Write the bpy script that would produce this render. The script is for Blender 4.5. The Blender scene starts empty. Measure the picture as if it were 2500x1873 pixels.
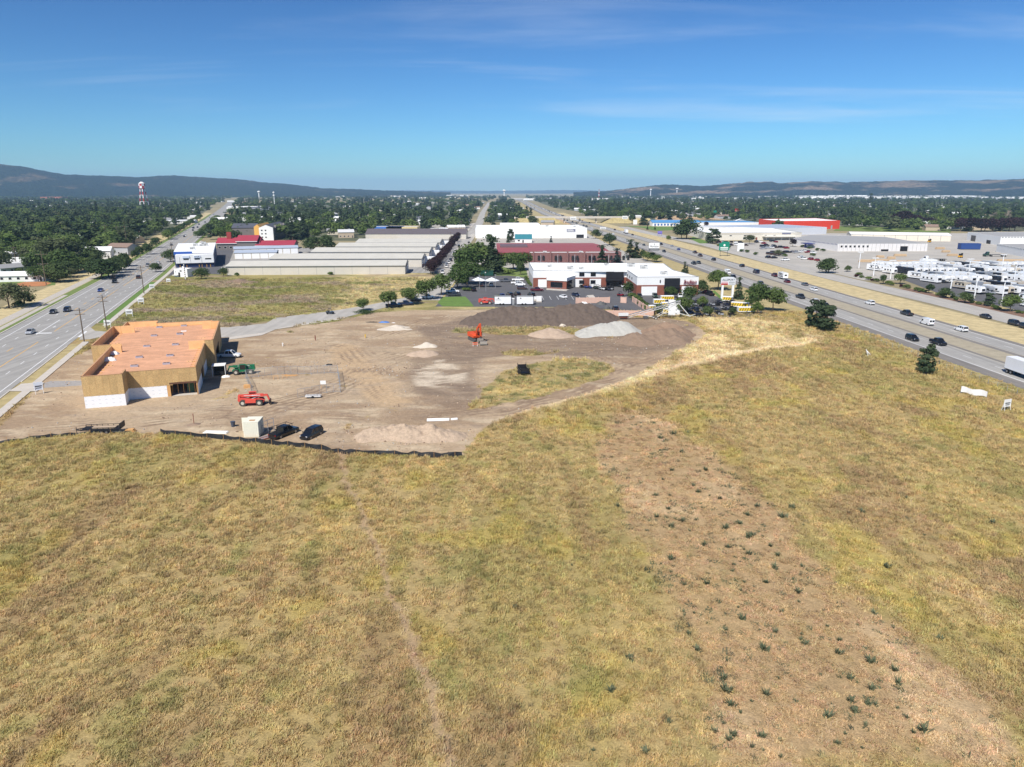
import bpy, bmesh, math, random
import numpy as np
from mathutils import Vector, Matrix, noise as mnoise
R = math.radians
scene = bpy.context.scene

# ------------------------------------------------------------------ camera
CAM_H = 42.0; FPX = 1750.0; PITCH = R(15.0)
cam = bpy.data.cameras.new('camera'); cam_ob = bpy.data.objects.new('camera', cam)
scene.collection.objects.link(cam_ob); scene.camera = cam_ob
cam.sensor_fit = 'HORIZONTAL'; cam.sensor_width = 36.0; cam.lens = 36.0 * FPX / 2500.0
cam.clip_start = 1.0; cam.clip_end = 90000.0
cam_ob.location = (0, 0, CAM_H); cam_ob.rotation_euler = (math.pi / 2 - PITCH, 0, 0)

# ------------------------------------------------------------------ sky, sun, exposure
SUN_EL = R(49.5); SUN_DIR = Vector((-0.44, -0.90, 0)).normalized()      # towards the sun
world = bpy.data.worlds.new('World'); scene.world = world; world.use_nodes = True
wn = world.node_tree; wn.nodes.clear(); WL = wn.links.new
sky = wn.nodes.new('ShaderNodeTexSky'); sky.sky_type = 'NISHITA'; sky.sun_disc = False
sky.sun_elevation = SUN_EL; sky.sun_rotation = math.atan2(SUN_DIR.x, SUN_DIR.y)
sky.altitude = 600; sky.air_density = 1.0; sky.dust_density = 0.1; sky.ozone_density = 3.0
bg = wn.nodes.new('ShaderNodeBackground'); bg.inputs['Strength'].default_value = 0.09
wo = wn.nodes.new('ShaderNodeOutputWorld')
# thin streaks of cirrus: noise in direction space, flattened towards the horizon as a high flat layer is
tc = wn.nodes.new('ShaderNodeTexCoord'); sep = wn.nodes.new('ShaderNodeSeparateXYZ'); WL(tc.outputs['Generated'], sep.inputs[0])
def wmath(op, a, b=None, c=None):
    n = wn.nodes.new('ShaderNodeMath'); n.operation = op
    for i, v in enumerate((a, b, c)):
        if v is None: continue
        if isinstance(v, (int, float)): n.inputs[i].default_value = v
        else: WL(v, n.inputs[i])
    return n.outputs[0]
zc = wmath('ADD', wmath('MAXIMUM', sep.outputs[2], 0.0), 0.06)
comb = wn.nodes.new('ShaderNodeCombineXYZ')
WL(wmath('DIVIDE', sep.outputs[0], zc), comb.inputs[0]); WL(wmath('DIVIDE', sep.outputs[1], zc), comb.inputs[1])
mp = wn.nodes.new('ShaderNodeMapping'); WL(comb.outputs[0], mp.inputs[0])
mp.inputs['Rotation'].default_value = (0, 0, R(-6)); mp.inputs['Scale'].default_value = (0.16, 0.62, 1.0); mp.inputs['Location'].default_value = (1.73, 2.43, 0)
n1 = wn.nodes.new('ShaderNodeTexNoise'); n1.inputs['Scale'].default_value = 1.3; n1.inputs['Detail'].default_value = 9; n1.inputs['Roughness'].default_value = 0.58; n1.inputs['Distortion'].default_value = 0.6
WL(mp.outputs[0], n1.inputs['Vector'])
mp2 = wn.nodes.new('ShaderNodeMapping'); WL(comb.outputs[0], mp2.inputs[0]); mp2.inputs['Scale'].default_value = (0.09, 0.12, 1); mp2.inputs['Location'].default_value = (7.09, 5.99, 0)
n2 = wn.nodes.new('ShaderNodeTexNoise'); n2.inputs['Scale'].default_value = 1.0; n2.inputs['Detail'].default_value = 2
WL(mp2.outputs[0], n2.inputs['Vector'])
m1 = wn.nodes.new('ShaderNodeMapRange'); m1.interpolation_type = 'SMOOTHSTEP'; WL(n1.outputs[0], m1.inputs[0]); m1.inputs[1].default_value = 0.50; m1.inputs[2].default_value = 0.80
m2 = wn.nodes.new('ShaderNodeMapRange'); m2.interpolation_type = 'SMOOTHSTEP'; WL(n2.outputs[0], m2.inputs[0]); m2.inputs[1].default_value = 0.51; m2.inputs[2].default_value = 0.66
cfac = wmath('MULTIPLY', wmath('MULTIPLY', m1.outputs[0], m2.outputs[0]), 0.34)
hs = wn.nodes.new('ShaderNodeMix'); hs.data_type = 'RGBA'; hs.blend_type = 'MULTIPLY'; hs.inputs[0].default_value = 1.0; hs.inputs[7].default_value = (0.41 * 5, 0.67 * 5, 0.83 * 5, 1)
sg0 = wn.nodes.new('ShaderNodeVectorMath'); sg0.operation = 'SCALE'; sg0.inputs[3].default_value = 0.2; WL(sky.outputs[0], sg0.inputs[0]); sg = wn.nodes.new('ShaderNodeGamma'); sg.inputs[1].default_value = 1.55; WL(sg0.outputs[0], sg.inputs[0]); WL(sg.outputs[0], hs.inputs[6])
mixc = wn.nodes.new('ShaderNodeMix'); mixc.data_type = 'RGBA'; WL(cfac, mixc.inputs[0]); WL(hs.outputs[2], mixc.inputs[6]); mixc.inputs[7].default_value = (8.6, 9.0, 9.6, 1)
WL(mixc.outputs[2], bg.inputs[0]); WL(bg.outputs[0], wo.inputs[0])

sun = bpy.data.lights.new('sun', 'SUN'); sun.energy = 4.6; sun.angle = R(0.53); sun.color = (1.0, 0.955, 0.89)
sun_ob = bpy.data.objects.new('sun', sun); scene.collection.objects.link(sun_ob)
sd = (SUN_DIR * math.cos(SUN_EL) + Vector((0, 0, math.sin(SUN_EL))))
sun_ob.rotation_euler = sd.to_track_quat('Z', 'Y').to_euler(); sun_ob.location = (-200, -150, 300)

vs = scene.view_settings; vs.view_transform = 'Standard'; vs.look = 'None'; vs.gamma = 1.0; vs.use_curve_mapping = False; vs.exposure = 0.3
scene.render.engine = 'CYCLES'; scene.cycles.use_denoising = True
scene.cycles.max_bounces = 6; scene.cycles.diffuse_bounces = 3; scene.cycles.volume_bounces = 1; scene.cycles.transparent_max_bounces = 8

# ------------------------------------------------------------------ helpers
COL = scene.collection
rnd = random.Random(7)
def G(px, py, z=0.0):
    """ground point (height z) that shows at photograph pixel (px, py)"""
    u = (px - 1250) / FPX; v = -(py - 936.5) / FPX
    d = (u, math.cos(PITCH) + v * math.sin(PITCH), -math.sin(PITCH) + v * math.cos(PITCH))
    t = (z - CAM_H) / d[2]
    return (d[0] * t, d[1] * t)
def tile(x0, y0, s): return lambda x, y, z=0.0: G(x0 + x / s, y0 + y / s, z)
T1 = tile(0, 380, 5.178); T2 = tile(400, 460, 5.178); T3 = tile(800, 460, 5.178); T4 = tile(1200, 440, 5.178)
T5 = tile(1600, 440, 5.178); T6 = tile(2000, 440, 4.36); S4 = tile(1080, 600, 5.178); S5 = tile(1480, 600, 5.027)
SB = tile(180, 740, 4.36); SC = tile(600, 720, 4.142); SL = tile(0, 640, 5.178); SR = tile(2100, 740, 5.53); SP = tile(1700, 620, 7.373)

def nn(nt, typ, **kw):
    n = nt.nodes.new(typ)
    for k, v in kw.items(): setattr(n, k, v)
    return n
MATS = {}
def M(name, rgb, rough=0.75, var=0.12, scale=0.6, bump=0.0, bscale=8.0, metal=0.0, coat=0.0, spec=0.4, detail=6.0, objvar=0.0, streak=None):
    """procedural principled material: base colour broken up by two noises, optional bump"""
    if name in MATS: return MATS[name]
    m = bpy.data.materials.new(name); m.use_nodes = True; nt = m.node_tree; b = nt.nodes['Principled BSDF']; L = nt.links.new
    b.inputs['Roughness'].default_value = rough; b.inputs['Metallic'].default_value = metal
    b.inputs['Coat Weight'].default_value = coat; b.inputs['Coat Roughness'].default_value = 0.06; b.inputs['Specular IOR Level'].default_value = spec
    geo = nn(nt, 'ShaderNodeNewGeometry')
    no = nn(nt, 'ShaderNodeTexNoise'); no.inputs['Scale'].default_value = scale; no.inputs['Detail'].default_value = detail; no.inputs['Roughness'].default_value = 0.62
    L(geo.outputs['Position'], no.inputs['Vector'])
    mr = nn(nt, 'ShaderNodeMapRange'); L(no.outputs[0], mr.inputs[0]); mr.inputs[1].default_value = 0.25; mr.inputs[2].default_value = 0.75
    mr.inputs[3].default_value = 1 - var; mr.inputs[4].default_value = 1 + var
    fac = mr.outputs[0]
    if streak:      # wear drawn out along the direction of travel
        mpn = nn(nt, 'ShaderNodeMapping'); L(geo.outputs['Position'], mpn.inputs[0]); mpn.inputs['Rotation'].default_value = (0, 0, R(streak[0])); mpn.inputs['Scale'].default_value = (streak[1], .012, 1)
        sn = nn(nt, 'ShaderNodeTexNoise'); sn.inputs['Scale'].default_value = 1.0; sn.inputs['Detail'].default_value = 5; L(mpn.outputs[0], sn.inputs['Vector'])
        sm = nn(nt, 'ShaderNodeMapRange'); L(sn.outputs[0], sm.inputs[0]); sm.inputs[1].default_value = .3; sm.inputs[2].default_value = .7; sm.inputs[3].default_value = 1 - streak[2]; sm.inputs[4].default_value = 1 + streak[2]
        mm0 = nn(nt, 'ShaderNodeMath', operation='MULTIPLY'); L(fac, mm0.inputs[0]); L(sm.outputs[0], mm0.inputs[1]); fac = mm0.outputs[0]
    if objvar:
        oi = nn(nt, 'ShaderNodeObjectInfo'); m2 = nn(nt, 'ShaderNodeMapRange'); L(oi.outputs['Random'], m2.inputs[0]); m2.inputs[3].default_value = 1 - objvar; m2.inputs[4].default_value = 1 + objvar
        mm = nn(nt, 'ShaderNodeMath', operation='MULTIPLY'); L(fac, mm.inputs[0]); L(m2.outputs[0], mm.inputs[1]); fac = mm.outputs[0]
    mul = nn(nt, 'ShaderNodeVectorMath', operation='SCALE'); mul.inputs[0].default_value = rgb; L(fac, mul.inputs[3])
    L(mul.outputs[0], b.inputs['Base Color'])
    if bump:
        bn = nn(nt, 'ShaderNodeTexNoise'); bn.inputs['Scale'].default_value = bscale; bn.inputs['Detail'].default_value = 5; L(geo.outputs['Position'], bn.inputs['Vector'])
        bp = nn(nt, 'ShaderNodeBump'); bp.inputs['Strength'].default_value = min(1, bump); bp.inputs['Distance'].default_value = 0.12; L(bn.outputs[0], bp.inputs['Height']); L(bp.outputs[0], b.inputs['Normal'])
    MATS[name] = m
    return m

class MB:
    """collects shapes and links them as one mesh object"""
    def __init__(s): s.v = []; s.f = []
    def add(s, vs, fs):
        o = len(s.v); s.v += [tuple(p) for p in vs]; s.f += [tuple(i + o for i in f) for f in fs]; return s
    def box(s, a, b, m=None):
        x0, y0, z0 = a; x1, y1, z1 = b
        vs = [(x0,y0,z0),(x1,y0,z0),(x1,y1,z0),(x0,y1,z0),(x0,y0,z1),(x1,y0,z1),(x1,y1,z1),(x0,y1,z1)]
        if m is not None: vs = [m @ Vector(p) for p in vs]
        return s.add(vs, [(0,3,2,1),(4,5,6,7),(0,1,5,4),(1,2,6,5),(2,3,7,6),(3,0,4,7)])
    def bar(s, p, q, w, h=None):
        """square bar from p to q"""
        p = Vector(p); q = Vector(q); d = q - p; h = h or w
        if d.length < 1e-6: return s
        rot = d.to_track_quat('Z', 'Y').to_matrix().to_4x4(); m = Matrix.Translation(p) @ rot
        return s.box((-w/2, -h/2, 0), (w/2, h/2, d.length), m)
    def tube(s, p, q, r, r2=None, n=8, caps=True):
        p = Vector(p); q = Vector(q); r2 = r if r2 is None else r2; d = q - p
        rot = d.to_track_quat('Z', 'Y').to_matrix(); vs = []
        for (c, rr) in ((p, r), (q, r2)):
            for i in range(n):
                a = 2 * math.pi * i / n; vs.append(c + rot @ Vector((rr * math.cos(a), rr * math.sin(a), 0)))
        fs = [(i, (i + 1) % n, n + (i + 1) % n, n + i) for i in range(n)]
        if caps: fs += [tuple(reversed(range(n))), tuple(range(n, 2 * n))]
        return s.add(vs, fs)
    def prism(s, poly, z0, z1, top=True, bot=False):
        n = len(poly); a = sum(poly[i][0]*poly[(i+1)%n][1]-poly[(i+1)%n][0]*poly[i][1] for i in range(n))
        if a < 0: poly = poly[::-1]
        vs = [(x, y, z0) for x, y in poly] + [(x, y, z1) for x, y in poly]
        fs = [(i, (i + 1) % n, n + (i + 1) % n, n + i) for i in range(n)]
        if top: fs.append(tuple(range(n, 2 * n)))
        if bot: fs.append(tuple(reversed(range(n))))
        return s.add(vs, fs)
    def sidepoly(s, poly, y0, y1, m=None):
        """polygon given in (x, z) extruded along y"""
        n = len(poly); a = sum(poly[i][0]*poly[(i+1)%n][1]-poly[(i+1)%n][0]*poly[i][1] for i in range(n))
        if a < 0: poly = poly[::-1]
        vs = [(x, y0, z) for x, z in poly] + [(x, y1, z) for x, z in poly]
        if m is not None: vs = [m @ Vector(p) for p in vs]
        fs = [(n + i, n + (i + 1) % n, (i + 1) % n, i)[::-1] for i in range(n)] + [tuple(range(n)), tuple(reversed(range(n, 2 * n)))]
        return s.add(vs, [f[::-1] for f in fs] if False else fs)
    def loft(s, rings, caps=True):
        n = len(rings[0]); o = len(s.v); fs = []
        for k in range(len(rings) - 1):
            for i in range(n): fs.append((k*n+i, k*n+(i+1)%n, (k+1)*n+(i+1)%n, (k+1)*n+i))
        if caps: fs += [tuple(reversed(range(n))), tuple(range((len(rings)-1)*n, len(rings)*n))]
        return s.add([p for r in rings for p in r], fs)
    def mesh(s, name):
        me = bpy.data.meshes.new(name); me.from_pydata(s.v, [], s.f); me.update(); return me
    def build(s, name, mat, parent=None, smooth=False, fixn=False):
        me = s.mesh(name)
        if fixn:
            b = bmesh.new(); b.from_mesh(me); bmesh.ops.recalc_face_normals(b, faces=b.faces); b.to_mesh(me); b.free()
        return link(name, me, mat, parent, smooth)
def link(name, me, mat, parent=None, smooth=False):
    if mat is not None and not me.materials: me.materials.append(mat)
    if smooth:
        for p in me.polygons: p.use_smooth = True
    o = bpy.data.objects.new(name, me); COL.objects.link(o)
    if parent is not None: o.parent = parent
    return o
def tag(o, label=None, cat=None, group=None, kind=None):
    if label: o['label'] = label
    if cat: o['category'] = cat
    if group: o['group'] = group
    if kind: o['kind'] = kind
    return o
def thing(name, label, cat, loc=(0, 0, 0), rz=0.0, group=None):
    o = bpy.data.objects.new(name, None); COL.objects.link(o); o.empty_display_size = 0.5
    o.location = loc if len(loc) == 3 else (loc[0], loc[1], 0); o.rotation_euler = (0, 0, rz)
    return tag(o, label, cat, group)
def copy_tree(o, parent=None):
    c = o.copy(); COL.objects.link(c); c.parent = parent
    for ch in list(o.children): copy_tree(ch, c)
    return c
def box(name, a, b, mat, parent=None): return MB().box(a, b).build(name, mat, parent)
def textmesh(txt, size, depth=0.03, shear=0.0, space=1.0):
    cu = bpy.data.curves.new('lettering', 'FONT'); cu.body = txt; cu.size = size; cu.extrude = depth; cu.shear = shear; cu.space_character = space
    cu.align_x = 'CENTER'; cu.align_y = 'CENTER'
    o = bpy.data.objects.new('tmp', cu); COL.objects.link(o); dg = bpy.context.evaluated_depsgraph_get()
    me = bpy.data.meshes.new_from_object(o.evaluated_get(dg)); COL.objects.unlink(o); bpy.data.objects.remove(o); return me
def lettering(txt, size, mat, parent, loc, rz=0.0, depth=0.03, shear=0.0, width=None, name='lettering', tilt=math.pi/2):
    """upright lettering that faces -Y (before rz)"""
    me = textmesh(txt, size, depth, shear); me.materials.clear()
    o = link(name, me, mat, parent); o.rotation_euler = (tilt, 0, rz); o.location = loc
    if width:
        w = max(v.co.x for v in me.vertices) - min(v.co.x for v in me.vertices); o.scale = (width / max(w, 1e-3), 1, 1)
    return o
def pip(poly, X, Y):
    """points-in-polygon on numpy arrays"""
    ins = np.zeros(X.shape, bool); n = len(poly); j = n - 1
    for i in range(n):
        xi, yi = poly[i]; xj, yj = poly[j]
        c = ((yi > Y) != (yj > Y)) & (X < (xj - xi) * (Y - yi) / ((yj - yi) or 1e-9) + xi); ins ^= c; j = i
    return ins
def sheet(name, poly, z, mat, kind='structure', parent=None, label=None):
    n = len(poly); a = sum(poly[i][0]*poly[(i+1)%n][1]-poly[(i+1)%n][0]*poly[i][1] for i in range(n))
    if a < 0: poly = poly[::-1]
    me = bpy.data.meshes.new(name); me.from_pydata([(x, y, z) for x, y in poly], [], [tuple(range(n))]); me.update()
    o = link(name, me, mat, parent)
    if parent is None: tag(o, label, None, None, kind)
    return o
def strip(name, xs, o0, o1, z, mat, parent=None, thick=0.0, kind='structure', dash=None, y0=None, y1=None):
    """road-like strip: xs = polyline [(x, y)..]; o0/o1 = offsets in x at the same y"""
    ys = [p[1] for p in xs]; xx = [p[0] for p in xs]
    f = lambda y: float(np.interp(y, ys, xx))
    y0 = ys[0] if y0 is None else y0; y1 = ys[-1] if y1 is None else y1
    mb = MB(); segs = []
    if dash:
        y = y0
        while y < y1: segs.append([y, min(y1, y + dash[0])]); y += dash[0] + dash[1]
    else: segs = [[y0] + [v for v in np.arange(math.ceil(y0/12)*12, y1, 12) if y0 < v < y1] + [y1]]
    for sg in segs:
        L_ = [(f(y) + o0, y) for y in sg]; R_ = [(f(y) + o1, y) for y in sg]
        if thick: mb.prism(L_ + R_[::-1], z - thick, z)
        else:
            for i in range(len(sg) - 1):
                mb.add([(L_[i][0], sg[i], z), (R_[i][0], sg[i], z), (R_[i+1][0], sg[i+1], z), (L_[i+1][0], sg[i+1], z)], [(0, 1, 2, 3)])
    o = mb.build(name, mat, parent)
    if parent is None: tag(o, kind=kind)
    return o
# ------------------------------------------------------------------ ground colours
def s2l(r, g, b): return tuple(((c / 255 + 0.055) / 1.055) ** 2.4 if c > 10 else c / 255 / 12.92 for c in (r, g, b))
def vnoise(X, Y, sx, sy, seed, octv=3):
    out = np.zeros(X.shape); amp = 1.0; tot = 0
    for o in range(octv):
        rg = np.random.RandomState(seed * 31 + o); N = 256; t = rg.rand(N, N)
        u = X / sx * 2 ** o + 57.3 * o; v = Y / sy * 2 ** o + 13.7 * o
        iu = np.floor(u).astype(int); iv = np.floor(v).astype(int); fu = u - iu; fv = v - iv
        fu = fu * fu * (3 - 2 * fu); fv = fv * fv * (3 - 2 * fv)
        a = t[iu % N, iv % N]; b = t[(iu + 1) % N, iv % N]; c = t[iu % N, (iv + 1) % N]; d = t[(iu + 1) % N, (iv + 1) % N]
        out += amp * ((a * (1 - fu) + b * fu) * (1 - fv) + (c * (1 - fu) + d * fu) * fv); tot += amp; amp *= 0.55
    return out / tot
def sst(x, a, b): t = np.clip((x - a) / (b - a), 0, 1); return t * t * (3 - 2 * t)
def blur(a, n):
    for _ in range(n):
        p = np.pad(a, 1, mode='edge'); a = (p[:-2, 1:-1] + p[2:, 1:-1] + p[1:-1, :-2] + p[1:-1, 2:] + 2 * p[1:-1, 1:-1]) / 6
    return a
def W(pts, z=0.0): return [G(x, y, z) for x, y in pts]
def seg_dist(X, Y, pts):
    d = np.full(X.shape, 1e9)
    for (x0, y0), (x1, y1) in zip(pts[:-1], pts[1:]):
        dx, dy = x1 - x0, y1 - y0; t = np.clip(((X - x0) * dx + (Y - y0) * dy) / (dx * dx + dy * dy), 0, 1)
        d = np.minimum(d, np.hypot(X - x0 - t * dx, Y - y0 - t * dy))
    return d
SILT = W([(-40, 1090), (0, 1084), (110, 1072), (205, 1064), (305, 1060), (392, 1063), (480, 1071), (560, 1077), (600, 1082), (690, 1092), (745, 1098), (786, 1103), (812, 1110), (841, 1112), (900, 1113), (980, 1117), (1060, 1121), (1128, 1119)])
DIRT = SILT + W([(1150, 1085), (1185, 1045), (1250, 1016), (1330, 993), (1420, 968), (1500, 943), (1560, 918), (1600, 895), (1640, 868), (1700, 842), (1725, 815), (1690, 790), (1640, 779), (1500, 772), (1400, 752), (1290, 757), (1150, 757), (1020, 757), (905, 764), (820, 787), (700, 803), (560, 818), (400, 830), (235, 845), (150, 885), (85, 950), (20, 1022), (-40, 1070)])
DARK = W([(1085, 790), (1130, 772), (1250, 764), (1450, 768), (1650, 778), (1700, 800), (1660, 850), (1560, 874), (1400, 872), (1260, 866), (1180, 880), (1150, 925), (1180, 965), (1130, 1000), (1040, 985), (985, 930), (1000, 880), (1060, 850), (1010, 800)])
STRAW = W([(1400, 985), (1560, 912), (1640, 868), (1690, 836), (1740, 812), (1690, 790), (1640, 779), (1800, 775), (1960, 800), (2015, 828), (1990, 842), (1850, 858), (1700, 892), (1560, 935), (1440, 975)])
ISLE = W([(1145, 1000), (1185, 948), (1225, 912), (1330, 884), (1440, 876), (1492, 888), (1497, 908), (1455, 935), (1355, 962), (1230, 992)])
ISLE2 = W([(1225, 862), (1300, 850), (1385, 848), (1392, 858), (1330, 868), (1230, 872)])
BERM = W([(1100, 806), (1200, 800), (1330, 798), (1450, 806), (1440, 816), (1330, 818), (1200, 818), (1105, 814)])
BROWN = W([(1500, 1010), (1640, 1040), (1760, 1130), (1900, 1250), (2010, 1400), (2200, 1560), (2440, 1750), (2520, 1890), (1760, 1900), (1720, 1700), (1640, 1500), (1560, 1350), (1500, 1200), (1430, 1090)])
TRAIL = W([(828, 1112), (842, 1170), (868, 1230), (905, 1300), (930, 1400), (985, 1520), (1020, 1620), (1060, 1720), (1095, 1820), (1110, 1880)])
HAUL = W([(840, 850), (870, 905), (920, 950), (960, 985)])
PALE = W([(1000, 900), (1080, 880), (1140, 910), (1120, 950), (1010, 945)])
TRACKS = [W(p) for p in ([(560, 900), (700, 870), (840, 850), (1000, 800), (1100, 770)], [(0, 1050), (300, 1030), (600, 1000), (900, 1010), (1200, 990), (1450, 930), (1640, 868)], [(1050, 870), (1250, 858), (1450, 850), (1640, 842)], [(860, 850), (960, 960), (1060, 1010), (1250, 985)], [(600, 1010), (800, 960), (900, 900), (1000, 860)], [(1020, 1010), (1200, 1000), (1380, 960), (1500, 920), (1520, 890), (1480, 870)])]
TRAW = W([(1240, 1016), (1400, 972), (1560, 922), (1720, 880), (1860, 852), (1990, 838)])
STREET_LOT = [(-150, 215), (-10, 215), (-10, 392), (-180, 392)]
def zone_masks(X, Y, cell):
    n = lambda r: max(1, int(r / cell))
    wob = vnoise(X, Y, 5, 5, 3, 3) - 0.5; wob2 = vnoise(X, Y, 5, 5, 4, 3) - 0.5
    Xw = X + wob * 3.0; Yw = Y + wob2 * 4.0
    m = {k: blur(pip(p, Xw if k != 'dirt' else X, Yw if k != 'dirt' else Y).astype(float), n(b)) for k, p, b in (('dirt', DIRT, 0.6), ('dark', DARK, 5), ('straw', STRAW, 3), ('isle', ISLE, 1.2), ('isle2', ISLE2, 2), ('berm', BERM, 2), ('brown', BROWN, 9), ('pale', PALE, 2))}
    Xt = X + (vnoise(X, Y, 3, 3, 8, 2) - .5) * 1.6
    m['trail'] = 1 - sst(seg_dist(Xt, Y, TRAIL), 0.15, 0.75)
    m['haul'] = 1 - sst(seg_dist(Xw, Yw, HAUL), 2.0, 6.0)
    m['traw'] = 1 - sst(seg_dist(Xt, Y, TRAW), 0.5, 2.2)
    tr = np.zeros(X.shape)
    for p in TRACKS:
        d = seg_dist(X + wob * 2, Y + wob2 * 2, p)
        for r in (0.9, 2.6, 4.1): tr = np.maximum(tr, (1 - sst(np.abs(d - r), 0.12, 0.5)))
    m['track'] = tr
    return m
def lerp(a, b, t): return a + (np.array(b) - a) * t[..., None]
def terrain_color(X, Y, m, tuft=False):
    streak = vnoise(X, Y, 2.2, 26, 11, 3); big = vnoise(X, Y, 26, 40, 12, 3); med = vnoise(X, Y, 6, 8, 13, 3); fine = vnoise(X, Y, 1.2, 1.5, 14, 2)
    c = np.empty(X.shape + (3,)); c[:] = s2l(176, 154, 106)
    c = lerp(c, s2l(160, 145, 92), sst(big * 0.4 + streak * 0.6, 0.44, 0.60) * 0.75)
    c = lerp(c, s2l(186, 164, 108), sst(med, 0.52, 0.72) * 0.6)
    c = lerp(c, s2l(160, 134, 98), sst(vnoise(X, Y, 9, 22, 15, 3) * 0.6 + streak * 0.4, 0.52, 0.66) * 0.7)
    c = lerp(c, s2l(178, 160, 86), sst(vnoise(X, Y, 7, 10, 16, 3), 0.60, 0.74) * 0.5)
    c = lerp(c, s2l(142, 138, 82), sst(vnoise(X, Y, 4, 6, 17, 3), 0.64, 0.78) * 0.5)
    br = 0.8 * sst(m['brown'] + (med - .5) * .9 + (fine - .5) * .5 + (big - .5) * .8, 0.3, 0.95)
    c = lerp(c, s2l(180, 151, 115), br); c = lerp(c, s2l(196, 170, 132), br * sst(med, 0.5, 0.7) * 0.8)
    c = lerp(c, s2l(176, 150, 120), m['trail'] * 0.85)
    c = lerp(c, s2l(214, 192, 148), m['straw'] * 0.85 * sst(med + fine * .4, 0.35, 0.8)); c = lerp(c, s2l(224, 200, 160), m['traw'] * 0.75)
    # lot grass behind the side street
    lot = ((Y > 217) & (X < -5)).astype(float)
    ylot = sst(vnoise(X, Y, 22, 14, 21, 3), 0.4, 0.6)
    cl = lerp(np.broadcast_to(np.array(s2l(160, 148, 96)), c.shape), s2l(132, 130, 76), ylot * 0.8)
    cl = lerp(cl, s2l(160, 142, 116), sst(vnoise(X, Y, 22, 9, 22, 4), 0.49, 0.64) * 0.9)
    st = sst(X + 74 + (vnoise(X, Y, 26, 14, 24, 3) - .5) * 60 + (Y - 300) * .25, -6, 6) * sst(Y + (vnoise(X, Y, 12, 8, 25, 2) - .5) * 20, 255, 268); cl = lerp(cl, s2l(196, 178, 130), st * sst(vnoise(X, Y, 10, 6, 23, 3), 0.25, 0.6) * 0.85)
    cl = cl * (.72 + .56 * vnoise(X, Y, 2.6, 2.2, 26, 3))[..., None]
    c = c * (1 - lot[..., None]) + cl * lot[..., None]
    d = m['dirt'] * (1 - sst(m['isle'] + (med - .5) * 1.1 + (fine - .5) * .9, .35, .75)) * (1 - m['isle2'] * sst(med + fine * .4, .45, .8)) * (1 - 0.85 * m['berm']) * (1 - m['straw'] * sst(med + fine * .3, .3, .75) * 0.9)
    d = sst(d + (fine - 0.5) * 0.25, 0.3, 0.7)
    cd = np.empty(X.shape + (3,)); cd[:] = s2l(182, 160, 132)
    cd = lerp(cd, s2l(164, 141, 115), sst(vnoise(X, Y, 16, 9, 31, 3), 0.42, 0.62)); cd = lerp(cd, s2l(200, 181, 152), sst(vnoise(X, Y, 7, 3, 32, 3), 0.55, 0.72) * 0.7)
    cd = lerp(cd, s2l(138, 120, 102), m['dark'] * (0.65 + 0.35 * sst(vnoise(X, Y, 8, 4, 33, 3), 0.35, 0.65)))
    cd = lerp(cd, s2l(196, 168, 132), m['haul'] * 0.8); cd = lerp(cd, s2l(216, 200, 176), m['pale'] * 0.8 * sst(vnoise(X, Y, 5, 2.5, 38, 3), .38, .62))
    cd = lerp(cd, s2l(142, 121, 100), m['track'] * (0.1 + 0.9 * sst(vnoise(X, Y, 6, 6, 34, 2), .35, .7)))
    cd = lerp(cd, s2l(164, 146, 126), sst(vnoise(X, Y, 3, 1.2, 35, 3), 0.58, 0.75) * 0.5)
    gi = np.maximum(np.maximum(m['isle'], m['berm']), m['isle2'])
    c = lerp(c, s2l(170, 152, 104), gi * 0.7); c = lerp(c, s2l(200, 176, 118), m['isle'] * sst(vnoise(X, Y, 9, 5, 36, 3), 0.5, 0.65) * 0.8)
    c = lerp(c, s2l(116, 118, 72), gi * sst(vnoise(X, Y, 2.5, 2.5, 37, 3), 0.52, 0.68) * 0.75)
    if tuft: return c, d
    return c * (1 - d[..., None]) + cd * d[..., None], d

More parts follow.
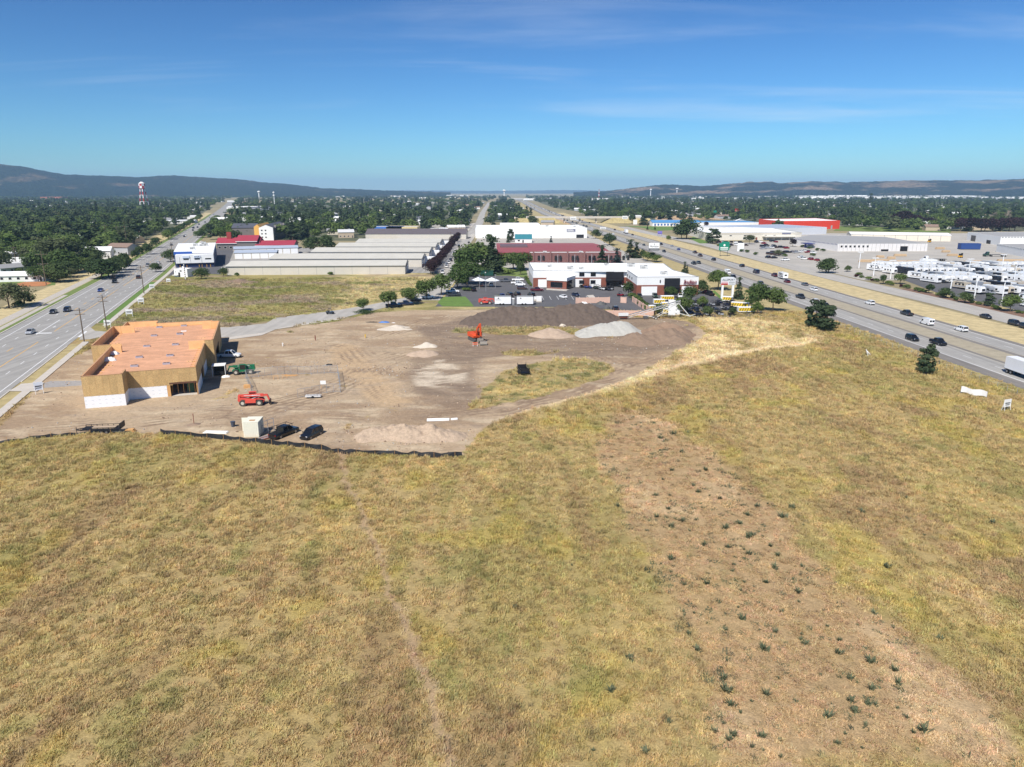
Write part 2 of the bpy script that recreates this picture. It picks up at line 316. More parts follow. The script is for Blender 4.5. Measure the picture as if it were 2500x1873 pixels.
def terrain_mat():
    m = bpy.data.materials.new('terrain'); m.use_nodes = True; nt = m.node_tree; b = nt.nodes['Principled BSDF']; L = nt.links.new
    b.inputs['Roughness'].default_value = 0.95; b.inputs['Specular IOR Level'].default_value = 0.1
    at = nn(nt, 'ShaderNodeAttribute', attribute_name='col'); ad = nn(nt, 'ShaderNodeAttribute', attribute_name='dirtf')
    geo = nn(nt, 'ShaderNodeNewGeometry')
    def noise(s, d=4, r=0.6):
        n = nn(nt, 'ShaderNodeTexNoise'); n.inputs['Scale'].default_value = s; n.inputs['Detail'].default_value = d; n.inputs['Roughness'].default_value = r; L(geo.outputs['Position'], n.inputs['Vector']); return n.outputs[0]
    a = noise(1.1, 8, 0.75); g = noise(7.0, 3, 0.6)
    mr = nn(nt, 'ShaderNodeMapRange'); L(a, mr.inputs[0]); mr.inputs[1].default_value = 0.3; mr.inputs[2].default_value = 0.7; mr.inputs[3].default_value = 0.74; mr.inputs[4].default_value = 1.22
    mg = nn(nt, 'ShaderNodeMapRange'); L(g, mg.inputs[0]); mg.inputs[1].default_value = 0.3; mg.inputs[2].default_value = 0.7; mg.inputs[3].default_value = 0.72; mg.inputs[4].default_value = 1.2
    mgm = nn(nt, 'ShaderNodeMix'); L(ad.outputs['Fac'], mgm.inputs[0]); L(mg.outputs[0], mgm.inputs[2]); mgm.inputs[3].default_value = 1.0
    mul = nn(nt, 'ShaderNodeMath', operation='MULTIPLY'); L(mr.outputs[0], mul.inputs[0]); L(mgm.outputs[0], mul.inputs[1])
    sc = nn(nt, 'ShaderNodeVectorMath', operation='SCALE'); L(at.outputs['Color'], sc.inputs[0]); L(mul.outputs[0], sc.inputs[3]); L(sc.outputs[0], b.inputs['Base Color'])
    bp = nn(nt, 'ShaderNodeBump'); bp.inputs['Strength'].default_value = 0.8; bp.inputs['Distance'].default_value = 0.25; L(noise(1.6, 8, 0.7), bp.inputs['Height']); L(bp.outputs[0], b.inputs['Normal'])
    return m
TERR = terrain_mat()
def grid_sheet(x0, x1, y0, y1, step, z0, names, zfun=None):
    xs = np.arange(x0, x1 + step / 2, step); ys = np.arange(y0, y1 + step / 2, step); X, Y = np.meshgrid(xs, ys)
    m = zone_masks(X, Y, step); c, d = terrain_color(X, Y, m); Z = np.full(X.shape, z0)
    if zfun is not None: Z = Z + zfun(X, Y, m)
    ny, nx = X.shape; idx = np.arange(nx * ny).reshape(ny, nx)
    quads = np.stack([idx[:-1, :-1], idx[:-1, 1:], idx[1:, 1:], idx[1:, :-1]], -1).reshape(-1, 4)
    dm = m['dirt']; fd = (0.25 * (dm[:-1, :-1] + dm[:-1, 1:] + dm[1:, 1:] + dm[1:, :-1])).reshape(-1) > 0.5
    co = np.stack([X, Y, Z], -1).reshape(-1, 3); col = np.concatenate([c.reshape(-1, 3), np.ones((nx * ny, 1))], 1); dd = d.reshape(-1)
    for nm, sel in ((names[0], ~fd), (names[1], fd)):
        if nm is None or not sel.any(): continue
        q = quads[sel]; used, inv = np.unique(q, return_inverse=True); q = inv.reshape(-1, 4)
        me = bpy.data.meshes.new(nm); me.vertices.add(len(used)); me.vertices.foreach_set('co', co[used].ravel().astype(np.float32))
        me.loops.add(q.size); me.loops.foreach_set('vertex_index', q.ravel().astype(np.int32)); me.polygons.add(len(q))
        me.polygons.foreach_set('loop_start', np.arange(0, q.size, 4, dtype=np.int32)); me.update(calc_edges=True)
        me.polygons.foreach_set('use_smooth', np.ones(len(q), bool))
        a = me.attributes.new('col', 'FLOAT_COLOR', 'POINT'); a.data.foreach_set('color', col[used].ravel().astype(np.float32))
        a = me.attributes.new('dirtf', 'FLOAT', 'POINT'); a.data.foreach_set('value', dd[used].astype(np.float32))
        tag(link(nm, me, TERR), kind='structure')
def HW(y): return float(np.interp(y, HWY, HWX))
HWY = [20, 150, 200, 250, 325, 400, 500, 650, 840, 1000, 1200, 1400, 2000, 2800, 3600]; HWX = [121.5, 117, 115, 113, 110, 107.5, 103.5, 97, 88.5, 80, 69, 61, 50, 44, 30]
HWP = list(zip(HWX, HWY))
def AR(y): return float(np.interp(y, ARY, ARX))
ARY = [20, 149, 384, 1157, 2040, 3000]; ARX = [-68, -110.7, -188.3, -460, -778, -1130]
ARP = list(zip(ARX, ARY))
hwx = np.vectorize(HW); arx = np.vectorize(AR)
STC = [SL(1150, 900), G(560, 812), G(650, 801), SC(330, 285), SC(700, 232), SC(1000, 190), SC(1300, 130), T3(1035, 1400), (-34, 320)]
def near_z(X, Y, m):
    edge = sst(np.minimum(hwx(Y) - 6 - X, X - arx(Y) - 8), 0, 12) * sst(250 - Y, 0, 20)
    h = vnoise(X, Y, 24, 24, 41, 2) * 0.5 + vnoise(X, Y, 3, 3, 42, 3) * 0.16
    h = h * (1 - 0.72 * m['dirt']) + 0.05 * (1 - m['track']) * m['dirt'] + 0.25 * m['dirt'] * (1 - m['haul']) * sst(vnoise(X, Y, 9, 7, 43, 2), .45, .7)
    bl = np.hypot(np.maximum(0, np.abs(X + 87) - 20), np.maximum(0, np.abs(Y - 170) - 40))
    sd = seg_dist(X, Y, STC); edge = edge * sst(sd, 7.5, 13)
    return h * edge * (0.1 + 0.9 * sst(bl, 2, 14))
def GZ(x, y):
    X = np.array([[x]]); Y = np.array([[y]]); return float(near_z(X, Y, zone_masks(X, Y, 10.0))[0, 0])
grid_sheet(-152, 132, 36, 262.2, 0.6, 0.0, ('field', 'construction_site_ground'), near_z)
grid_sheet(-190, -6, 262.2, 394, 1.2, 0.0, ('grass_lot', None))
valley = M('valley_floor', s2l(150, 138, 104), 0.95, 0.30, 0.012, detail=10)
sheet('ground', [(-60000, -3000), (60000, -3000), (60000, 80000), (-60000, 80000)], -0.05, valley)
# ------------------------------------------------------------------ roads, kerbs, paving
ASPH = M('asphalt_grey', s2l(156, 153, 147), 0.9, 0.12, 0.25, 0.25, 14, detail=9, streak=(-18.5, .7, .16))
ASPH_HW = M('asphalt_highway', s2l(160, 157, 151), 0.9, 0.10, 0.22, 0.2, 14, detail=9, streak=(-1.5, .75, .17))
SHOULD = M('asphalt_shoulder', s2l(128, 123, 117), 0.92, 0.14, 0.3, 0.2, 12, detail=9, streak=(-1.5, .6, .12))
ASPH_D = M('asphalt_dark', s2l(96, 95, 96), 0.88, 0.16, 0.18, 0.25, 14, detail=9)
ASPH_FR = M('asphalt_pale', s2l(174, 169, 160), 0.9, 0.12, 0.2, 0.2, 12, detail=9, streak=(-2, .5, .12))
CONC = M('concrete', s2l(196, 188, 176), 0.9, 0.10, 0.5, 0.2, 10)
CONC_D = M('concrete_yard', s2l(178, 172, 161), 0.9, 0.16, 0.06, 0.15, 8, detail=9)
GRAV = M('gravel_path', s2l(186, 178, 166), 0.95, 0.14, 0.8, 0.5, 9)
WHITE = M('road_paint_white', s2l(226, 226, 224), 0.75, 0.10, 2.0)
YELLOW = M('road_paint_yellow', s2l(222, 172, 84), 0.75, 0.12, 2.0)
DRY = M('dry_grass', s2l(194, 176, 132), 0.95, 0.34, 0.3, 0.9, 3, detail=12)
MED = M('median_gravel', s2l(166, 156, 134), 0.95, 0.20, 0.4, 0.6, 4, detail=10)
VERGE = M('verge_grass', s2l(172, 156, 110), 0.95, 0.34, 0.3, 0.8, 3, detail=10)
LAWN = M('lawn', s2l(100, 128, 58), 0.95, 0.22, 0.4, 0.7, 5, detail=10)
LAWN_D = M('lawn_dull', s2l(112, 128, 66), 0.95, 0.24, 0.3, 0.7, 5, detail=10)
MULCH = M('mulch', s2l(128, 100, 82), 0.95, 0.2, 1.0, 0.6, 6)
TAN = M('bare_soil', s2l(190, 160, 122), 0.95, 0.18, 0.12, 0.5, 5, detail=10)
RUST = M('red_soil', s2l(184, 124, 82), 0.95, 0.15, 0.2, 0.4, 5)
# arterial on the left
Y1 = 3000
art = strip('road', ARP, -23.4, 1.6, 0.05, ASPH); art['label'] = 'wide grey arterial road with a centre turn lane'
for o in (0.0, -20.3): strip('edge_line', ARP, o - 0.12, o + 0.12, 0.056, WHITE, art, y0=60, y1=1200)
strip('lane_line', ARP, -4.35, -4.15, 0.056, WHITE, art, dash=(3, 7.5), y0=60, y1=900); strip('lane_line', ARP, -16.4, -16.2, 0.056, WHITE, art, dash=(3, 7.5), y0=60, y1=900)
for ya, yb in ((60, 203), (219, 320), (330, 900)): strip('centre_line', ARP, -8.35, -8.1, 0.056, YELLOW, art, y0=ya, y1=yb)
strip('centre_line', ARP, -12.9, -12.65, 0.056, YELLOW, art, dash=(5, 8), y0=60, y1=201); strip('centre_line', ARP, -12.9, -12.65, 0.056, YELLOW, art, dash=(5, 8), y0=248, y1=900)
strip('turn_lane_line', ARP, -12.4, -12.1, 0.056, WHITE, art, y0=214, y1=240); 
MB().add([(x, y, 0.057) for x, y in (SL(455, 908), SL(455, 898), SL(655, 893), SL(655, 903))], [(0, 1, 2, 3)]).build('stop_line', WHITE, art)
def arrow(p, ang, s=1.0):
    c, n = math.cos(ang), math.sin(ang); pts = [(-1.5, -.12), (.4, -.12), (.4, -.5), (1.6, 0), (.4, .5), (.4, .12), (-1.5, .12)]
    MB().add([(p[0] + s * (x * c - y * n), p[1] + s * (x * n + y * c), 0.058) for x, y in pts], [tuple(range(7))]).build('turn_arrow', WHITE, art)
arrow(SL(690, 818), R(-70)); arrow(SL(1335, 405), R(110)); arrow(SL(1360, 383), R(-70)); arrow(SL(1720, 150), R(-70))
pz = [SL(980, 950), SL(1010, 953), SL(1105, 878), SL(1080, 874)]
MB().add([(x, y, 0.058) for x, y in pz], [(0, 1, 2, 3)]).build('stop_line', WHITE, art)
strip('kerb', ARP, -23.9, -23.4, 0.16, CONC, None, thick=0.16, y0=40, y1=1000)
for ya, yb in ((120, 151), (158, 197), (234, 520)): strip('kerb', ARP, 1.6, 1.95, 0.16, CONC, None, thick=0.16, y0=ya, y1=yb)
strip('verge', ARP, -28.0, -23.9, 0.03, LAWN_D, y0=40, y1=1400); strip('gravel_strip', ARP, -27.6, -25.6, 0.045, GRAV, y0=40, y1=300)
strip('path', ARP, -32.4, -28.4, 0.06, GRAV, y0=40, y1=420); strip('verge', ARP, -42, -28, 0.025, DRY, y0=40, y1=1500)
vr = strip('verge', ARP, 1.95, 4.6, 0.07, LAWN, y0=234, y1=345); strip('verge', ARP, 1.95, 4.6, 0.05, VERGE, y0=100, y1=200); strip('verge', ARP, 1.95, 4.8, 0.05, LAWN_D, y0=352, y1=1200)
for ya, yb in ((100, 203), (229, 640)): strip('sidewalk', ARP, 4.6, 6.5, 0.13, CONC, None, thick=0.12, y0=ya, y1=yb)
ap = SL(270, 1545), SL(470, 1530), SL(560, 1530), SL(470, 1640), SL(100, 1640), SL(200, 1590)
sheet('driveway_apron', list(ap), 0.145, CONC)
sheet('gravel_patch', [SL(560, 1530), SL(640, 1505), SL(1030, 1500), SL(1030, 1560), SL(560, 1590)], 0.02, M('gravel_grey', s2l(160, 156, 152), 0.95, 0.2, 1.2, 0.6, 9))
# side street from the arterial round to the long straight street
ss_lo = [SL(1000, 985), SL(1300, 965)] + [G(560, 824), G(650, 812), SC(350, 335), SC(600, 290), SC(850, 252), SC(1020, 225), SC(1280, 160), SC(1430, 125), T3(1130, 1430), T3(1200, 1395), T3(1330, 1370)]
ss_hi = [SL(1110, 800), SL(1200, 870), SL(1330, 880), G(560, 799), G(650, 790), SC(300, 232), SC(700, 185), SC(900, 160), SC(1240, 105), SC(1580, 35), T3(940, 1395), T3(1050, 1345), T3(1140, 1330)]
st = sheet('street', ss_lo + ss_hi[::-1], 0.055, ASPH_FR)
sheet('sidewalk', [G(560, 824), G(650, 812), SC(350, 335), SC(600, 290), SC(850, 252), SC(1020, 225), SC(1000, 240), SC(850, 270), SC(600, 306), SC(300, 352), G(640, 819), G(560, 830)], 0.10, CONC)
SXY = [(T3(1240, 1380)), (-33.5, 340), (-34, 373), (-36.5, 420), (-39, 500), (-40.5, 579), (-41.5, 700), (-43, 850), (-45, 1006), (-60, 1500), (-90, 2888)]
SXY = [(float(a), float(b)) for a, b in SXY]; SXY[0] = (-34.5, 285.0)
strt = strip('street', SXY, -5.2, 5.6, 0.05, ASPH_FR); strip('sidewalk', SXY, -8.2, -5.4, 0.12, CONC, None, thick=0.11, y0=560, y1=1010); strip('kerb', SXY, 5.6, 5.9, 0.15, CONC, None, thick=0.15, y0=330, y1=900)
# highway
hwy = strip('highway', HWP, -4.6, 9.6, 0.04, SHOULD); strip('highway_lanes', HWP, -0.3, 8.2, 0.046, ASPH_HW, hwy)
hwf = strip('highway', HWP, 17.6, 30.2, 0.04, SHOULD); strip('highway_lanes', HWP, 19.4, 27.9, 0.046, ASPH_HW, hwf)
for p, o in ((hwy, 0.0), (hwf, 27.4)): strip('edge_line', HWP, o - 0.11, o + 0.11, 0.052, WHITE, p, y0=60, y1=1400)
for p, o in ((hwy, 7.95), (hwf, 19.6)): strip('edge_line', HWP, o - 0.08, o + 0.08, 0.052, M('road_paint_worn', s2l(196, 186, 160), .8, .1, 2), p, y0=60, y1=1400)
for p, o in ((hwy, 3.95), (hwf, 23.5)): strip('lane_line', HWP, o - 0.09, o + 0.09, 0.052, WHITE, p, dash=(3.4, 8.8), y0=60, y1=1200)
strip('median', HWP, 9.6, 17.6, 0.03, MED); strip('verge', HWP, -16, -4.6, 0.02, VERGE, y0=40, y1=262); strip('verge', HWP, -30, -4.6, -0.02, VERGE, y0=262, y1=3000)
strip('verge', HWP, 30.2, 47.2, 0.03, DRY, y0=60, y1=1500)
FRX = [(162, 60), (163, 225), (161.5, 277), (156, 354), (153.7, 424), (152.3, 591), (142, 690), (136, 760), (128, 900), (120, 1000)]
FRX = [(a + 3, b) for a, b in FRX]
strip('frontage_road', FRX, -2.5, 11.0, 0.05, ASPH_FR, y1=900); strip('mulch_bed', FRX, 11.0, 16.5, 0.04, MULCH, y0=60, y1=320); strip('verge', FRX, 16.5, 20, 0.045, VERGE, y0=60, y1=320)
# yards and lots
sheet('rv_lot', [(184, 60), (420, 60), (420, 415), (236, 420), (192, 352), (181, 300)], 0.02, ASPH_D)
sheet('industrial_yard', [(192, 352), (236, 418), (520, 418), (620, 760), (300, 760), (240, 600), (180, 470), (170, 400), (172, 352)], 0.015, CONC_D)
sheet('dealer_lot', [T5(940, 880), T5(1400, 1000), T5(2180, 1180), T6(0, 960), T6(290, 880), T6(0, 780), T5(1750, 740), T5(1240, 790), T5(760, 790)], 0.035, CONC_D)
sheet('store_lot', [(-29, 269), (-14.3, 268.5), (26, 268.5), (50, 253), (52, 246), (93, 244), (90, 262), (84, 300), (79, 350), (8, 362), (-2, 372), (-26, 372), (-27.5, 300)], 0.045, ASPH_D)
sheet('lawn', [S4(0, 650), S4(290, 645), S4(335, 690), S4(400, 770), S4(200, 772), S4(0, 768), S4(-60, 720)], 0.075, LAWN)
sheet('grass_lot', [(-29, 372), (-2, 372), (8, 362), (8, 400), (-28, 440)], 0.035, LAWN_D)
sheet('warehouse_paving', [(-215, 420), (-150, 392), (-150, 384), (-40, 384), (-42, 700), (-100, 700), (-120, 560), (-215, 560)], 0.03, ASPH)
sheet('warehouse_paving', [(-26, 372), (90, 372), (80, 560), (78, 760), (-34, 760)], 0.02, CONC_D)
sheet('gravel_yard', [(-120, 700), (-50, 600), (-50, 1000), (-200, 900)], 0.025, CONC_D)
sheet('bare_ground', [T4(370, 500), T4(1000, 560), T4(900, 500), T4(720, 480), T4(500, 480), T4(0, 470)], 0.05, TAN)
sheet('bare_ground', [T5(0, 530), T5(0, 440), T5(700, 470), T5(900, 500), T5(400, 500)], 0.03, TAN)
sheet('lawn', [T5(0, 640), T5(280, 630), T5(280, 590), T4(1650, 580), T4(1900, 600)], 0.06, LAWN)
sheet('lawn', [T5(430, 740), T5(560, 800), T5(690, 800), T5(640, 770), T5(480, 715)], 0.06, LAWN)
sheet('lawn', [S5(1300, 560), S5(1420, 680), S5(1720, 720), S5(1540, 690), S5(1430, 640), S5(1330, 550)], 0.07, LAWN)
sheet('grass', [T6(150, 540), T6(1400, 560), T6(1400, 500), T6(600, 500), T6(220, 490)], 0.05, LAWN_D)
sheet('bare_ground', [T1(215, 1620), T1(350, 1590), T1(600, 1600), T1(650, 1615), T1(560, 1650), T1(230, 1660)], 0.05, RUST)
sheet('street', [T1(0, 1560), T1(50, 1510), T1(380, 1505), T1(640, 1500), T1(640, 1590), T1(300, 1600), T1(420, 1560), T1(120, 1560)], 0.06, ASPH)
sheet('yard', [T1(0, 1420), T1(600, 1400), T1(700, 1500), T1(700, 1640), T1(0, 1657)], 0.03, LAWN_D)
sheet('paving', [T2(0, 1200), T2(60, 1120), T2(160, 1060), T2(720, 1090), T2(720, 1000), T2(820, 950), T2(880, 800), T2(860, 760), T2(600, 760), T2(140, 990)], 0.04, ASPH_D)
# ------------------------------------------------------------------ hills and haze
SKYL = [(-900, 392), (-600, 396), (-300, 400), (0, 401), (48, 406), (97, 416), (155, 426), (193, 428), (290, 431), (338, 434), (386, 430.5), (420, 429), (508, 435), (570, 437), (633, 445), (723, 452), (780, 460), (881, 463), (960, 466.5), (1100, 470)]
SKYR = [(1400, 470), (1480, 467), (1560, 458), (1600, 453), (1639, 451), (1718, 455.5), (1786, 449), (1831, 444), (1860, 445), (1885, 443), (1899, 448), (1978, 444), (2060, 445), (2147, 444), (2260, 442), (2373, 441), (2500, 438.5), (2800, 436), (3300, 440)]
SKYC = [(200, 470), (700, 466), (1000, 465.5), (1200, 466.5), (1390, 464.5), (1500, 467), (1700, 470), (2300, 470)]
def hill_mat(name, dark, tan, cover, scale):
    m = bpy.data.materials.new(name); m.use_nodes = True; nt = m.node_tree; b = nt.nodes['Principled BSDF']; L = nt.links.new; b.inputs['Roughness'].default_value = 1; b.inputs['Specular IOR Level'].default_value = 0
    geo = nn(nt, 'ShaderNodeNewGeometry'); no = nn(nt, 'ShaderNodeTexNoise'); no.inputs['Scale'].default_value = scale; no.inputs['Detail'].default_value = 12; no.inputs['Roughness'].default_value = 0.66; L(geo.outputs['Position'], no.inputs['Vector'])
    cr = nn(nt, 'ShaderNodeValToRGB'); e = cr.color_ramp.elements; e[0].position = cover - 0.02; e[0].color = (*dark, 1); e[1].position = cover + 0.07; e[1].color = (*tan, 1); L(no.outputs[0], cr.inputs[0])
    n2 = nn(nt, 'ShaderNodeTexNoise'); n2.inputs['Scale'].default_value = scale * 22; n2.inputs['Detail'].default_value = 6; L(geo.outputs['Position'], n2.inputs['Vector'])
    mr = nn(nt, 'ShaderNodeMapRange'); L(n2.outputs[0], mr.inputs[0]); mr.inputs[1].default_value = .3; mr.inputs[2].default_value = .7; mr.inputs[3].default_value = 0.45; mr.inputs[4].default_value = 1.5
    sc = nn(nt, 'ShaderNodeVectorMath', operation='SCALE'); L(cr.outputs[0], sc.inputs[0]); L(mr.outputs[0], sc.inputs[3]); L(sc.outputs[0], b.inputs['Base Color'])
    bp = nn(nt, 'ShaderNodeBump'); bp.inputs['Strength'].default_value = 1; bp.inputs['Distance'].default_value = 25; L(n2.outputs[0], bp.inputs['Height']); L(bp.outputs[0], b.inputs['Normal'])
    return m
def hills(name, skyline, r0, r1, mat, label, seed, rough=9.0):
    """a range of hills: heightfield over azimuth and distance whose crest follows the skyline"""
    xs = [p[0] for p in skyline]; ysk = [p[1] for p in skyline]; na, nr = 360, 40
    verts = []; faces = []
    for i in range(na + 1):
        px = xs[0] + (xs[-1] - xs[0]) * i / na; py = np.interp(px, xs, ysk)
        u = (px - 1250) / FPX; v = -(py - 936.5) / FPX
        d = (u, math.cos(PITCH) + v * math.sin(PITCH), -math.sin(PITCH) + v * math.cos(PITCH)); hl = math.hypot(d[0], d[1]); el = d[2] / hl
        for j in range(nr + 1):
            t = j / nr; r = r0 + (r1 - r0) * t * 1.25; dx, dy = d[0] / hl * r, d[1] / hl * r
            crest = max(0.0, CAM_H + el * r1)
            s = t * 1.25; prof = s * s * (3 - 2 * s) if s < 1 else 1 - (s - 1) * 0.8
            nz = mnoise.fractal(Vector((dx / 900, dy / 900, seed)), 1.0, 2.1, 5)
            n3 = mnoise.fractal(Vector((dx / 90, dy / 90, seed + 4)), 1.0, 2.1, 3)
            h = crest * (prof + 0.22 * nz * s * (1 - s) * 2.4 * (1 if s < 1 else 0)) + (n3 * rough * min(1, crest / 40) if crest > 0 else 0)
            verts.append((dx, dy, max(-8.0 if crest < 1 else -2.0, h)))
    for i in range(na):
        for j in range(nr):
            a = i * (nr + 1) + j; faces.append((a, a + nr + 1, a + nr + 2, a + 1))
    me = bpy.data.meshes.new(name); me.from_pydata(verts, [], faces); me.update()
    return tag(link(name, me, mat, None, True), label, None, None, 'structure')
hills('hills', SKYL, 5700, 8400, hill_mat('hill_forest', (0.016, 0.028, 0.018), (0.16, 0.115, 0.07), 0.58, 0.0016), 'long forested hill range beyond the wooded suburb', 3.1)
hills('hills', SKYR, 5700, 7900, hill_mat('hill_forest_open', (0.018, 0.029, 0.020), (0.25, 0.18, 0.115), 0.54, 0.0020), 'forested hills with bare tan tops beyond the industrial area', 8.4)
hills('hills', SKYC, 15000, 21000, hill_mat('hill_far', (0.024, 0.034, 0.024), (0.05, 0.05, 0.035), 0.6, 0.0008), 'low blue ridge on the far horizon', 5.2, 14)
hz = box('haze', (-40000, -300, -20), (40000, 27000, 440), None); tag(hz, kind='stuff')
hm = bpy.data.materials.new('haze'); hm.use_nodes = True; hm.node_tree.nodes.clear()
ho = hm.node_tree.nodes.new('ShaderNodeOutputMaterial'); pv = hm.node_tree.nodes.new('ShaderNodeVolumePrincipled')
pv.inputs['Color'].default_value = (0.44, 0.69, 1.0, 1); pv.inputs['Density'].default_value = 6.5e-5; pv.inputs['Anisotropy'].default_value = 0.0
hm.node_tree.links.new(pv.outputs[0], ho.inputs['Volume']); hz.data.materials.append(hm)

# ------------------------------------------------------------------ trees
def leaf_mat(name, c0, c1, tr=0.35):
    m = bpy.data.materials.new(name); m.use_nodes = True; nt = m.node_tree; b = nt.nodes['Principled BSDF']; L = nt.links.new; b.inputs['Roughness'].default_value = 0.7; b.inputs['Specular IOR Level'].default_value = 0.15
    oi = nn(nt, 'ShaderNodeObjectInfo'); geo = nn(nt, 'ShaderNodeNewGeometry'); no = nn(nt, 'ShaderNodeTexNoise'); no.inputs['Scale'].default_value = 0.55; no.inputs['Detail'].default_value = 4; L(geo.outputs['Position'], no.inputs['Vector'])
    ad = nn(nt, 'ShaderNodeMath', operation='MULTIPLY_ADD'); L(oi.outputs['Random'], ad.inputs[0]); ad.inputs[1].default_value = 0.7
    sb = nn(nt, 'ShaderNodeMath', operation='MULTIPLY_ADD'); L(no.outputs[0], sb.inputs[0]); sb.inputs[1].default_value = 1.5; sb.inputs[2].default_value = -0.6; L(sb.outputs[0], ad.inputs[2]); ad.use_clamp = True
    mx = nn(nt, 'ShaderNodeMix', data_type='RGBA'); L(ad.outputs[0], mx.inputs[0]); mx.inputs[6].default_value = (*c0, 1); mx.inputs[7].default_value = (*c1, 1); L(mx.outputs[2], b.inputs['Base Color'])
    ts = nn(nt, 'ShaderNodeBsdfTranslucent'); L(mx.outputs[2], ts.inputs['Color']); ms = nn(nt, 'ShaderNodeMixShader'); ms.inputs[0].default_value = tr
    L(b.outputs[0], ms.inputs[1]); L(ts.outputs[0], ms.inputs[2]); L(ms.outputs[0], nt.nodes['Material Output'].inputs['Surface'])
    return m
LEAF = leaf_mat('leaves_broad', (0.060, 0.105, 0.030), (0.17, 0.225, 0.07)); LEAF_DK = leaf_mat('leaves_dark', (0.044, 0.080, 0.030), (0.125, 0.170, 0.062)); LEAF_LT = leaf_mat('leaves_light', (0.090, 0.145, 0.034), (0.19, 0.25, 0.07))
LEAF_PU = leaf_mat('leaves_purple', (0.026, 0.017, 0.020), (0.075, 0.042, 0.046)); LEAF_OL = leaf_mat('leaves_olive', (0.075, 0.098, 0.042), (0.15, 0.17, 0.082))
NEED = leaf_mat('needles', (0.036, 0.060, 0.030), (0.085, 0.118, 0.056), 0.2); NEED_BL = leaf_mat('needles_blue', (0.035, 0.055, 0.050), (0.065, 0.090, 0.080), 0.1)
BARK = M('bark', s2l(96, 80, 66), 0.95, 0.25, 3.0, 0.5, 9); DEAD = M('dead_wood', s2l(150, 138, 122), 0.95, 0.15, 2.0)
def leaf(mb, p, nrm, s, rg):
    n = Vector(nrm).normalized(); t = n.cross(Vector((rg.gauss(0, 1), rg.gauss(0, 1), rg.gauss(0, 1))))
    if t.length < 1e-4: return
    t.normalize(); b = n.cross(t); p = Vector(p); w = s * rg.uniform(0.45, 0.7)
    mb.add([p - t * s, p - b * w + t * s * .1, p + t * s, p + b * w + t * s * .1], [(0, 1, 2, 3)])
def crown_round(rg, rx, rz, z0, nl, nleaf, size, lump=0.55):
    mb = MB(); lobes = []
    for i in range(nl):
        a = rg.uniform(0, 6.28); e = rg.uniform(-0.55, 1.0); k = rg.uniform(0.35, 0.72)
        c = Vector((math.cos(a) * rx * k * math.sqrt(1 - min(.95, e * e)), math.sin(a) * rx * k * math.sqrt(1 - min(.95, e * e)), z0 + rz + e * rz * 0.62)); lobes.append((c, rg.uniform(0.36, 0.60) * lump / .55))
    for i in range(nleaf):
        c, k = rg.choice(lobes); d = Vector((rg.gauss(0, 1), rg.gauss(0, 1), rg.gauss(0, 1) + 0.25)).normalized(); r = rg.uniform(0.72, 1.06)
        p = c + Vector((d.x * rx * k * r, d.y * rx * k * r, d.z * rz * k * r)); n = d + Vector((rg.gauss(0, .5), rg.gauss(0, .5), rg.gauss(0, .5) + .35)); leaf(mb, p, n, size * rg.uniform(.6, 1.3), rg)
    return mb
def crown_cone(rg, rx, h, z0, nleaf, size, power=1.0, droop=0.25, tiers=11, ragged=0.25):
    mb = MB(); lay = [(i + rg.uniform(-.3, .3)) / tiers for i in range(tiers)]; spokes = [[rg.uniform(0, 6.28) for _ in range(7)] for _ in lay]; ext = [[rg.uniform(1 - ragged * 1.6, 1.0) for _ in range(7)] for _ in lay]
    for i in range(nleaf):
        k = min(len(lay) - 1, int(len(lay) * (1 - math.sqrt(rg.random())))); t = max(0, lay[k]) + rg.uniform(-.02, .03); j = rg.randrange(7)
        R_ = rx * (1 - min(.98, t)) ** power * ext[k][j]; f = math.sqrt(rg.random()); a = spokes[k][j] + rg.gauss(0, .28)
        p = (math.cos(a) * R_ * f, math.sin(a) * R_ * f, z0 + h * t - droop * R_ * f * f + rg.gauss(0, .02 * h)); leaf(mb, p, (math.cos(a) * .5 + rg.gauss(0, .4), math.sin(a) * .5 + rg.gauss(0, .4), 1), size * rg.uniform(.6, 1.25), rg)
    for i in range(nleaf // 14): leaf(mb, (rg.gauss(0, .06), rg.gauss(0, .06), z0 + h * rg.uniform(.86, 1.0)), (rg.gauss(0, 1), rg.gauss(0, 1), .3), size * .6, rg)
    return mb
def crown_pine(rg, rx, h, z0, nclump, per, size):
    mb = MB()
    for c in range(nclump):
        t = rg.uniform(0.0, 1.0); R_ = rx * (0.45 + 0.55 * math.sin(math.pi * min(1, .18 + t * .8))) * rg.uniform(.35, 1.0); a = rg.uniform(0, 6.28); cc = Vector((math.cos(a) * R_, math.sin(a) * R_, z0 + h * t)); k = rx * rg.uniform(.28, .42)
        for i in range(per):
            d = Vector((rg.gauss(0, 1), rg.gauss(0, 1), rg.gauss(0, .6) + .15)).normalized(); leaf(mb, cc + Vector((d.x * k, d.y * k, d.z * k * .65)), d + Vector((rg.gauss(0, .5), rg.gauss(0, .5), .5)), size * rg.uniform(.6, 1.2), rg)
    return mb
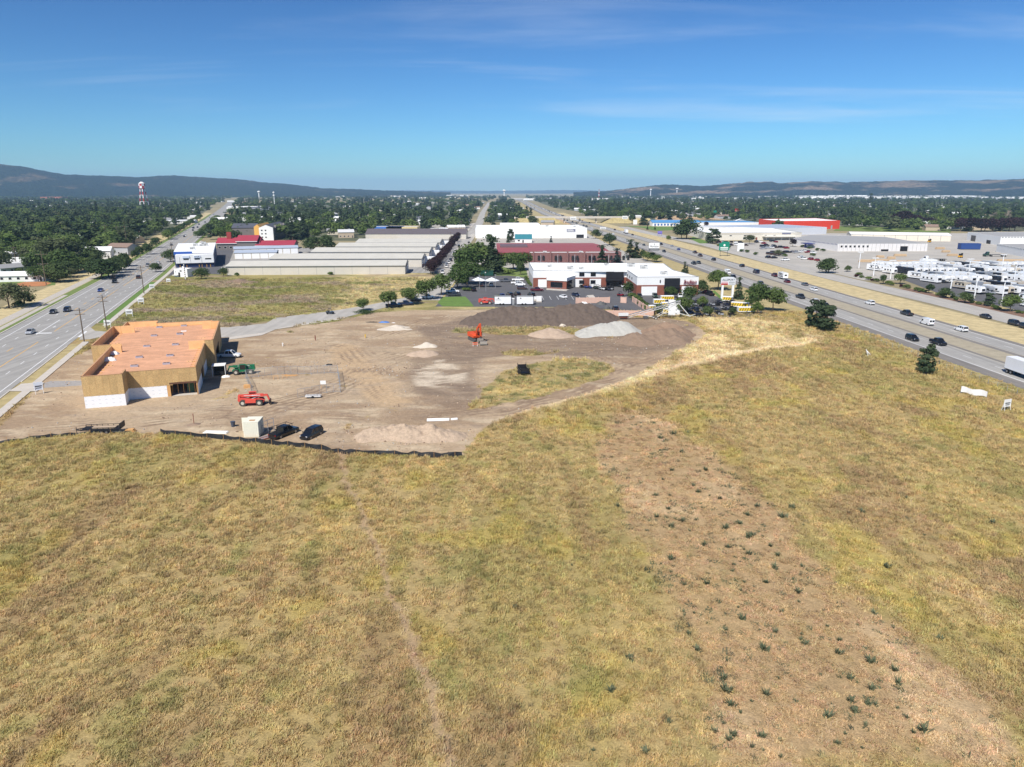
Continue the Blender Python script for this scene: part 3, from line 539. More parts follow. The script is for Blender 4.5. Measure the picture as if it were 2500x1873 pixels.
def trunk_mesh(rg, h, r, limbs=5, spread=0.4, top=0.7):
    mb = MB(); pts = [Vector((0, 0, -0.1))]
    for i in range(1, 5): pts.append(Vector((rg.gauss(0, r * .35), rg.gauss(0, r * .35), h * top * i / 4)))
    rr = [r * 1.15, r * .85, r * .68, r * .5, r * .25]
    for i in range(4): mb.tube(pts[i], pts[i + 1], rr[i], rr[i + 1], 7, caps=False)
    for i in range(limbs):
        t = rg.uniform(.35, .95); b = pts[0].lerp(pts[4], t); a = rg.uniform(0, 6.28); L_ = h * spread * rg.uniform(.6, 1.1)
        e = b + Vector((math.cos(a) * L_, math.sin(a) * L_, L_ * rg.uniform(.5, 1.0))); mb.tube(b, b.lerp(e, .5) + Vector((0, 0, .05 * L_)), r * .4, r * .25, 5, caps=False); mb.tube(b.lerp(e, .5) + Vector((0, 0, .05 * L_)), e, r * .25, r * .06, 5, caps=False)
    return mb
PROTO = {}
def proto(kind, crown, trunk, leafm, barkm=None):
    cm = crown.mesh('crown'); tm = trunk.mesh('trunk'); cm.materials.append(leafm); tm.materials.append(barkm or BARK); PROTO.setdefault(kind, []).append((cm, tm))
tr = random.Random(11)
for k in range(4): proto('broad', crown_round(tr, 0.50, 0.40, 0.14, 17, 1700, 0.045), trunk_mesh(tr, 1, 0.022, 6), LEAF)
for k in range(3): proto('dense', crown_round(tr, 0.50, 0.42, 0.10, 20, 1700, 0.046), trunk_mesh(tr, 1, 0.022, 6), LEAF_DK)
for k in range(3): proto('light', crown_round(tr, 0.48, 0.40, 0.14, 15, 1500, 0.045), trunk_mesh(tr, 1, 0.022, 6), LEAF_LT)
for k in range(2): proto('olive', crown_round(tr, 0.5, 0.36, 0.2, 17, 1400, 0.040), trunk_mesh(tr, 1, 0.02, 7), LEAF_OL)
for k in range(2): proto('column', crown_round(tr, 0.24, 0.40, 0.16, 13, 1100, 0.044), trunk_mesh(tr, 1, 0.022, 4, .2), LEAF_DK)
for k in range(2): proto('purple', crown_round(tr, 0.36, 0.40, 0.14, 15, 1300, 0.046), trunk_mesh(tr, 1, 0.022, 5), LEAF_PU)
for k in range(3): proto('spruce', crown_cone(tr, 0.29, 0.95, 0.04, 1700, 0.038), trunk_mesh(tr, 1, 0.018, 0, top=.95), NEED)
for k in range(2): proto('blue', crown_cone(tr, 0.27, 0.94, 0.05, 1500, 0.038), trunk_mesh(tr, 1, 0.018, 0, top=.95), NEED_BL)
for k in range(3): proto('pine', crown_pine(tr, 0.25, 0.78, 0.12, 46, 44, 0.040), trunk_mesh(tr, 1, 0.018, 5, .22, .95), NEED)
for k in range(2): proto('shrub', crown_round(tr, 0.62, 0.46, 0.02, 12, 700, 0.10), trunk_mesh(tr, .6, 0.03, 6), LEAF)
for k in range(2): proto('shrub_light', crown_round(tr, 0.62, 0.46, 0.02, 12, 600, 0.10), trunk_mesh(tr, .6, 0.03, 6), LEAF_LT)
proto('shrub_red', crown_round(tr, 0.62, 0.46, 0.02, 12, 500, 0.10), trunk_mesh(tr, .6, 0.03, 6), leaf_mat('leaves_red', (0.05, 0.012, 0.014), (0.10, 0.03, 0.03)))
def dead_tree(rg):
    mb = MB(); mb.tube((0, 0, -.02), (0, 0, .35), .04, .03, 6, False)
    def br(p, d, L_, r, n):
        e = p + d * L_; mb.tube(p, e, r, r * .5, 4, False)
        if n:
            for _ in range(4): br(p.lerp(e, rg.uniform(.5, 1)), (d + Vector((rg.gauss(0, .45), rg.gauss(0, .45), rg.uniform(0, .4)))).normalized(), L_ * .62, r * .55, n - 1)
    for _ in range(6): br(Vector((0, 0, rg.uniform(.15, .35))), Vector((rg.gauss(0, .45), rg.gauss(0, .45), 1)).normalized(), .27, .024, 3)
    return mb
dm = dead_tree(tr).mesh('limbs'); dm.materials.append(DEAD); PROTO['dead'] = [(dm, None)]
NT = [0]
def tree(kind, pos, h, label, cat='tree', group=None, name=None, wide=1.0, z=0.0):
    k = rnd.randrange(len(PROTO[kind])); cm, tm = PROTO[kind][k]
    nm = name or {'spruce': 'spruce_tree', 'blue': 'spruce_tree', 'pine': 'pine_tree', 'shrub': 'shrub', 'shrub_light': 'shrub', 'shrub_red': 'shrub'}.get(kind, 'tree')
    o = thing(nm, label, cat, (pos[0], pos[1], z), rnd.uniform(0, 6.28), group); s = h * 1.0; o.scale = (s * wide, s * wide, s); NT[0] += 1
    link('crown' if kind != 'dead' else 'limbs', cm, None, o)
    if tm: link('trunk', tm, None, o)
    return o
# ------------------------------------------------------------------ building helpers
WALLW = M('wall_white', s2l(236, 235, 231), 0.8, 0.04, 0.3); ROOFW = M('roof_membrane_white', s2l(246, 246, 243), 0.7, 0.04, 0.15); METALG = M('metal_grey', s2l(170, 172, 174), 0.5, 0.06, 0.6, metal=0.3)
BEIGE = M('wall_beige_metal', s2l(204, 197, 183), 0.7, 0.05, 0.3); ROOFG = M('roof_metal_pale', s2l(200, 196, 184), 0.65, 0.08, 0.15); ROOFB = M('roof_metal_blue_grey', s2l(172, 182, 196), 0.55, 0.05, 0.2)
GLASSD = M('window_glass', (0.012, 0.014, 0.018), 0.12, 0.2, 0.5, spec=0.6); FRAMEW = M('window_frame', s2l(225, 225, 222), 0.6, 0.03); DARK_ = M('dark_void', (0.008, 0.008, 0.009), 0.9, 0.2); VOID = None; BLACKM = M('black_metal', (0.016, 0.016, 0.018), 0.5, 0.2)
DOORW = M('door_white', s2l(240, 240, 238), 0.6, 0.03); BRICK_R = M('brick_red', s2l(136, 82, 66), 0.9, 0.12, 1.2, 0.3, 8); BRICK_D = M('brick_dark', s2l(128, 92, 88), 0.9, 0.14, 1.2, 0.3, 8); TRIM = M('trim_grey', s2l(150, 150, 148), 0.6, 0.05); SLATE = M('roof_slate', s2l(84, 86, 96), 0.85, 0.12, 0.5, 0.3, 5); REDROOF = M('roof_red_metal', s2l(152, 82, 82), 0.6, 0.09, 0.2); HVACM = M('hvac_grey', s2l(186, 186, 182), 0.6, 0.1, 1.0)
def rot(p, a): c, s = math.cos(a), math.sin(a); return (p[0] * c - p[1] * s, p[0] * s + p[1] * c)
def loc_in(o, p):
    dx, dy = p[0] - o.location.x, p[1] - o.location.y; return rot((dx, dy), -o.rotation_euler.z)
def win(par, x0, x1, z0, z1, y, side='f', name='window', frame=None, pane=None):
    """window set on a wall: frame part with a pane sub-part; side f = faces -y, b = +y, l = -x, r = +x (y is then the x of the wall)"""
    def bb(d0, d1, e):
        if side == 'f': return (x0 + e, y - d1, z0 + e), (x1 - e, y - d0, z1 - e)
        if side == 'b': return (x0 + e, y + d0, z0 + e), (x1 - e, y + d1, z1 - e)
        if side == 'l': return (y - d1, x0 + e, z0 + e), (y - d0, x1 - e, z1 - e)
        return (y + d0, x0 + e, z0 + e), (y + d1, x1 - e, z1 - e)
    o = box(name, *bb(-.05, .06, 0), frame or FRAMEW, par); box('pane', *bb(-.04, .075, .09), pane or GLASSD, o); return o
def door(par, x0, x1, z0, z1, y, side='f', mat=None, name='door'):
    if side == 'f': a, b = (x0, y - .07, z0), (x1, y + .05, z1)
    elif side == 'b': a, b = (x0, y - .05, z0), (x1, y + .07, z1)
    elif side == 'l': a, b = (y - .07, x0, z0), (y + .05, x1, z1)
    else: a, b = (y - .05, x0, z0), (y + .07, x1, z1)
    return box(name, a, b, mat or DOORW, par)
def hvac(par, x, y, z, s=1.0):
    o = box('air_conditioner', (x - 1.1 * s, y - .8 * s, z), (x + 1.1 * s, y + .8 * s, z + 1.1 * s), HVACM, par)
    box('fan_grille', (x + .1 * s, y - .55 * s, z + 1.1 * s), (x + .95 * s, y + .55 * s, z + 1.16 * s), BLACKM, o); box('side_louvre', (x - .9 * s, y - .83 * s, z + .2 * s), (x + .3 * s, y - .8 * s, z + .8 * s), TRIM, o); return o
def shed(name, label, cat, loc, rz, L_, D, h, rise, wallm, roofm, group=None, over=0.35, axis='x'):
    """gabled building, ridge along local x, front eave at y = 0"""
    o = thing(name, label, cat, (loc[0], loc[1], 0), rz, group)
    MB().sidepoly([(0, -.2), (D, -.2), (D, h), (D / 2, h + rise), (0, h)], 0, -L_, Matrix(((0, -1, 0, 0), (1, 0, 0, 0), (0, 0, 1, 0), (0, 0, 0, 1)))).build('wall', wallm, o)
    t = .16; sl = rise / (D / 2)
    for sgn, y0 in ((1, 0), (-1, D)):
        ya = y0 - sgn * over; yb = D / 2; za = h - sl * over; zb = h + rise
        MB().add([(-over, ya, za + .02), (L_ + over, ya, za + .02), (L_ + over, yb, zb + .02), (-over, yb, zb + .02), (-over, ya, za + t), (L_ + over, ya, za + t), (L_ + over, yb, zb + t), (-over, yb, zb + t)], [(0, 1, 2, 3)[::-1], (4, 5, 6, 7), (0, 1, 5, 4), (1, 2, 6, 5), (3, 0, 4, 7), (2, 3, 7, 6)]).build('roof', roofm, o, fixn=True)
    return o
def flat(name, label, cat, loc, rz, poly, h, wallm, roofm, par=0.5, group=None, cap=None):
    """flat-roofed building with a parapet; poly in local metres"""
    o = thing(name, label, cat, (loc[0], loc[1], 0), rz, group); n = len(poly); a = sum(poly[i][0]*poly[(i+1)%n][1]-poly[(i+1)%n][0]*poly[i][1] for i in range(n))
    if a < 0: poly = poly[::-1]
    cx = sum(p[0] for p in poly) / n; cy = sum(p[1] for p in poly) / n
    def inset(d):
        out = []
        for i in range(n):
            p0, p1, p2 = Vector(poly[i - 1]), Vector(poly[i]), Vector(poly[(i + 1) % n]); e1 = (p1 - p0).normalized(); e2 = (p2 - p1).normalized(); n1 = Vector((-e1.y, e1.x)); n2 = Vector((-e2.y, e2.x)); k = (n1 + n2); k = k / max(.2, k.dot(n1)); out.append((p1.x + k.x * d, p1.y + k.y * d))
        return out
    ins = inset(.3); mb = MB()
    vs = [(x, y, -.2) for x, y in poly] + [(x, y, h) for x, y in poly] + [(x, y, h) for x, y in ins] + [(x, y, h - par) for x, y in ins]
    fs = []
    for i in range(n):
        j = (i + 1) % n; fs += [(i, j, n + j, n + i), (n + i, n + j, 2 * n + j, 2 * n + i), (2 * n + i, 2 * n + j, 3 * n + j, 3 * n + i)]
    mb.add(vs, fs).build('wall', wallm, o); MB().prism(inset(.28), h - par - .2, h - par + .01).build('roof', roofm, o)
    if cap:
        po = inset(-.06); pi = inset(.34); mc = MB(); vs = [(x, y, h + .005) for x, y in po] + [(x, y, h + .12) for x, y in po] + [(x, y, h + .12) for x, y in pi] + [(x, y, h + .005) for x, y in pi]; fs = []
        for i in range(n):
            j = (i + 1) % n; fs += [(k * n + i, k * n + j, ((k + 1) % 4) * n + j, ((k + 1) % 4) * n + i) for k in range(4)]
        mc.add(vs, fs).build('coping', cap, o)
    return o
def panel_mat(name, c, var):
    return M(name, c, 0.85, 0.16, .45, 0.15, 6, objvar=var, detail=9)

# ------------------------------------------------------------------ the new building on the site
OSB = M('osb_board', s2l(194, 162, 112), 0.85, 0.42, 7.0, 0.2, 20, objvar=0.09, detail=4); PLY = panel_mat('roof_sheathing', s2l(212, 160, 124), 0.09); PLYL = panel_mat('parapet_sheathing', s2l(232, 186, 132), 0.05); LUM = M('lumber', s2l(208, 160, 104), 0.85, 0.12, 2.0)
def wrap_mat():
    m = bpy.data.materials.new('house_wrap'); m.use_nodes = True; nt = m.node_tree; b = nt.nodes['Principled BSDF']; L = nt.links.new; b.inputs['Roughness'].default_value = 0.55
    tcn = nn(nt, 'ShaderNodeTexCoord'); sp = nn(nt, 'ShaderNodeSeparateXYZ'); L(tcn.outputs['Object'], sp.inputs[0])
    def mth(op, a, v=0.0):
        n = nn(nt, 'ShaderNodeMath', operation=op); L(a, n.inputs[0])
        if isinstance(v, float): n.inputs[1].default_value = v
        else: L(v, n.inputs[1])
        return n.outputs[0]
    hx = mth('ADD', sp.outputs[0], sp.outputs[1]); fx = mth('FRACT', mth('DIVIDE', hx, 1.22)); fz = mth('FRACT', mth('DIVIDE', sp.outputs[2], 0.78))
    d = mth('MULTIPLY', mth('LESS_THAN', fx, 0.34), mth('LESS_THAN', fz, 0.07)); mx = nn(nt, 'ShaderNodeMix', data_type='RGBA'); L(d, mx.inputs[0]); mx.inputs[6].default_value = (*s2l(240, 240, 240), 1); mx.inputs[7].default_value = (*s2l(176, 184, 198), 1); L(mx.outputs[2], b.inputs['Base Color']); return m
WRAP = wrap_mat()
NB = thing('unfinished_building', 'unfinished flat-roofed building of bare strand board beside the arterial road', 'building', (-85.3, 137.3, 0), R(18.5))
FOOT = [(0, 0), (7.3, 0), (7.3, 4.2), (20.6, 4.2), (20.6, 29.0), (22.6, 29.0), (22.6, 57.0), (20.4, 57.0), (20.4, 64.5), (5.7, 64.5), (5.7, 66.0), (-2.2, 66.0), (-2.2, 57.0), (-4.1, 57.0), (-4.1, 30.4), (0, 30.4)]
DECK = 5.0
# walls: segments with their own parapet height
SEGH = {0: 6.6, 1: 6.6, 2: 6.0, 3: 6.3, 4: 7.0, 5: 7.0, 6: 7.0, 7: 6.0, 8: 6.0, 9: 6.2, 10: 6.5, 11: 6.5, 12: 7.0, 13: 7.0, 14: 7.0, 15: 6.6}
T_ = 0.22
OPEN = {(2, 7.9, 13.0): 2.9, (5, 4, 16): 3.4, (3, 10, 15): 3.0}
def wall_piece(i, s0, s1, z0, z1, mat, name, off=0.0, th=T_):
    a = Vector(FOOT[i]); b = Vector(FOOT[(i + 1) % len(FOOT)]); d = (b - a).normalized(); n = Vector((d.y, -d.x))
    p = [a + d * s0 + n * off, a + d * s1 + n * off, a + d * s1 + n * (off - th), a + d * s0 + n * (off - th)]
    return MB().prism([(v.x, v.y) for v in p], z0, z1, bot=True).build(name, mat, NB)
for i in range(len(FOOT)):
    a = Vector(FOOT[i]); b = Vector(FOOT[(i + 1) % len(FOOT)]); L_ = (b - a).length; hh = SEGH[i]; ops = [(k[1], min(k[2], L_), v) for k, v in OPEN.items() if k[0] == i]
    if not ops: wall_piece(i, 0, L_, 0, hh, LUM, 'wall')
    else:
        o0, o1, oz = ops[0]; wall_piece(i, 0, o0, 0, hh, LUM, 'wall'); wall_piece(i, o1, L_, 0, hh, LUM, 'wall') if o1 < L_ else None; wall_piece(i, o0, o1, oz, hh, LUM, 'wall')
        wall_piece(i, o0 - .1, o1 + .05, oz - .25, oz + .12, M('beam_brown', s2l(96, 66, 50), .8, .1), 'lintel', .06, .3)
    # sheathing boards on the outer face
    front = i in (0, 1, 2, 13, 14, 15, 3, 4, 5)
    nb = max(1, round(L_ / 1.22)); w = L_ / nb
    zlo = 2.45 if i in (0, 1, 2, 3) else 0.05
    for k in range(nb):
        s0, s1 = k * w, (k + 1) * w
        rows = [(zlo, min(zlo + 2.44, hh)), (min(zlo + 2.44, hh), hh)] if zlo > 1 else [(zlo, 2.45), (2.45, 4.89), (4.89, hh)]
        for z0, z1 in rows:
            if z1 - z0 < .1: continue
            for o0, o1, oz in ops:
                if s0 >= o0 - .3 and s1 <= o1 + .3: z0 = max(z0, oz + .12)
            if z1 - z0 < .1: continue
            wall_piece(i, s0 + .016, s1 - .016, z0 + .012, z1 - .012, OSB, 'wall_board', .025, .022)
        if zlo > 1:
            blocked = any(s1 > o0 + .01 and s0 < o1 - .01 for o0, o1, oz in ops)
            if not blocked: wall_piece(i, s0 + (.0 if k else -.02), s1, 0.0, zlo, WRAP, 'house_wrap', .022, .02)
    # bright inner face of the parapet, and a top plate
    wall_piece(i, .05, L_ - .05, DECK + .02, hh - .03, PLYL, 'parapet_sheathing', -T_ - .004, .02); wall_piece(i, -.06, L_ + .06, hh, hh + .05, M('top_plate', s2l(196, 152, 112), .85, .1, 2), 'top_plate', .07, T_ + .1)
# parapet returns that stick out over the roof
for (x0, y0, x1, y1, zz) in ((-4.0, 30.4, 2.3, 30.62, 7.0), (-4.0, 56.8, 1.0, 57.02, 7.0), (17.0, 29.0, 22.5, 29.22, 7.0), (18.0, 56.8, 22.5, 57.02, 7.0), (0.05, 30.2, 2.2, 30.38, 6.6)):
    box('parapet_return', (x0, y0, DECK), (x1, y1, zz), PLYL, NB)
MB().prism([(x * .995 + .05, y * .998 + .08) for x, y in FOOT], DECK - .35, DECK - .05).build('roof_deck', LUM, NB)
MB().prism([(x, y) for x, y in FOOT], -.12, .06).build('floor_slab', CONC, NB)
pm = MB().box((0.006, 0.006, -.045), (2.434, 1.214, .02)).mesh('roof_panel'); pm.materials.append(PLY); restp = MB(); cnt = 0
for r_ in range(54):
    y = 0.1 + r_ * 1.22
    for c_ in range(12):
        x = -4.2 + c_ * 2.44 + (1.22 if r_ % 2 else 0)
        cxx, cyy = x + 1.22, y + .61
        if not all(pip(FOOT, np.array([u]), np.array([v]))[0] for u, v in ((x + .1, y + .1), (x + 2.3, y + .1), (x + .1, y + 1.1), (x + 2.3, y + 1.1))): continue
        if cnt < 300: o = link('roof_panel', pm, None, NB); o.location = (x, y, DECK); cnt += 1
        else: restp.box((x + .006, y + .006, DECK - .045), (x + 2.434, y + 1.214, DECK + .02))
rp = restp.build('roof_panel', PLY, NB); rp['kind'] = 'stuff'
ZA = tile(190, 770, 8.72); ZB = tile(420, 770, 9.745)
CURB = M('vent_curb', s2l(168, 166, 176), 0.6, 0.05)
for p in [ZA(x, y, DECK) for x, y in ((1310, 905), (1205, 1095), (1470, 670), (1625, 445), (1740, 265), (1965, 870), (1890, 1045), (2080, 635), (2170, 405))] + [ZB(*p, DECK) for p in ((285, 260), (190, 460))]:
    u, v = loc_in(NB, p); o = box('roof_vent', (u - .75, v - .4, DECK), (u + .75, v + .4, DECK + .42), CURB, NB); box('opening', (u - .62, v - .28, DECK + .42), (u - .04, v + .28, DECK + .435), DARK_, o); box('opening', (u + .04, v - .28, DECK + .42), (u + .62, v + .28, DECK + .435), DARK_, o)
for p in [ZA(x, y, DECK) for x, y in ((700, 1075), (840, 605), (1230, 300))] + [ZB(x, y, DECK) for x, y in ((740, 545), (440, 1100))]:
    u, v = loc_in(NB, p); o = box('drain_plate', (u - .8, v - .3, DECK + .02), (u + .8, v + .3, DECK + .07), PLYL, NB)
    for k in (-.4, .4): box('hole', (u + k - .16, v - .14, DECK + .07), (u + k + .16, v + .14, DECK + .08), DARK_, o)
u, v = loc_in(NB, ZB(280, 385, DECK)); box('insulation_board', (u - .7, v - .35, DECK + .02), (u + .7, v + .35, DECK + .2), WALLW, NB)
# framing seen in the opening
for k in range(5): box('stud', (15.3 + k * 1.1, 6.0, 0), (15.4 + k * 1.1, 6.12, 3.0), LUM, NB)
box('door_frame', (18.2, 6.6, .06), (19.6, 6.75, 2.2), M('frame_green', s2l(70, 104, 76), .7, .1), NB)
def tarp(name, label, p, z, sx, sy, h, mat, rz=0.0, seed=0, cat='tarp'):
    mb = MB(); n = 10; vs = []; rg = random.Random(seed)
    for j in range(n + 1):
        for i in range(n + 1):
            a, b = i / n * 2 - 1, j / n * 2 - 1; r = max(0, 1 - (abs(a) ** 2.5 + abs(b) ** 2.5)); vs.append((a * sx * (1 + .15 * math.sin(3 * b + seed)), b * sy * (1 + .15 * math.cos(4 * a + seed)), h * (r ** .5) * rg.uniform(.6, 1.0)))
    mb.add(vs, [(j * (n + 1) + i, j * (n + 1) + i + 1, (j + 1) * (n + 1) + i + 1, (j + 1) * (n + 1) + i) for j in range(n) for i in range(n)])
    o = mb.build(name, mat); o.location = (p[0], p[1], z); o.rotation_euler = (0, 0, rz); return tag(o, label, cat)
PLASTIC = M('white_plastic_sheet', s2l(238, 236, 232), 0.45, 0.04, 1.0)
tarp('plastic_sheet', 'crumpled white plastic sheeting on the roof by the low parapet', ZA(680, 960, DECK), DECK + .02, 1.3, .9, .8, PLASTIC, .3, 3); tarp('plastic_sheet', 'second crumpled white plastic sheet against the roof parapet return', ZA(770, 830, DECK), DECK + .02, 1.1, .8, .8, PLASTIC, .5, 5)

# ------------------------------------------------------------------ powersports store
ST = flat('motorcycle_store', 'long white and brick motorcycle store with dark glass entrances', 'store', (0, 0), 0, [(9.5, 325), (52, 327.5), (52, 299), (78, 300.5), (73, 326), (75, 357), (8.4, 362)], 7.6, WALLW, ROOFW, 0.5, cap=TRIM)
box('raised_parapet', (27.5, 325.95, 6.9), (52.4, 326.4, 8.1), WALLW, ST)
def wallband(par, p, q, z0, z1, mat, name, off=.08):
    p = Vector(p); q = Vector(q); d = (q - p).normalized(); n = Vector((d.y, -d.x)); c = [p, q, q + n * off, p + n * off]; return MB().prism([(v.x, v.y) for v in c], z0, z1, bot=True).build(name, mat, par)
def onwall(par, p, q, s0, s1, z0, z1, mat, name, off=.14):
    p = Vector(p); q = Vector(q); d = (q - p).normalized(); a = p + d * s0; b = p + d * s1; return wallband(par, a, b, z0, z1, mat, name, off)
F1 = ((9.5, 325), (52, 327.5)); FW = ((52, 299), (78, 300.5)); FL = ((52, 327.5), (52, 299)); LW = ((8.4, 362), (9.5, 325))
for w in (F1, FW, FL): wallband(ST, *w, 0, 4.3, BRICK_R, 'brick_wall')
onwall(ST, *F1, 2.3, 6.6, 0, 3.6, DOORW, 'garage_door')
for s in (19.2, 26.4): onwall(ST, *F1, s - 1.2 if s < 20 else s - .6, s + 3.4 if s < 20 else s + 4.6, 0, 3.7, WALLW, 'white_panel', .12)
for s, z in ((21.0, 1.4), (26.2, 1.4), (21.0, 4.9), (26.2, 4.9)):
    o = onwall(ST, *F1, s, s + 2.3, z, z + 1.7, BLACKM, 'window', .16); o2 = onwall(ST, *F1, s + .1, s + 2.2, z + .1, z + 1.6, GLASSD, 'pane', .18); o2.parent = o
# showroom entrance block
EB = [(15.7, 326), (15.7, 319.6), (24.0, 316.0), (28.6, 326.3)]
MB().prism(EB, 0, 3.9).build('entrance_block', BRICK_R, ST); MB().prism([(15.5, 326.2), (15.5, 319.4), (24.1, 315.7), (28.9, 326.5)], 3.9, 5.3).build('entrance_parapet', WALLW, ST)
onwall(ST, (15.7, 319.6), (24.0, 316.0), 1.6, 7.2, .9, 3.3, BLACKM, 'window', .1); w_ = onwall(ST, (15.7, 319.6), (24.0, 316.0), 1.75, 7.05, 1.05, 3.15, GLASSD, 'pane', .12); w_.parent = ST.children[-2]
onwall(ST, (24.0, 316.0), (28.6, 326.3), .1, 10.6, 0, 4.9, GLASSD, 'glass_wall', .12)
for k in range(6): onwall(ST, (24.0, 316.0), (28.6, 326.3), .2 + k * 2.05, .3 + k * 2.05, 0, 4.9, BLACKM, 'mullion', .18)
MB().prism([SBp for SBp in [(15.2, 316.5), (23.8, 312.2), (25.3, 315.2), (15.4, 319.3)]], 0.04, .35).build('entrance_ramp', CONC, ST)
for k in range(5): MB().bar((15.4 + k * 1.95, 316.7 - k * .95, .35), (15.4 + k * 1.95, 316.7 - k * .95, 1.25), .05).build('rail_post', METALG, ST)
MB().bar((15.4, 316.7, 1.25), (23.3, 312.9, 1.25), .05).build('handrail', METALG, ST)
# recessed black entrances
onwall(ST, *F1, 33.2, 41.0, 3.3, 7.0, BLACKM, 'entrance_fascia', 1.2); onwall(ST, *F1, 33.4, 40.7, 0, 3.3, GLASSD, 'glass_front', .3); onwall(ST, *F1, 33.0, 41.2, 3.0, 3.35, BLACKM, 'canopy', 2.2)
onwall(ST, *FW, 2.0, 8.6, 0, 3.7, DOORW, 'garage_door'); onwall(ST, *FW, 19.0, 23.6, 0, 3.7, DOORW, 'garage_door'); onwall(ST, *FW, 11.6, 18.0, 3.6, 7.1, BLACKM, 'entrance_fascia', .5); onwall(ST, *FW, 11.7, 17.9, 0, 3.3, GLASSD, 'glass_front', .2); onwall(ST, *FW, 11.3, 18.2, 3.2, 3.6, BLACKM, 'canopy', 1.6)
for s in (2, 8, 14): onwall(ST, *FL, s, s + 1.2, 0, 2.6, DOORW, 'door'); onwall(ST, *FL, s + 2, s + 2.35, 5.2, 6.2, BLACKM, 'wall_lamp', .25)
for s in (9.6, 20.0): onwall(ST, *FW, s, s + .35, 5.3, 6.4, BLACKM, 'wall_lamp', .25)
for k in range(7): onwall(ST, *LW, 3 + k * 5, 5.6 + k * 5, .1, 4.2, TRIM, 'wall_panel', .08)
lettering('Indian', 2.2, M('sign_red', s2l(128, 22, 34), .5, .05), ST, (74.2, 299.8, 5.6), R(3), .08, .35, 5.4, 'sign_lettering'); lettering('MOTORCYCLE', .62, M('sign_red', (0, 0, 0)), ST, (74.2, 299.75, 4.65), R(3), .06, 0, 5.2, 'sign_lettering')
for x, y, s in ((18, 345, 1.0), (27, 335, 1.3), (32, 334, 1.0), (46, 352, 1.0), (57, 346, 1.5), (61.5, 337, 1.5), (66, 313, 1.3)): hvac(ST, x, y, 7.1, s)
# brick hall with the long red roof behind it
BH = flat('brick_hall', 'dark brick building with arched windows and flat white roof beside the red roofed warehouse', 'building', (0, 0), 0, [(10.5, 436), (66, 438), (66, 449.5), (10.5, 447.5)], 6.4, BRICK_D, ROOFW, .5, cap=BRICK_D)
for k in range(6):
    x = 13 + k * 10.2; box('pilaster', (x - .5, 435.5, 0), (x + .5, 436.3, 6.9), BRICK_D, BH)
    for j in (2.4, 5.2):
        o = box('window', (x + j, 435.9, 2.0), (x + j + 1.5, 436.3, 4.0), GLASSD, BH); MB().tube((x + j + .75, 435.88, 4.0), (x + j + .75, 436.3, 4.0), .78, n=14).build('arch', GLASSD, o)
    box('downpipe', (x + 4.2, 435.7, 0), (x + 4.5, 436.3, 5.4), METALG, BH)
for x in (20, 42, 56): hvac(BH, x, 443, 5.9, 1.0)
RH = shed('red_roof_warehouse', 'long warehouse under a ribbed red metal roof', 'warehouse', (-9, 449), R(1.5), 70, 82, 5.4, 1.3, M('wall_red', s2l(150, 62, 58), .8, .1), REDROOF)
for k in range(1, 7): 
    yy = 12 * k - .3; zz = 5.4 + 1.3 * (1 - abs(yy - 41) / 41) + .12
    box('roof_seam', (-.3, yy, zz - .05), (70.3, yy + .7, zz + .12), M('roof_seam_red', s2l(170, 104, 102), .5, .05), RH)
o = box('loading_bay_roof', (2, 28, 6.0), (20, 44, 7.6), M('bay_roof', s2l(112, 92, 96), .6, .1), RH)
WWH = flat('white_warehouse', 'large plain white warehouse with a dark sign panel beside the highway', 'warehouse', (-34, 678), R(2), [(0, 0), (104, 0), (104, 66), (0, 66)], 9.0, WALLW, ROOFW, .4)
box('rooftop_room', (24, 30, 8.6), (62, 62, 11.5), WALLW, WWH); box('sign_panel', (85, -.2, 5.6), (93, .02, 8.2), M('sign_slate', s2l(112, 112, 132), .6, .1), WWH); 
for k in range(3): box('sign_stripe', (85.6, -.23, 6.1 + k * .65), (92.4 - k * .8, -.19, 6.4 + k * .65), WALLW, WWH)
for k in range(6): box('panel_joint', (17 * k + 16, -.03, 0), (17 * k + 16.12, .02, 9.0), TRIM, WWH)
door(WWH, 94, 101, 0, 3.2, 0, 'f', BLACKM, 'loading_door'); hvac(WWH, 70, 40, 8.6, 1.4); hvac(WWH, 96, 30, 8.6, 1.2)
TEAL = shed('teal_roof_cabin', 'small white cabin with a teal metal roof beside the white warehouse', 'cabin', T4(300, 790), 0, 14, 12, 3.2, 3.4, WALLW, M('roof_teal', s2l(58, 124, 134), .5, .06)); win(TEAL, 2, 4, 1, 2.4, 0); door(TEAL, 6, 7.2, 0, 2.2, 0, 'f', BLACKM)
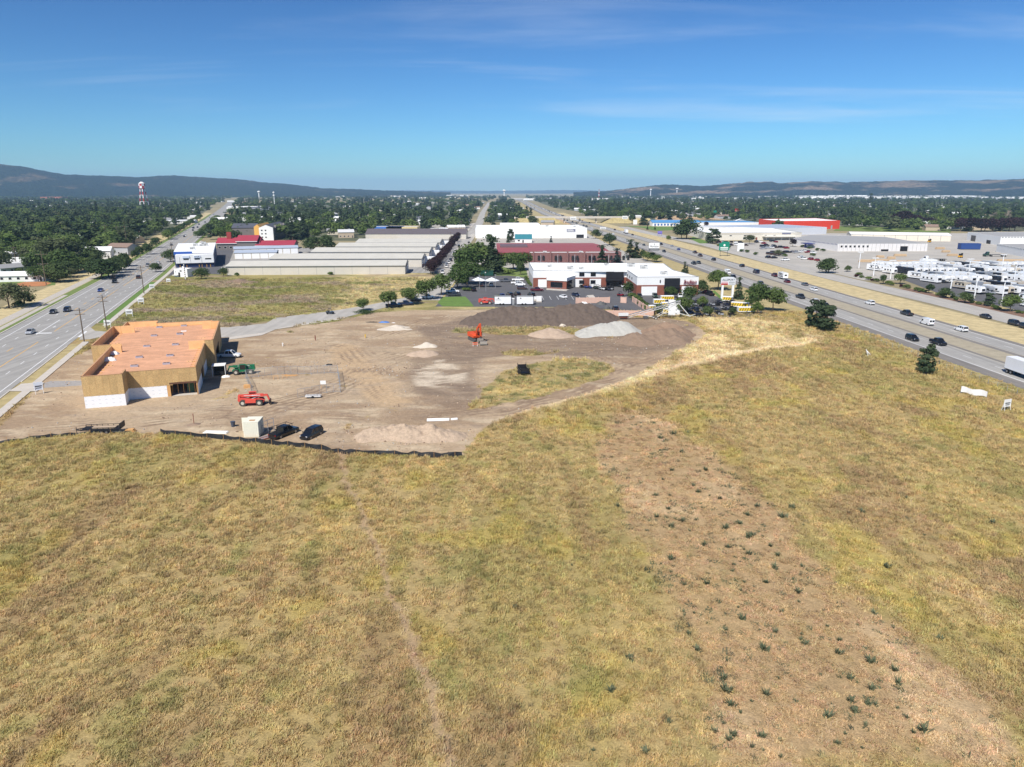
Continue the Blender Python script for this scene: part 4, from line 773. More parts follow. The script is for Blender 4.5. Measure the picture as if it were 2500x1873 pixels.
# storage rows
rows = [((-148, 374), R(3), 92, 21, 4.6), ((-139, 415), R(1), 87, 26, 4.8), ((-128, 463), R(.5), 75, 27, 4.8), ((-124, 512), 0, 70, 25, 4.6), ((-119, 555), 0, 64, 30, 4.6)]
lbl = ['foremost beige metal storage row facing the grass lot', 'beige metal storage row second from the grass lot', 'beige metal storage row in the middle of the five', 'beige metal storage row fourth from the grass lot', 'rearmost beige metal storage row before the dark roofed shed']
for i, (p, a, L_, D, h) in enumerate(rows):
    o = shed('storage_building', lbl[i], 'storage building', p, a, L_, D, h, 1.7, BEIGE, ROOFG, 'beige storage rows')
    for k in range(1, 10): box('panel_joint', (L_ * k / 10, -.04, 0), (L_ * k / 10 + .12, .02, h - .1), TRIM, o)
    box('gutter', (-.3, -.52, h - .2), (L_ + .3, -.36, h - .02), TRIM, o)
    for k in range(5): door(o, 1.5 + k * (D - 3) / 5, 1.2 + (k + 1) * (D - 3) / 5, .05, 3.4, L_, 'r', DOORW, 'roller_door')
    box('end_pier', (L_ + .02, D * .38, 0), (L_ + .3, D * .42, h), TRIM, o)
    if i: box('office_end', (L_ + .1, D - 7.5, 0), (L_ + 7, D - 1, 3.9), DOORW, o)
shed('brown_roof_shed', 'long shed with a dark brown metal roof behind the storage rows', 'shed', T3(480, 640), 0, 92, 26, 4.5, 4, BEIGE, M('roof_brown', s2l(104, 96, 98), .6, .08))
o = flat('yellow_shed', 'small tan metal building beside a blue roofed shed', 'shed', T3(740, 575), 0, [(0, 0), (32, 0), (32, 26), (0, 26)], 7, M('wall_tan', s2l(206, 188, 140), .7, .05), ROOFG, .3); flat('blue_shed', 'low shed with a bright blue wall beside the tan building', 'shed', T3(570, 575), 0, [(0, 0), (30, 0), (30, 20), (0, 20)], 7, M('wall_blue', s2l(64, 116, 190), .6, .05), ROOFG, .3)
# units with white roller doors
UN = [((-178, 465), R(12), 26, 12, 3.9, 5, 'nearer row of garage units with five wide white doors', 5.0), ((-189, 494), R(20), 42, 13, 4.1, 8, 'farther row of garage units with white doors in front of the red roofs', 5.0)]
for p, a, L_, D, h, n, lb, w in UN:
    o = shed('garage_row', lb, 'garage', p, a, L_, D, h, 1.2, BEIGE, ROOFB)
    for k in range(n): door(o, .4 + k * L_ / n, (k + 1) * L_ / n - .25, .15, h - .5, 0, 'f', DOORW, 'garage_door')
    box('dark_end', (L_ + .01, .1, 0), (L_ + .06, D - .1, h), SLATE, o)
# blue and white service building
SV = thing('service_building', 'white and navy service building with a broad white front beside the arterial road', 'building', (-190, 409, 0), R(20))
NAVY = M('wall_navy', s2l(44, 58, 96), .7, .08); BLUEW = M('wall_royal_blue', s2l(38, 84, 160), .6, .06)
box('front_volume', (0, 0, 2.6), (20, 7, 7.3), WALLW, SV); box('ground_floor', (.4, 1.0, -.1), (19.8, 7, 2.6), NAVY, SV)
MB().prism([(-1, 7.01), (20, 7.01), (19, 80), (-4, 80)], -.1, 7.6).build('main_hall', NAVY, SV); MB().prism([(-1.1, 6.9), (20.1, 6.9), (19.1, 80.1), (-4.1, 80.1)], 7.6, 8.7).build('roof', ROOFW, SV); box('blue_fascia', (-1.2, 6.7, 6.8), (8.5, 6.88, 8.6), BLUEW, SV); box('blue_wall', (-1.06, 7.0, 3.0), (-1.0, 20, 7.5), BLUEW, SV)
for x0, x1 in ((4.0, 7.0), (9.8, 12.8), (15.4, 18.8)):
    win(SV, x0, x1, 4.4, 5.3, 0); 
for x0, x1 in ((3.7, 7.3), (9.6, 13.0)): o = box('sign_panel', (x0, -.3, 5.6), (x1, .02, 6.8), M('sign_pale', s2l(214, 222, 236), .5, .05), SV)
lettering('STOR', 1.0, BLACKM, SV, (11.3, -.33, 6.2), 0, .02, 0, 2.6, 'sign_lettering')
for x in (2, 5.5, 12, 13.5, 16, 18): box('bollard', (x - .12, .2, 0), (x + .12, .44, 1.6), M('bollard_yellow', s2l(222, 164, 40), .6, .05), SV)
for x in (2.4, 8.0, 13.8): MB().bar((x, -2.5, 0), (x, -2.5, 6.2), .12).build('lamp_mast', BLACKM, SV)
for x, y in ((8, 22), (12, 48), (8, 52), (14, 52), (12, 70)): hvac(SV, x, y, 8.7, 1.3)
# drive-up kiosk
KI = flat('coffee_kiosk', 'small white drive-up coffee kiosk with a striped barber-style pole sign', 'kiosk', (-171.5, 366), R(-8), [(0, 0), (7.2, 0), (7.2, 5), (0, 5)], 4.2, WALLW, ROOFW, .3)
door(KI, 2.2, 3.2, 0, 2.3, 0, 'f', BLACKM); win(KI, .6, 1.2, 2.3, 2.9, 0); o = MB().add([(x, -.08, z) for x, z in ((2.9, 3.1), (3.7, 2.7), (4.5, 3.1), (3.7, 3.5))], [(0, 1, 2, 3)]).build('emblem', BLACKM, KI); box('chimney', (3.4, 2, 4.2), (4.2, 2.6, 5.2), WALLW, KI); box('awning', (-.6, -1.2, .9), (2, -.1, 1.1), WALLW, KI)
KP = thing('sign_pole', 'tall white pole sign with dark stripes beside the coffee kiosk', 'sign', T2(275, 1160), 0); MB().tube((0, 0, 0), (0, 0, 7.8), .22, n=10).build('pole', WALLW, KP); 
for k in range(6): MB().tube((0, 0, 1.6 + k * 1.0), (0, 0, 2.0 + k * 1.0), .25, n=10).build('stripe', BLACKM if k % 2 else BRICK_R, KP)
# hotel
HO = thing('hotel', 'four storey hotel with white gable, yellow gable and dark roof', 'hotel', (-223.5, 646.5, 0), R(8))
HW_ = M('wall_hotel_grey', s2l(116, 110, 106), .8, .08); YEL = M('wall_yellow', s2l(232, 178, 92), .7, .05)
xm = Matrix(((1, 0, 0, 0), (0, 1, 0, 0), (0, 0, 1, 0), (0, 0, 0, 1)))
MB().sidepoly([(0, -.1), (12, -.1), (12, 11), (6, 13.4), (0, 11)], 0, 2).build('white_gable', WALLW, HO); MB().sidepoly([(.1, -.1), (11.9, -.1), (11.9, 10.9), (6, 13.2), (.1, 10.9)], 2, 70).build('wing', HW_, HO)
MB().add([(-.6, .5, 10.9), (6, .5, 13.75), (6, 70.5, 13.75), (-.6, 70.5, 10.9), (12.6, .5, 10.9), (12.6, 70.5, 10.9)], [(0, 1, 2, 3), (1, 4, 5, 2)]).build('roof', SLATE, HO); MB().sidepoly([(-6, -.1), (-.05, -.1), (-.05, 10), (-3, 13.6), (-6, 11.4)], 9, 60).build('yellow_gable', YEL, HO); MB().sidepoly([(-26, -.1), (-6, -.1), (-6, 10.5), (-26, 10.5)], 14, 34).build('cross_wing', HW_, HO); MB().add([(-26.5, 13.5, 10.4), (-5, 13.5, 10.4), (-5, 24, 14), (-26.5, 24, 14), (-26.5, 34.5, 10.4), (-5, 34.5, 10.4)], [(0, 1, 2, 3), (3, 2, 5, 4)]).build('roof', SLATE, HO)
for z in (2.2, 5.2, 8.2):
    for x in (1.6, 4.8): win(HO, x, x + 1.5, z, z + 1.2, 0)
for k in range(8):
    for z in (2, 5, 8): win(HO, 6 + k * 7.6, 8 + k * 7.6, z, z + 1.5, 11.9, 'r')
for k in range(4): MB().sidepoly([(8 + k * 15, 10.5), (11 + k * 15, 10.5), (9.5 + k * 15, 13)], 11.5, 13.2, Matrix(((0, 1, 0, 0), (1, 0, 0, 0), (0, 0, 1, 0), (0, 0, 0, 1)))).build('dormer', HW_, HO)
# red-roofed motel
for i, (p, a, L_, D, h, rs_, lb) in enumerate([((-219, 540), R(10), 30, 22, 5.0, 3.2, 'motel wing with a red roof and a brick-red chimney'), ((-190, 540), R(8), 27, 24, 3.4, 2.6, 'low motel wing with a red roof behind the garage units'), ((-204, 540), R(10), 14, 25, 6.5, 3.4, 'taller middle block of the red-roofed motel')]):
    o = shed('motel_wing', lb, 'motel', p, a, L_, D, h, rs_, HW_, M('roof_crimson', s2l(166, 62, 76), .6, .07), 'red-roofed motel wings', .7); box('white_fascia', (-.7, -.76, h - .55), (L_ + .7, -.62, h - .2), DOORW, o)
    for k in range(int(L_ // 4)): win(o, 1 + k * 4, 2.8 + k * 4, 1, 2.6, 0)
    if i == 0: box('chimney', (6, 8, 5), (9.2, 10.5, 12.5), M('wall_red', (0, 0, 0)), o)
# across the highway
BW = flat('dealership_building', 'long beige dealership with a white roof facing its car park across the highway', 'dealership', (174, 650), R(4), [(0, 0), (86, 0), (92, 96), (8, 92)], 6.5, M('wall_cream', s2l(222, 216, 202), .8, .05), ROOFW, .35, cap=TRIM)
box('fascia_band', (-.1, -.12, 4.9), (86.2, .02, 6.45), M('wall_beige_metal', (0, 0, 0)), BW)
for x in (20, 33, 36.5, 52, 60): win(BW, x, x + 2.2, 3.4, 4.4, 0)
for x in (32.5, 36, 39.5): win(BW, x, x + 2.6, .6, 2.6, 0)
door(BW, 44, 45.6, 0, 2.4, 0, 'f', BRICK_R); box('canopy', (50, -7, 2.9), (80, 0, 3.9), M('wall_cream', (0, 0, 0)), BW)
for x in (51, 58, 65, 72, 79): box('canopy_post', (x, -6.7, 0), (x + .35, -6.35, 2.9), TRIM, BW)
box('wall_sign', (68, -.2, 4.9), (76, -.13, 6.3), M('sign_slate', (0, 0, 0)), BW)
flat('grey_warehouse', 'pale grey metal warehouse between the beige dealership and the red warehouse', 'warehouse', (258, 722), R(20), [(0, 0), (66, 0), (66, 70), (-40, 70)], 7, M('wall_pale_grey', s2l(206, 208, 212), .6, .05), ROOFB, .2)
RW = flat('red_warehouse', 'huge bright orange-red warehouse with a white roof', 'warehouse', (306, 838), R(4), [(0, 0), (75, 8), (86, 88), (0, 60)], 9.4, M('wall_orange_red', s2l(214, 62, 40), .7, .05), ROOFW, .3); door(RW, 60, 66, 0, 4, 6.9, 'f', METALG, 'loading_door')
flat('white_blue_store', 'white store with a blue roof band beside the red warehouse', 'store', (232, 905), R(3), [(0, 0), (76, 0), (76, 50), (0, 50)], 5.0, WALLW, M('roof_sky_blue', s2l(92, 152, 200), .5, .06), .1); 
BMo = shed('blue_roof_motel', 'long motel with a pale blue roof and blue doors', 'motel', (176, 918), R(-1), 60, 34, 4.2, 2.6, WALLW, M('roof_sky_blue', (0, 0, 0)))
for k in range(14): win(BMo, 2 + k * 4, 4.4 + k * 4, .6, 3.2, 0, pane=M('door_blue', s2l(74, 104, 160), .5, .05))
GM = flat('metal_workshop', 'wide grey-roofed metal workshop with dark ribbed white walls beside the car park', 'workshop', (0, 0), 0, [(228, 592), (236, 527), (302, 529), (312, 612), (262, 640)], 5.4, M('wall_ribbed_white', s2l(222, 218, 214), .6, .06), M('roof_grey', s2l(164, 162, 158), .7, .08), .1)
for k in range(36): onwall(GM, (228, 592), (236, 527), 1 + k * 1.78, 1.7 + k * 1.78, 4.4, 5.38, M('eave_rib_grey', s2l(96, 98, 120), .7, .05), 'rib', .12)  # row of dark blue-grey ribs along the top of the wall
for k in range(7): onwall(GM, (236, 527), (302, 529), 2 + k * 3.2, 3.4 + k * 3.2, 2.8, 4.2, GLASSD, 'window', .06)
for k in range(22): onwall(GM, (236, 527), (302, 529), 1 + k * 3, 1.15 + k * 3, .1, 5.35, TRIM, 'wall_rib', .07)
onwall(GM, (236, 527), (302, 529), 32, 37.5, 0, 1.4, DARK_, 'low_door', .08); onwall(GM, (236, 527), (302, 529), 46, 51.5, 0, 3.6, DARK_, 'loading_door', .08); box('porch_roof', (225.0, 556, 3.0), (231.4, 568, 3.5), M('navy_canopy', s2l(62, 66, 118), .6, .05), GM); box('porch_pier', (226, 561, 0), (227, 563, 3.0), M('navy_canopy', (0, 0, 0)), GM)
TR = shed('tan_storage_row', 'long low tan storage building behind the metal workshop', 'storage building', (304, 655), R(-15), 80, 22, 5.0, 1.5, M('wall_tan_pale', s2l(222, 212, 194), .7, .05), ROOFW)
for k in range(1, 9): box('panel_joint', (k * 9, -.05, 0), (k * 9 + .3, .02, 4.8), TRIM, TR)
WR = flat('white_workshop', 'white workshop with a tall dark door beside a blue skip', 'workshop', (0, 0), 0, [(405, 650), (391, 584), (470, 590), (480, 660)], 7.0, WALLW, M('roof_grey', (0, 0, 0)), .1); onwall(WR, (405, 650), (391, 584), 9, 19, 0, 5, M('door_brown', s2l(96, 92, 88), .7, .1), 'tall_door', .08); onwall(WR, (405, 650), (391, 584), 42, 50, 0, 3.0, BLACKM, 'loading_door', .08)
for k in range(16): onwall(WR, (391, 584), (470, 590), 1 + k * 2.6, 2.2 + k * 2.6, 6.0, 6.9, TRIM, 'rib', .1)
WR2 = flat('white_shed', 'low white ribbed shed beside the parked flatbed truck', 'shed', (0, 0), 0, [(349, 524), (337, 476), (420, 480), (425, 530)], 5.6, WALLW, M('roof_grey', (0, 0, 0)), .1)
for k in range(20): onwall(WR2, (349, 524), (337, 476), 1 + k * 2.4, 2 + k * 2.4, 4.6, 5.5, TRIM, 'rib', .1)
# ------------------------------------------------------------------ vehicles
TYRE = M('tyre', (0.012, 0.012, 0.013), 0.85, 0.2); RIM = M('rim', s2l(150, 152, 156), 0.35, 0.1, metal=0.7); CARGLASS = M('car_glass', (0.010, 0.012, 0.016), 0.08, 0.1, spec=0.7); HEADL = M('headlight', s2l(230, 232, 236), 0.2, 0.05, spec=0.8); TAILL = M('taillight', s2l(130, 16, 20), 0.3, 0.1); BUMPER = M('bumper_dark', (0.02, 0.02, 0.022), 0.6, 0.2); BEDM = M('truck_bed_liner', (0.012, 0.012, 0.013), 0.8, 0.2)
PAINT = {k: M('paint_' + k, s2l(*c), 0.35, 0.04, 1.0, coat=0.6) for k, c in dict(black=(22, 23, 26), white=(238, 238, 236), silver=(168, 170, 174), grey=(92, 95, 100), navy=(30, 38, 62), blue=(44, 68, 130), red=(130, 22, 30), maroon=(92, 18, 28), tan=(176, 160, 132), green=(36, 60, 44), charcoal=(48, 50, 54), brown=(70, 52, 44)).items()}
PHM = M('paint_primer', s2l(120, 120, 120))
def ring6(x, w, zb, zt, top=.9): zm = zb + (zt - zb) * .55; return [(x, -w, zb), (x, -w, zm), (x, -w * top, zt), (x, w * top, zt), (x, w, zm), (x, w, zb)]
def ring4(x, wb, wt, zb, zt): return [(x, -wb, zb), (x, -wt, zt), (x, wt, zt), (x, wb, zb)]
VM = {}
def vmesh(kind, part, mb, mat): me = mb.mesh(part); me.materials.append(mat); VM.setdefault(kind, {})[part] = me
def car_kind(kind, body, cab, roofx, belt, rz_, wtop, wx, W_, wr, ppos):
    b = MB().loft([ring6(*s) for s in body]); vmesh(kind, 'body', b, PHM); vmesh(kind, 'windows', MB().loft([ring4(*s) for s in cab]), CARGLASS)
    r = MB().loft([ring4(x, wtop + .03, wtop - .02, z - .05, z + .03) for x, z in roofx])
    for (xa, za, xb, zb) in ppos:
        for s in (-1, 1): r.bar((xa, s * (W_ / 2 - .10), za), (xb, s * (wtop + .01), zb), .09)
    vmesh(kind, 'roof', r, PHM); vmesh(kind, 'wheel', MB().tube((0, -.12, 0), (0, .12, 0), wr, n=14), TYRE); vmesh(kind, 'rim', MB().tube((0, -.13, 0), (0, .13, 0), wr * .62, n=10), RIM)
    VM[kind]['_w'] = (wx, W_ / 2 - .14, wr); VM[kind]['_l'] = (body[0][0], body[-1][0], W_ / 2, belt)
S = lambda x, w, zb, zt: (x, w, zb, zt)
car_kind('sedan', [S(-2.36, .74, .42, .80), S(-2.2, .87, .24, .97), S(-1.3, .91, .2, 1.0), S(.8, .91, .2, .98), S(1.3, .91, .2, .92), S(2.1, .87, .24, .76), S(2.36, .7, .38, .62)], [(-1.8, .80, .78, .95, .98), (-1.0, .80, .66, .95, 1.38), (.2, .80, .66, .95, 1.41), (1.2, .82, .80, .93, .95)], [(-1.0, 1.40), (-.4, 1.44), (.22, 1.42)], .9, 1.42, .64, (-1.4, 1.42), 1.82, .33, [(1.12, .95, .22, 1.42), (-.28, .96, -.32, 1.42), (-1.72, .98, -1.0, 1.40)])
car_kind('suv', [S(-2.32, .80, .5, 1.0), S(-2.2, .92, .3, 1.08), S(-1.0, .95, .26, 1.08), S(1.1, .95, .26, 1.06), S(2.1, .92, .3, .92), S(2.34, .78, .45, .78)], [(-2.24, .84, .82, 1.05, 1.1), (-1.98, .84, .70, 1.05, 1.64), (.3, .84, .70, 1.05, 1.68), (1.2, .86, .84, 1.03, 1.06)], [(-2.02, 1.68), (-.8, 1.74), (.34, 1.70)], 1.05, 1.7, .68, (-1.4, 1.42), 1.92, .37, [(1.12, 1.06, .34, 1.69), (-.1, 1.06, -.12, 1.7), (-1.2, 1.06, -1.22, 1.7), (-2.22, 1.08, -2.0, 1.67)])
car_kind('pickup', [S(-2.9, .90, .55, 1.08), S(-2.8, .97, .42, 1.12), S(-.7, .99, .4, 1.12), S(.9, .99, .4, 1.12), S(1.6, .99, .4, 1.1), S(2.6, .95, .42, 1.0), S(2.86, .84, .5, .86)], [(-.92, .88, .86, 1.1, 1.14), (-.78, .88, .74, 1.1, 1.8), (.7, .88, .74, 1.1, 1.84), (1.5, .9, .88, 1.08, 1.1)], [(-.8, 1.84), (0, 1.89), (.74, 1.86)], 1.1, 1.86, .72, (-1.75, 1.80), 2.0, .40, [(1.42, 1.1, .74, 1.85), (.1, 1.1, .08, 1.86), (-.9, 1.12, -.8, 1.84)])
vmesh('pickup', 'cargo_bed', MB().box((-2.72, -.80, 1.10), (-.98, .80, 1.135)), BEDM)
car_kind('van', [S(-2.75, .92, .5, 2.0), S(-2.65, .98, .35, 2.1), S(1.2, .98, .3, 2.1), S(1.55, .98, .3, 1.7), S(2.0, .97, .3, 1.2), S(2.7, .88, .4, .95)], [(1.22, .80, .80, 1.15, 2.02), (1.5, .86, .84, 1.15, 1.78), (2.04, .88, .88, 1.12, 1.18)], [(-2.6, 2.12), (0, 2.15), (1.15, 2.12)], 1.1, 2.1, .9, (-1.65, 1.75), 2.0, .36, [])
vmesh('van', 'rear_window', MB().box((-2.78, -.78, 1.25), (-2.70, -.08, 1.85)).box((-2.78, .08, 1.25), (-2.70, .78, 1.85)), CARGLASS); vmesh('van', 'side_window', MB().box((.55, -1.0, 1.2), (1.3, 1.0, 1.75)), CARGLASS)
def setmat(o, mat):
    if o.data.users > 0 and len(o.material_slots): o.material_slots[0].link = 'OBJECT'; o.material_slots[0].material = mat
GROUPS_USED = {}
def car(kind, color, pos, rz, label, group=None, lod=1, scale=1.0, name=None, z=0.05, cat=None):
    cat = cat or {'sedan': 'car', 'suv': 'SUV', 'pickup': 'pickup truck', 'van': 'van'}[kind]
    o = thing(name or {'sedan': 'sedan_car', 'suv': 'suv_car', 'pickup': 'pickup_truck', 'van': 'cargo_van'}[kind], label, cat, (pos[0], pos[1], z), rz, group); o.scale = (scale,) * 3
    V = VM[kind]; p = PAINT[color]
    for part in ('body', 'roof'): setmat(link(part, V[part], None, o), p)
    link('windows', V['windows'], None, o)
    for extra in ('cargo_bed', 'rear_window', 'side_window'):
        if extra in V: link(extra, V[extra], None, o)
    if lod >= 1:
        (xa, xb), yw, wr = V['_w']
        for x in (xa, xb):
            for y in (-yw, yw):
                w = link('wheel', V['wheel'], None, o); w.location = (x, y, wr)
                if lod >= 2: link('rim', V['rim'], None, w)
        x0, x1, hw, bz = V['_l']
        if 'lights' not in V:
            V['lights'] = 1; bt = min(bz, 1.0)
            vmesh(kind, 'hl', MB().box((x1 - .16, -.14, bt - .32), (x1 + .03 - .05, .14, bt - .14)), HEADL); vmesh(kind, 'tl', MB().box((x0 - .01, -.12, bt - .22), (x0 + .10, .12, bt + .0)), TAILL)
        for s in (-1, 1):
            h = link('headlight', V['hl'], None, o); h.location = (0, s * (hw - .32), 0); t = link('taillight', V['tl'], None, o); t.location = (0, s * (hw - .22), 0)
        if lod >= 2:
            for s in (-1, 1): m_ = box('side_mirror', (.95, s * (hw + .02), bz + .0), (1.12, s * (hw + .2), bz + .16), BUMPER, o)
            box('front_bumper', (x1 - .1, -hw * .8, .32), (x1 + .02, hw * .8, .52), BUMPER, o); box('rear_bumper', (x0 - .03, -hw * .85, .36), (x0 + .08, hw * .85, .55), BUMPER, o)
    return o
CN = dict(black='black', white='white', silver='silver', grey='grey', navy='dark blue', blue='blue', red='red', maroon='dark red', tan='tan', green='dark green', charcoal='charcoal', brown='brown')
KN = dict(sedan='sedan', suv='SUV', pickup='pickup truck', van='cargo van')
# --- highway: (pixel x, pixel y of the wheels, kind, colour); direction from the carriageway
def hw_car(x, y, kind, col, lod=1, label=None):
    p = G(x, y); off = p[0] - HW(p[1]); near = off < 13
    lane = min((1.95, 5.95) if near else (21.5, 25.5), key=lambda v: abs(v - off)); X_ = HW(p[1]) + lane
    dx = (HW(p[1] + 10) - HW(p[1] - 10)) / 20; a = math.atan2(1, dx); a = a + math.pi if near else a
    lb = label or f"{CN[col]} {KN[kind]} driving {'on the carriageway beside the field' if near else 'on the far carriageway beside the yellow grass'}"
    return car(kind, col, (X_, p[1]), a, lb, 'traffic on the highway beside the field' if near else 'traffic on the far carriageway', lod)
SRc = lambda x, y: (2100 + x / 5.53, 740 + y / 5.53); SPc = lambda x, y: (1700 + x / 7.373, 620 + y / 7.373); T5c = lambda x, y: (1600 + x / 5.178, 440 + y / 5.178); T4c = lambda x, y: (1200 + x / 5.178, 440 + y / 5.178); Zc = lambda x, y: (1260 + x / 10.05, 460 + y / 10.05)
for (c, x, y, k, col) in ((SRc, 748, 505, 'suv', 'black'), (SRc, 1075, 560, 'pickup', 'black'), (SRc, 728, 165, 'pickup', 'charcoal'), (SRc, 968, 292, 'van', 'white'), (SRc, 1485, 380, 'suv', 'white'), (SRc, 200, 20, 'suv', 'white'),
    (SPc, 2060, 570, 'sedan', 'grey'), (SPc, 2180, 665, 'suv', 'white'), (SPc, 1688, 520, 'sedan', 'maroon'), (SPc, 1132, 350, 'van', 'navy'), (SPc, 790, 235, 'suv', 'black'), (SPc, 352, 120, 'suv', 'black'), (SPc, 95, 48, 'pickup', 'brown'), (SPc, 640, 355, 'van', 'white'), (SPc, 735, 440, 'suv', 'black'), (SPc, 1090, 560, 'suv', 'grey'), (SPc, 108, 180, 'suv', 'charcoal'), (SPc, 8, 190, 'pickup', 'charcoal'), (SPc, 1985, 800, 'pickup', 'charcoal'),
    (T5c, 2095, 1560, 'suv', 'white'), (T5c, 2150, 1600, 'sedan', 'navy'), (T5c, 525, 925, 'pickup', 'brown'), (T5c, 325, 885, 'sedan', 'blue'), (T5c, 232, 842, 'sedan', 'silver'), (T5c, 95, 818, 'suv', 'charcoal'), (T5c, 140, 912, 'suv', 'charcoal'),
    (T4c, 1960, 828, 'sedan', 'charcoal'), (T4c, 2160, 820, 'sedan', 'charcoal'), (T4c, 1808, 698, 'sedan', 'charcoal'), (T4c, 1632, 662, 'sedan', 'white'), (T4c, 1575, 634, 'suv', 'brown'), (T4c, 1545, 700, 'van', 'white'), (T4c, 1268, 546, 'suv', 'charcoal'), (T4c, 1205, 592, 'suv', 'charcoal'), (T4c, 1265, 612, 'suv', 'white'), (T4c, 1310, 610, 'sedan', 'silver'), (T4c, 1108, 552, 'pickup', 'charcoal'), (T4c, 1170, 578, 'sedan', 'silver')):
    hw_car(*c(x, y), k, col, 2 if c is SRc else 1)
rv_ = random.Random(21)
for (x, y) in ((1860, 860), (1740, 945), (1670, 925), (1810, 942), (1550, 868), (1520, 795), (1465, 840), (1600, 812), (1300, 800), (1240, 770), (1200, 680), (1140, 668), (1085, 615), (1030, 612), (935, 600), (890, 556), (990, 672), (1030, 690), (920, 640), (960, 670), (820, 600), (790, 545), (755, 580), (735, 540), (640, 540), (680, 505), (610, 500), (570, 470), (540, 468), (490, 510), (460, 490), (400, 420), (370, 440), (300, 420), (290, 385), (330, 400), (255, 395), (240, 380), (420, 400), (480, 370)):
    px, py = Zc(x, y); p = G(px, py); hw_car(px, py, rv_.choice(['suv', 'sedan', 'suv', 'pickup', 'van']), rv_.choice(['black', 'white', 'silver', 'charcoal', 'white', 'grey', 'maroon']), 0)
# --- arterial road
def ar_car(p, kind, col, label, lod=1):
    off = p[0] - AR(p[1]); lane = min((-2.1, -6.2, -10.5, -14.5, -18.4), key=lambda v: abs(v - off)); toward = lane < -11; dx = (AR(p[1] + 10) - AR(p[1] - 10)) / 20; a = math.atan2(1, dx) + (math.pi if toward else 0)
    return car(kind, col, (AR(p[1]) + lane, p[1]), a, label, 'traffic on the arterial road', lod)
for x, y, k, c, l in ((378, 905, 'sedan', 'silver', 'silver sedan nearest the side street junction on the arterial road'), (655, 648, 'sedan', 'charcoal', 'charcoal sedan in the outer lane of the arterial road'), (835, 625, 'suv', 'navy', 'dark blue SUV in the inner lane of the arterial road'), (1275, 372, 'sedan', 'blue', 'blue sedan on the arterial road abreast the power pole'), (1448, 265, 'suv', 'black', 'black SUV with white front beside the roadside tree clump'), (1440, 212, 'pickup', 'black', 'black pickup truck under the roadside tree clump'), (1722, 208, 'suv', 'brown', 'brown SUV driving away on the arterial road'), (1915, 55, 'pickup', 'silver', 'silver pickup truck by the small verge tree'), (1975, 25, 'suv', 'white', 'white SUV by the small verge tree')): ar_car(SL(x, y), k, c, l)
for x, y in ((95, 725), (270, 615), (290, 605), (375, 540), (380, 505), (420, 500), (360, 510), (455, 462), (500, 440), (520, 435), (575, 365), (600, 350), (590, 375), (640, 330), (610, 340)): ar_car(T2(x, y), rv_.choice(['suv', 'sedan', 'pickup']), rv_.choice(['black', 'white', 'silver', 'charcoal', 'navy']), 'small far-off car on the arterial road', 0)
# --- frontage road
for x, y in ((1695, 205), (2085, 300), (2240, 345)): p = SR(x, y); car('sedan' if x < 1800 else 'suv', 'charcoal', p, R(-88), 'charcoal car on the pale frontage road beside the camper lot', 'cars on the frontage road', 1)
# --- street parking along the purple hedge
for i, (x, y) in enumerate(((1450, 1075), (1500, 1000), (1505, 980), (1530, 950), (1555, 920), (1585, 860), (1590, 835), (1615, 810), (1660, 745))):
    p = T3(x, y); car(rv_.choice(['pickup', 'suv']), ['white', 'white', 'silver', 'white', 'charcoal', 'white', 'white', 'white', 'black'][i], p, R(97), ['white pickup or SUV parked against the purple hedge', 'charcoal SUV parked against the purple hedge'][0] if i not in (2, 4, 8) else ['silver vehicle parked against the purple hedge', 'charcoal vehicle parked against the purple hedge', 'black vehicle parked at the far end of the purple hedge'][(2, 4, 8).index(i)], 'vehicles parked along the purple hedge', 1)
car('pickup', 'white', T3(1570, 1040), R(93), 'white pickup truck driving up the long street'); car('sedan', 'charcoal', T3(1785, 695), R(92), 'charcoal car in the middle of the long street'); car('suv', 'charcoal', T3(1730, 632), R(-90), 'charcoal SUV farther up the long street', lod=0)
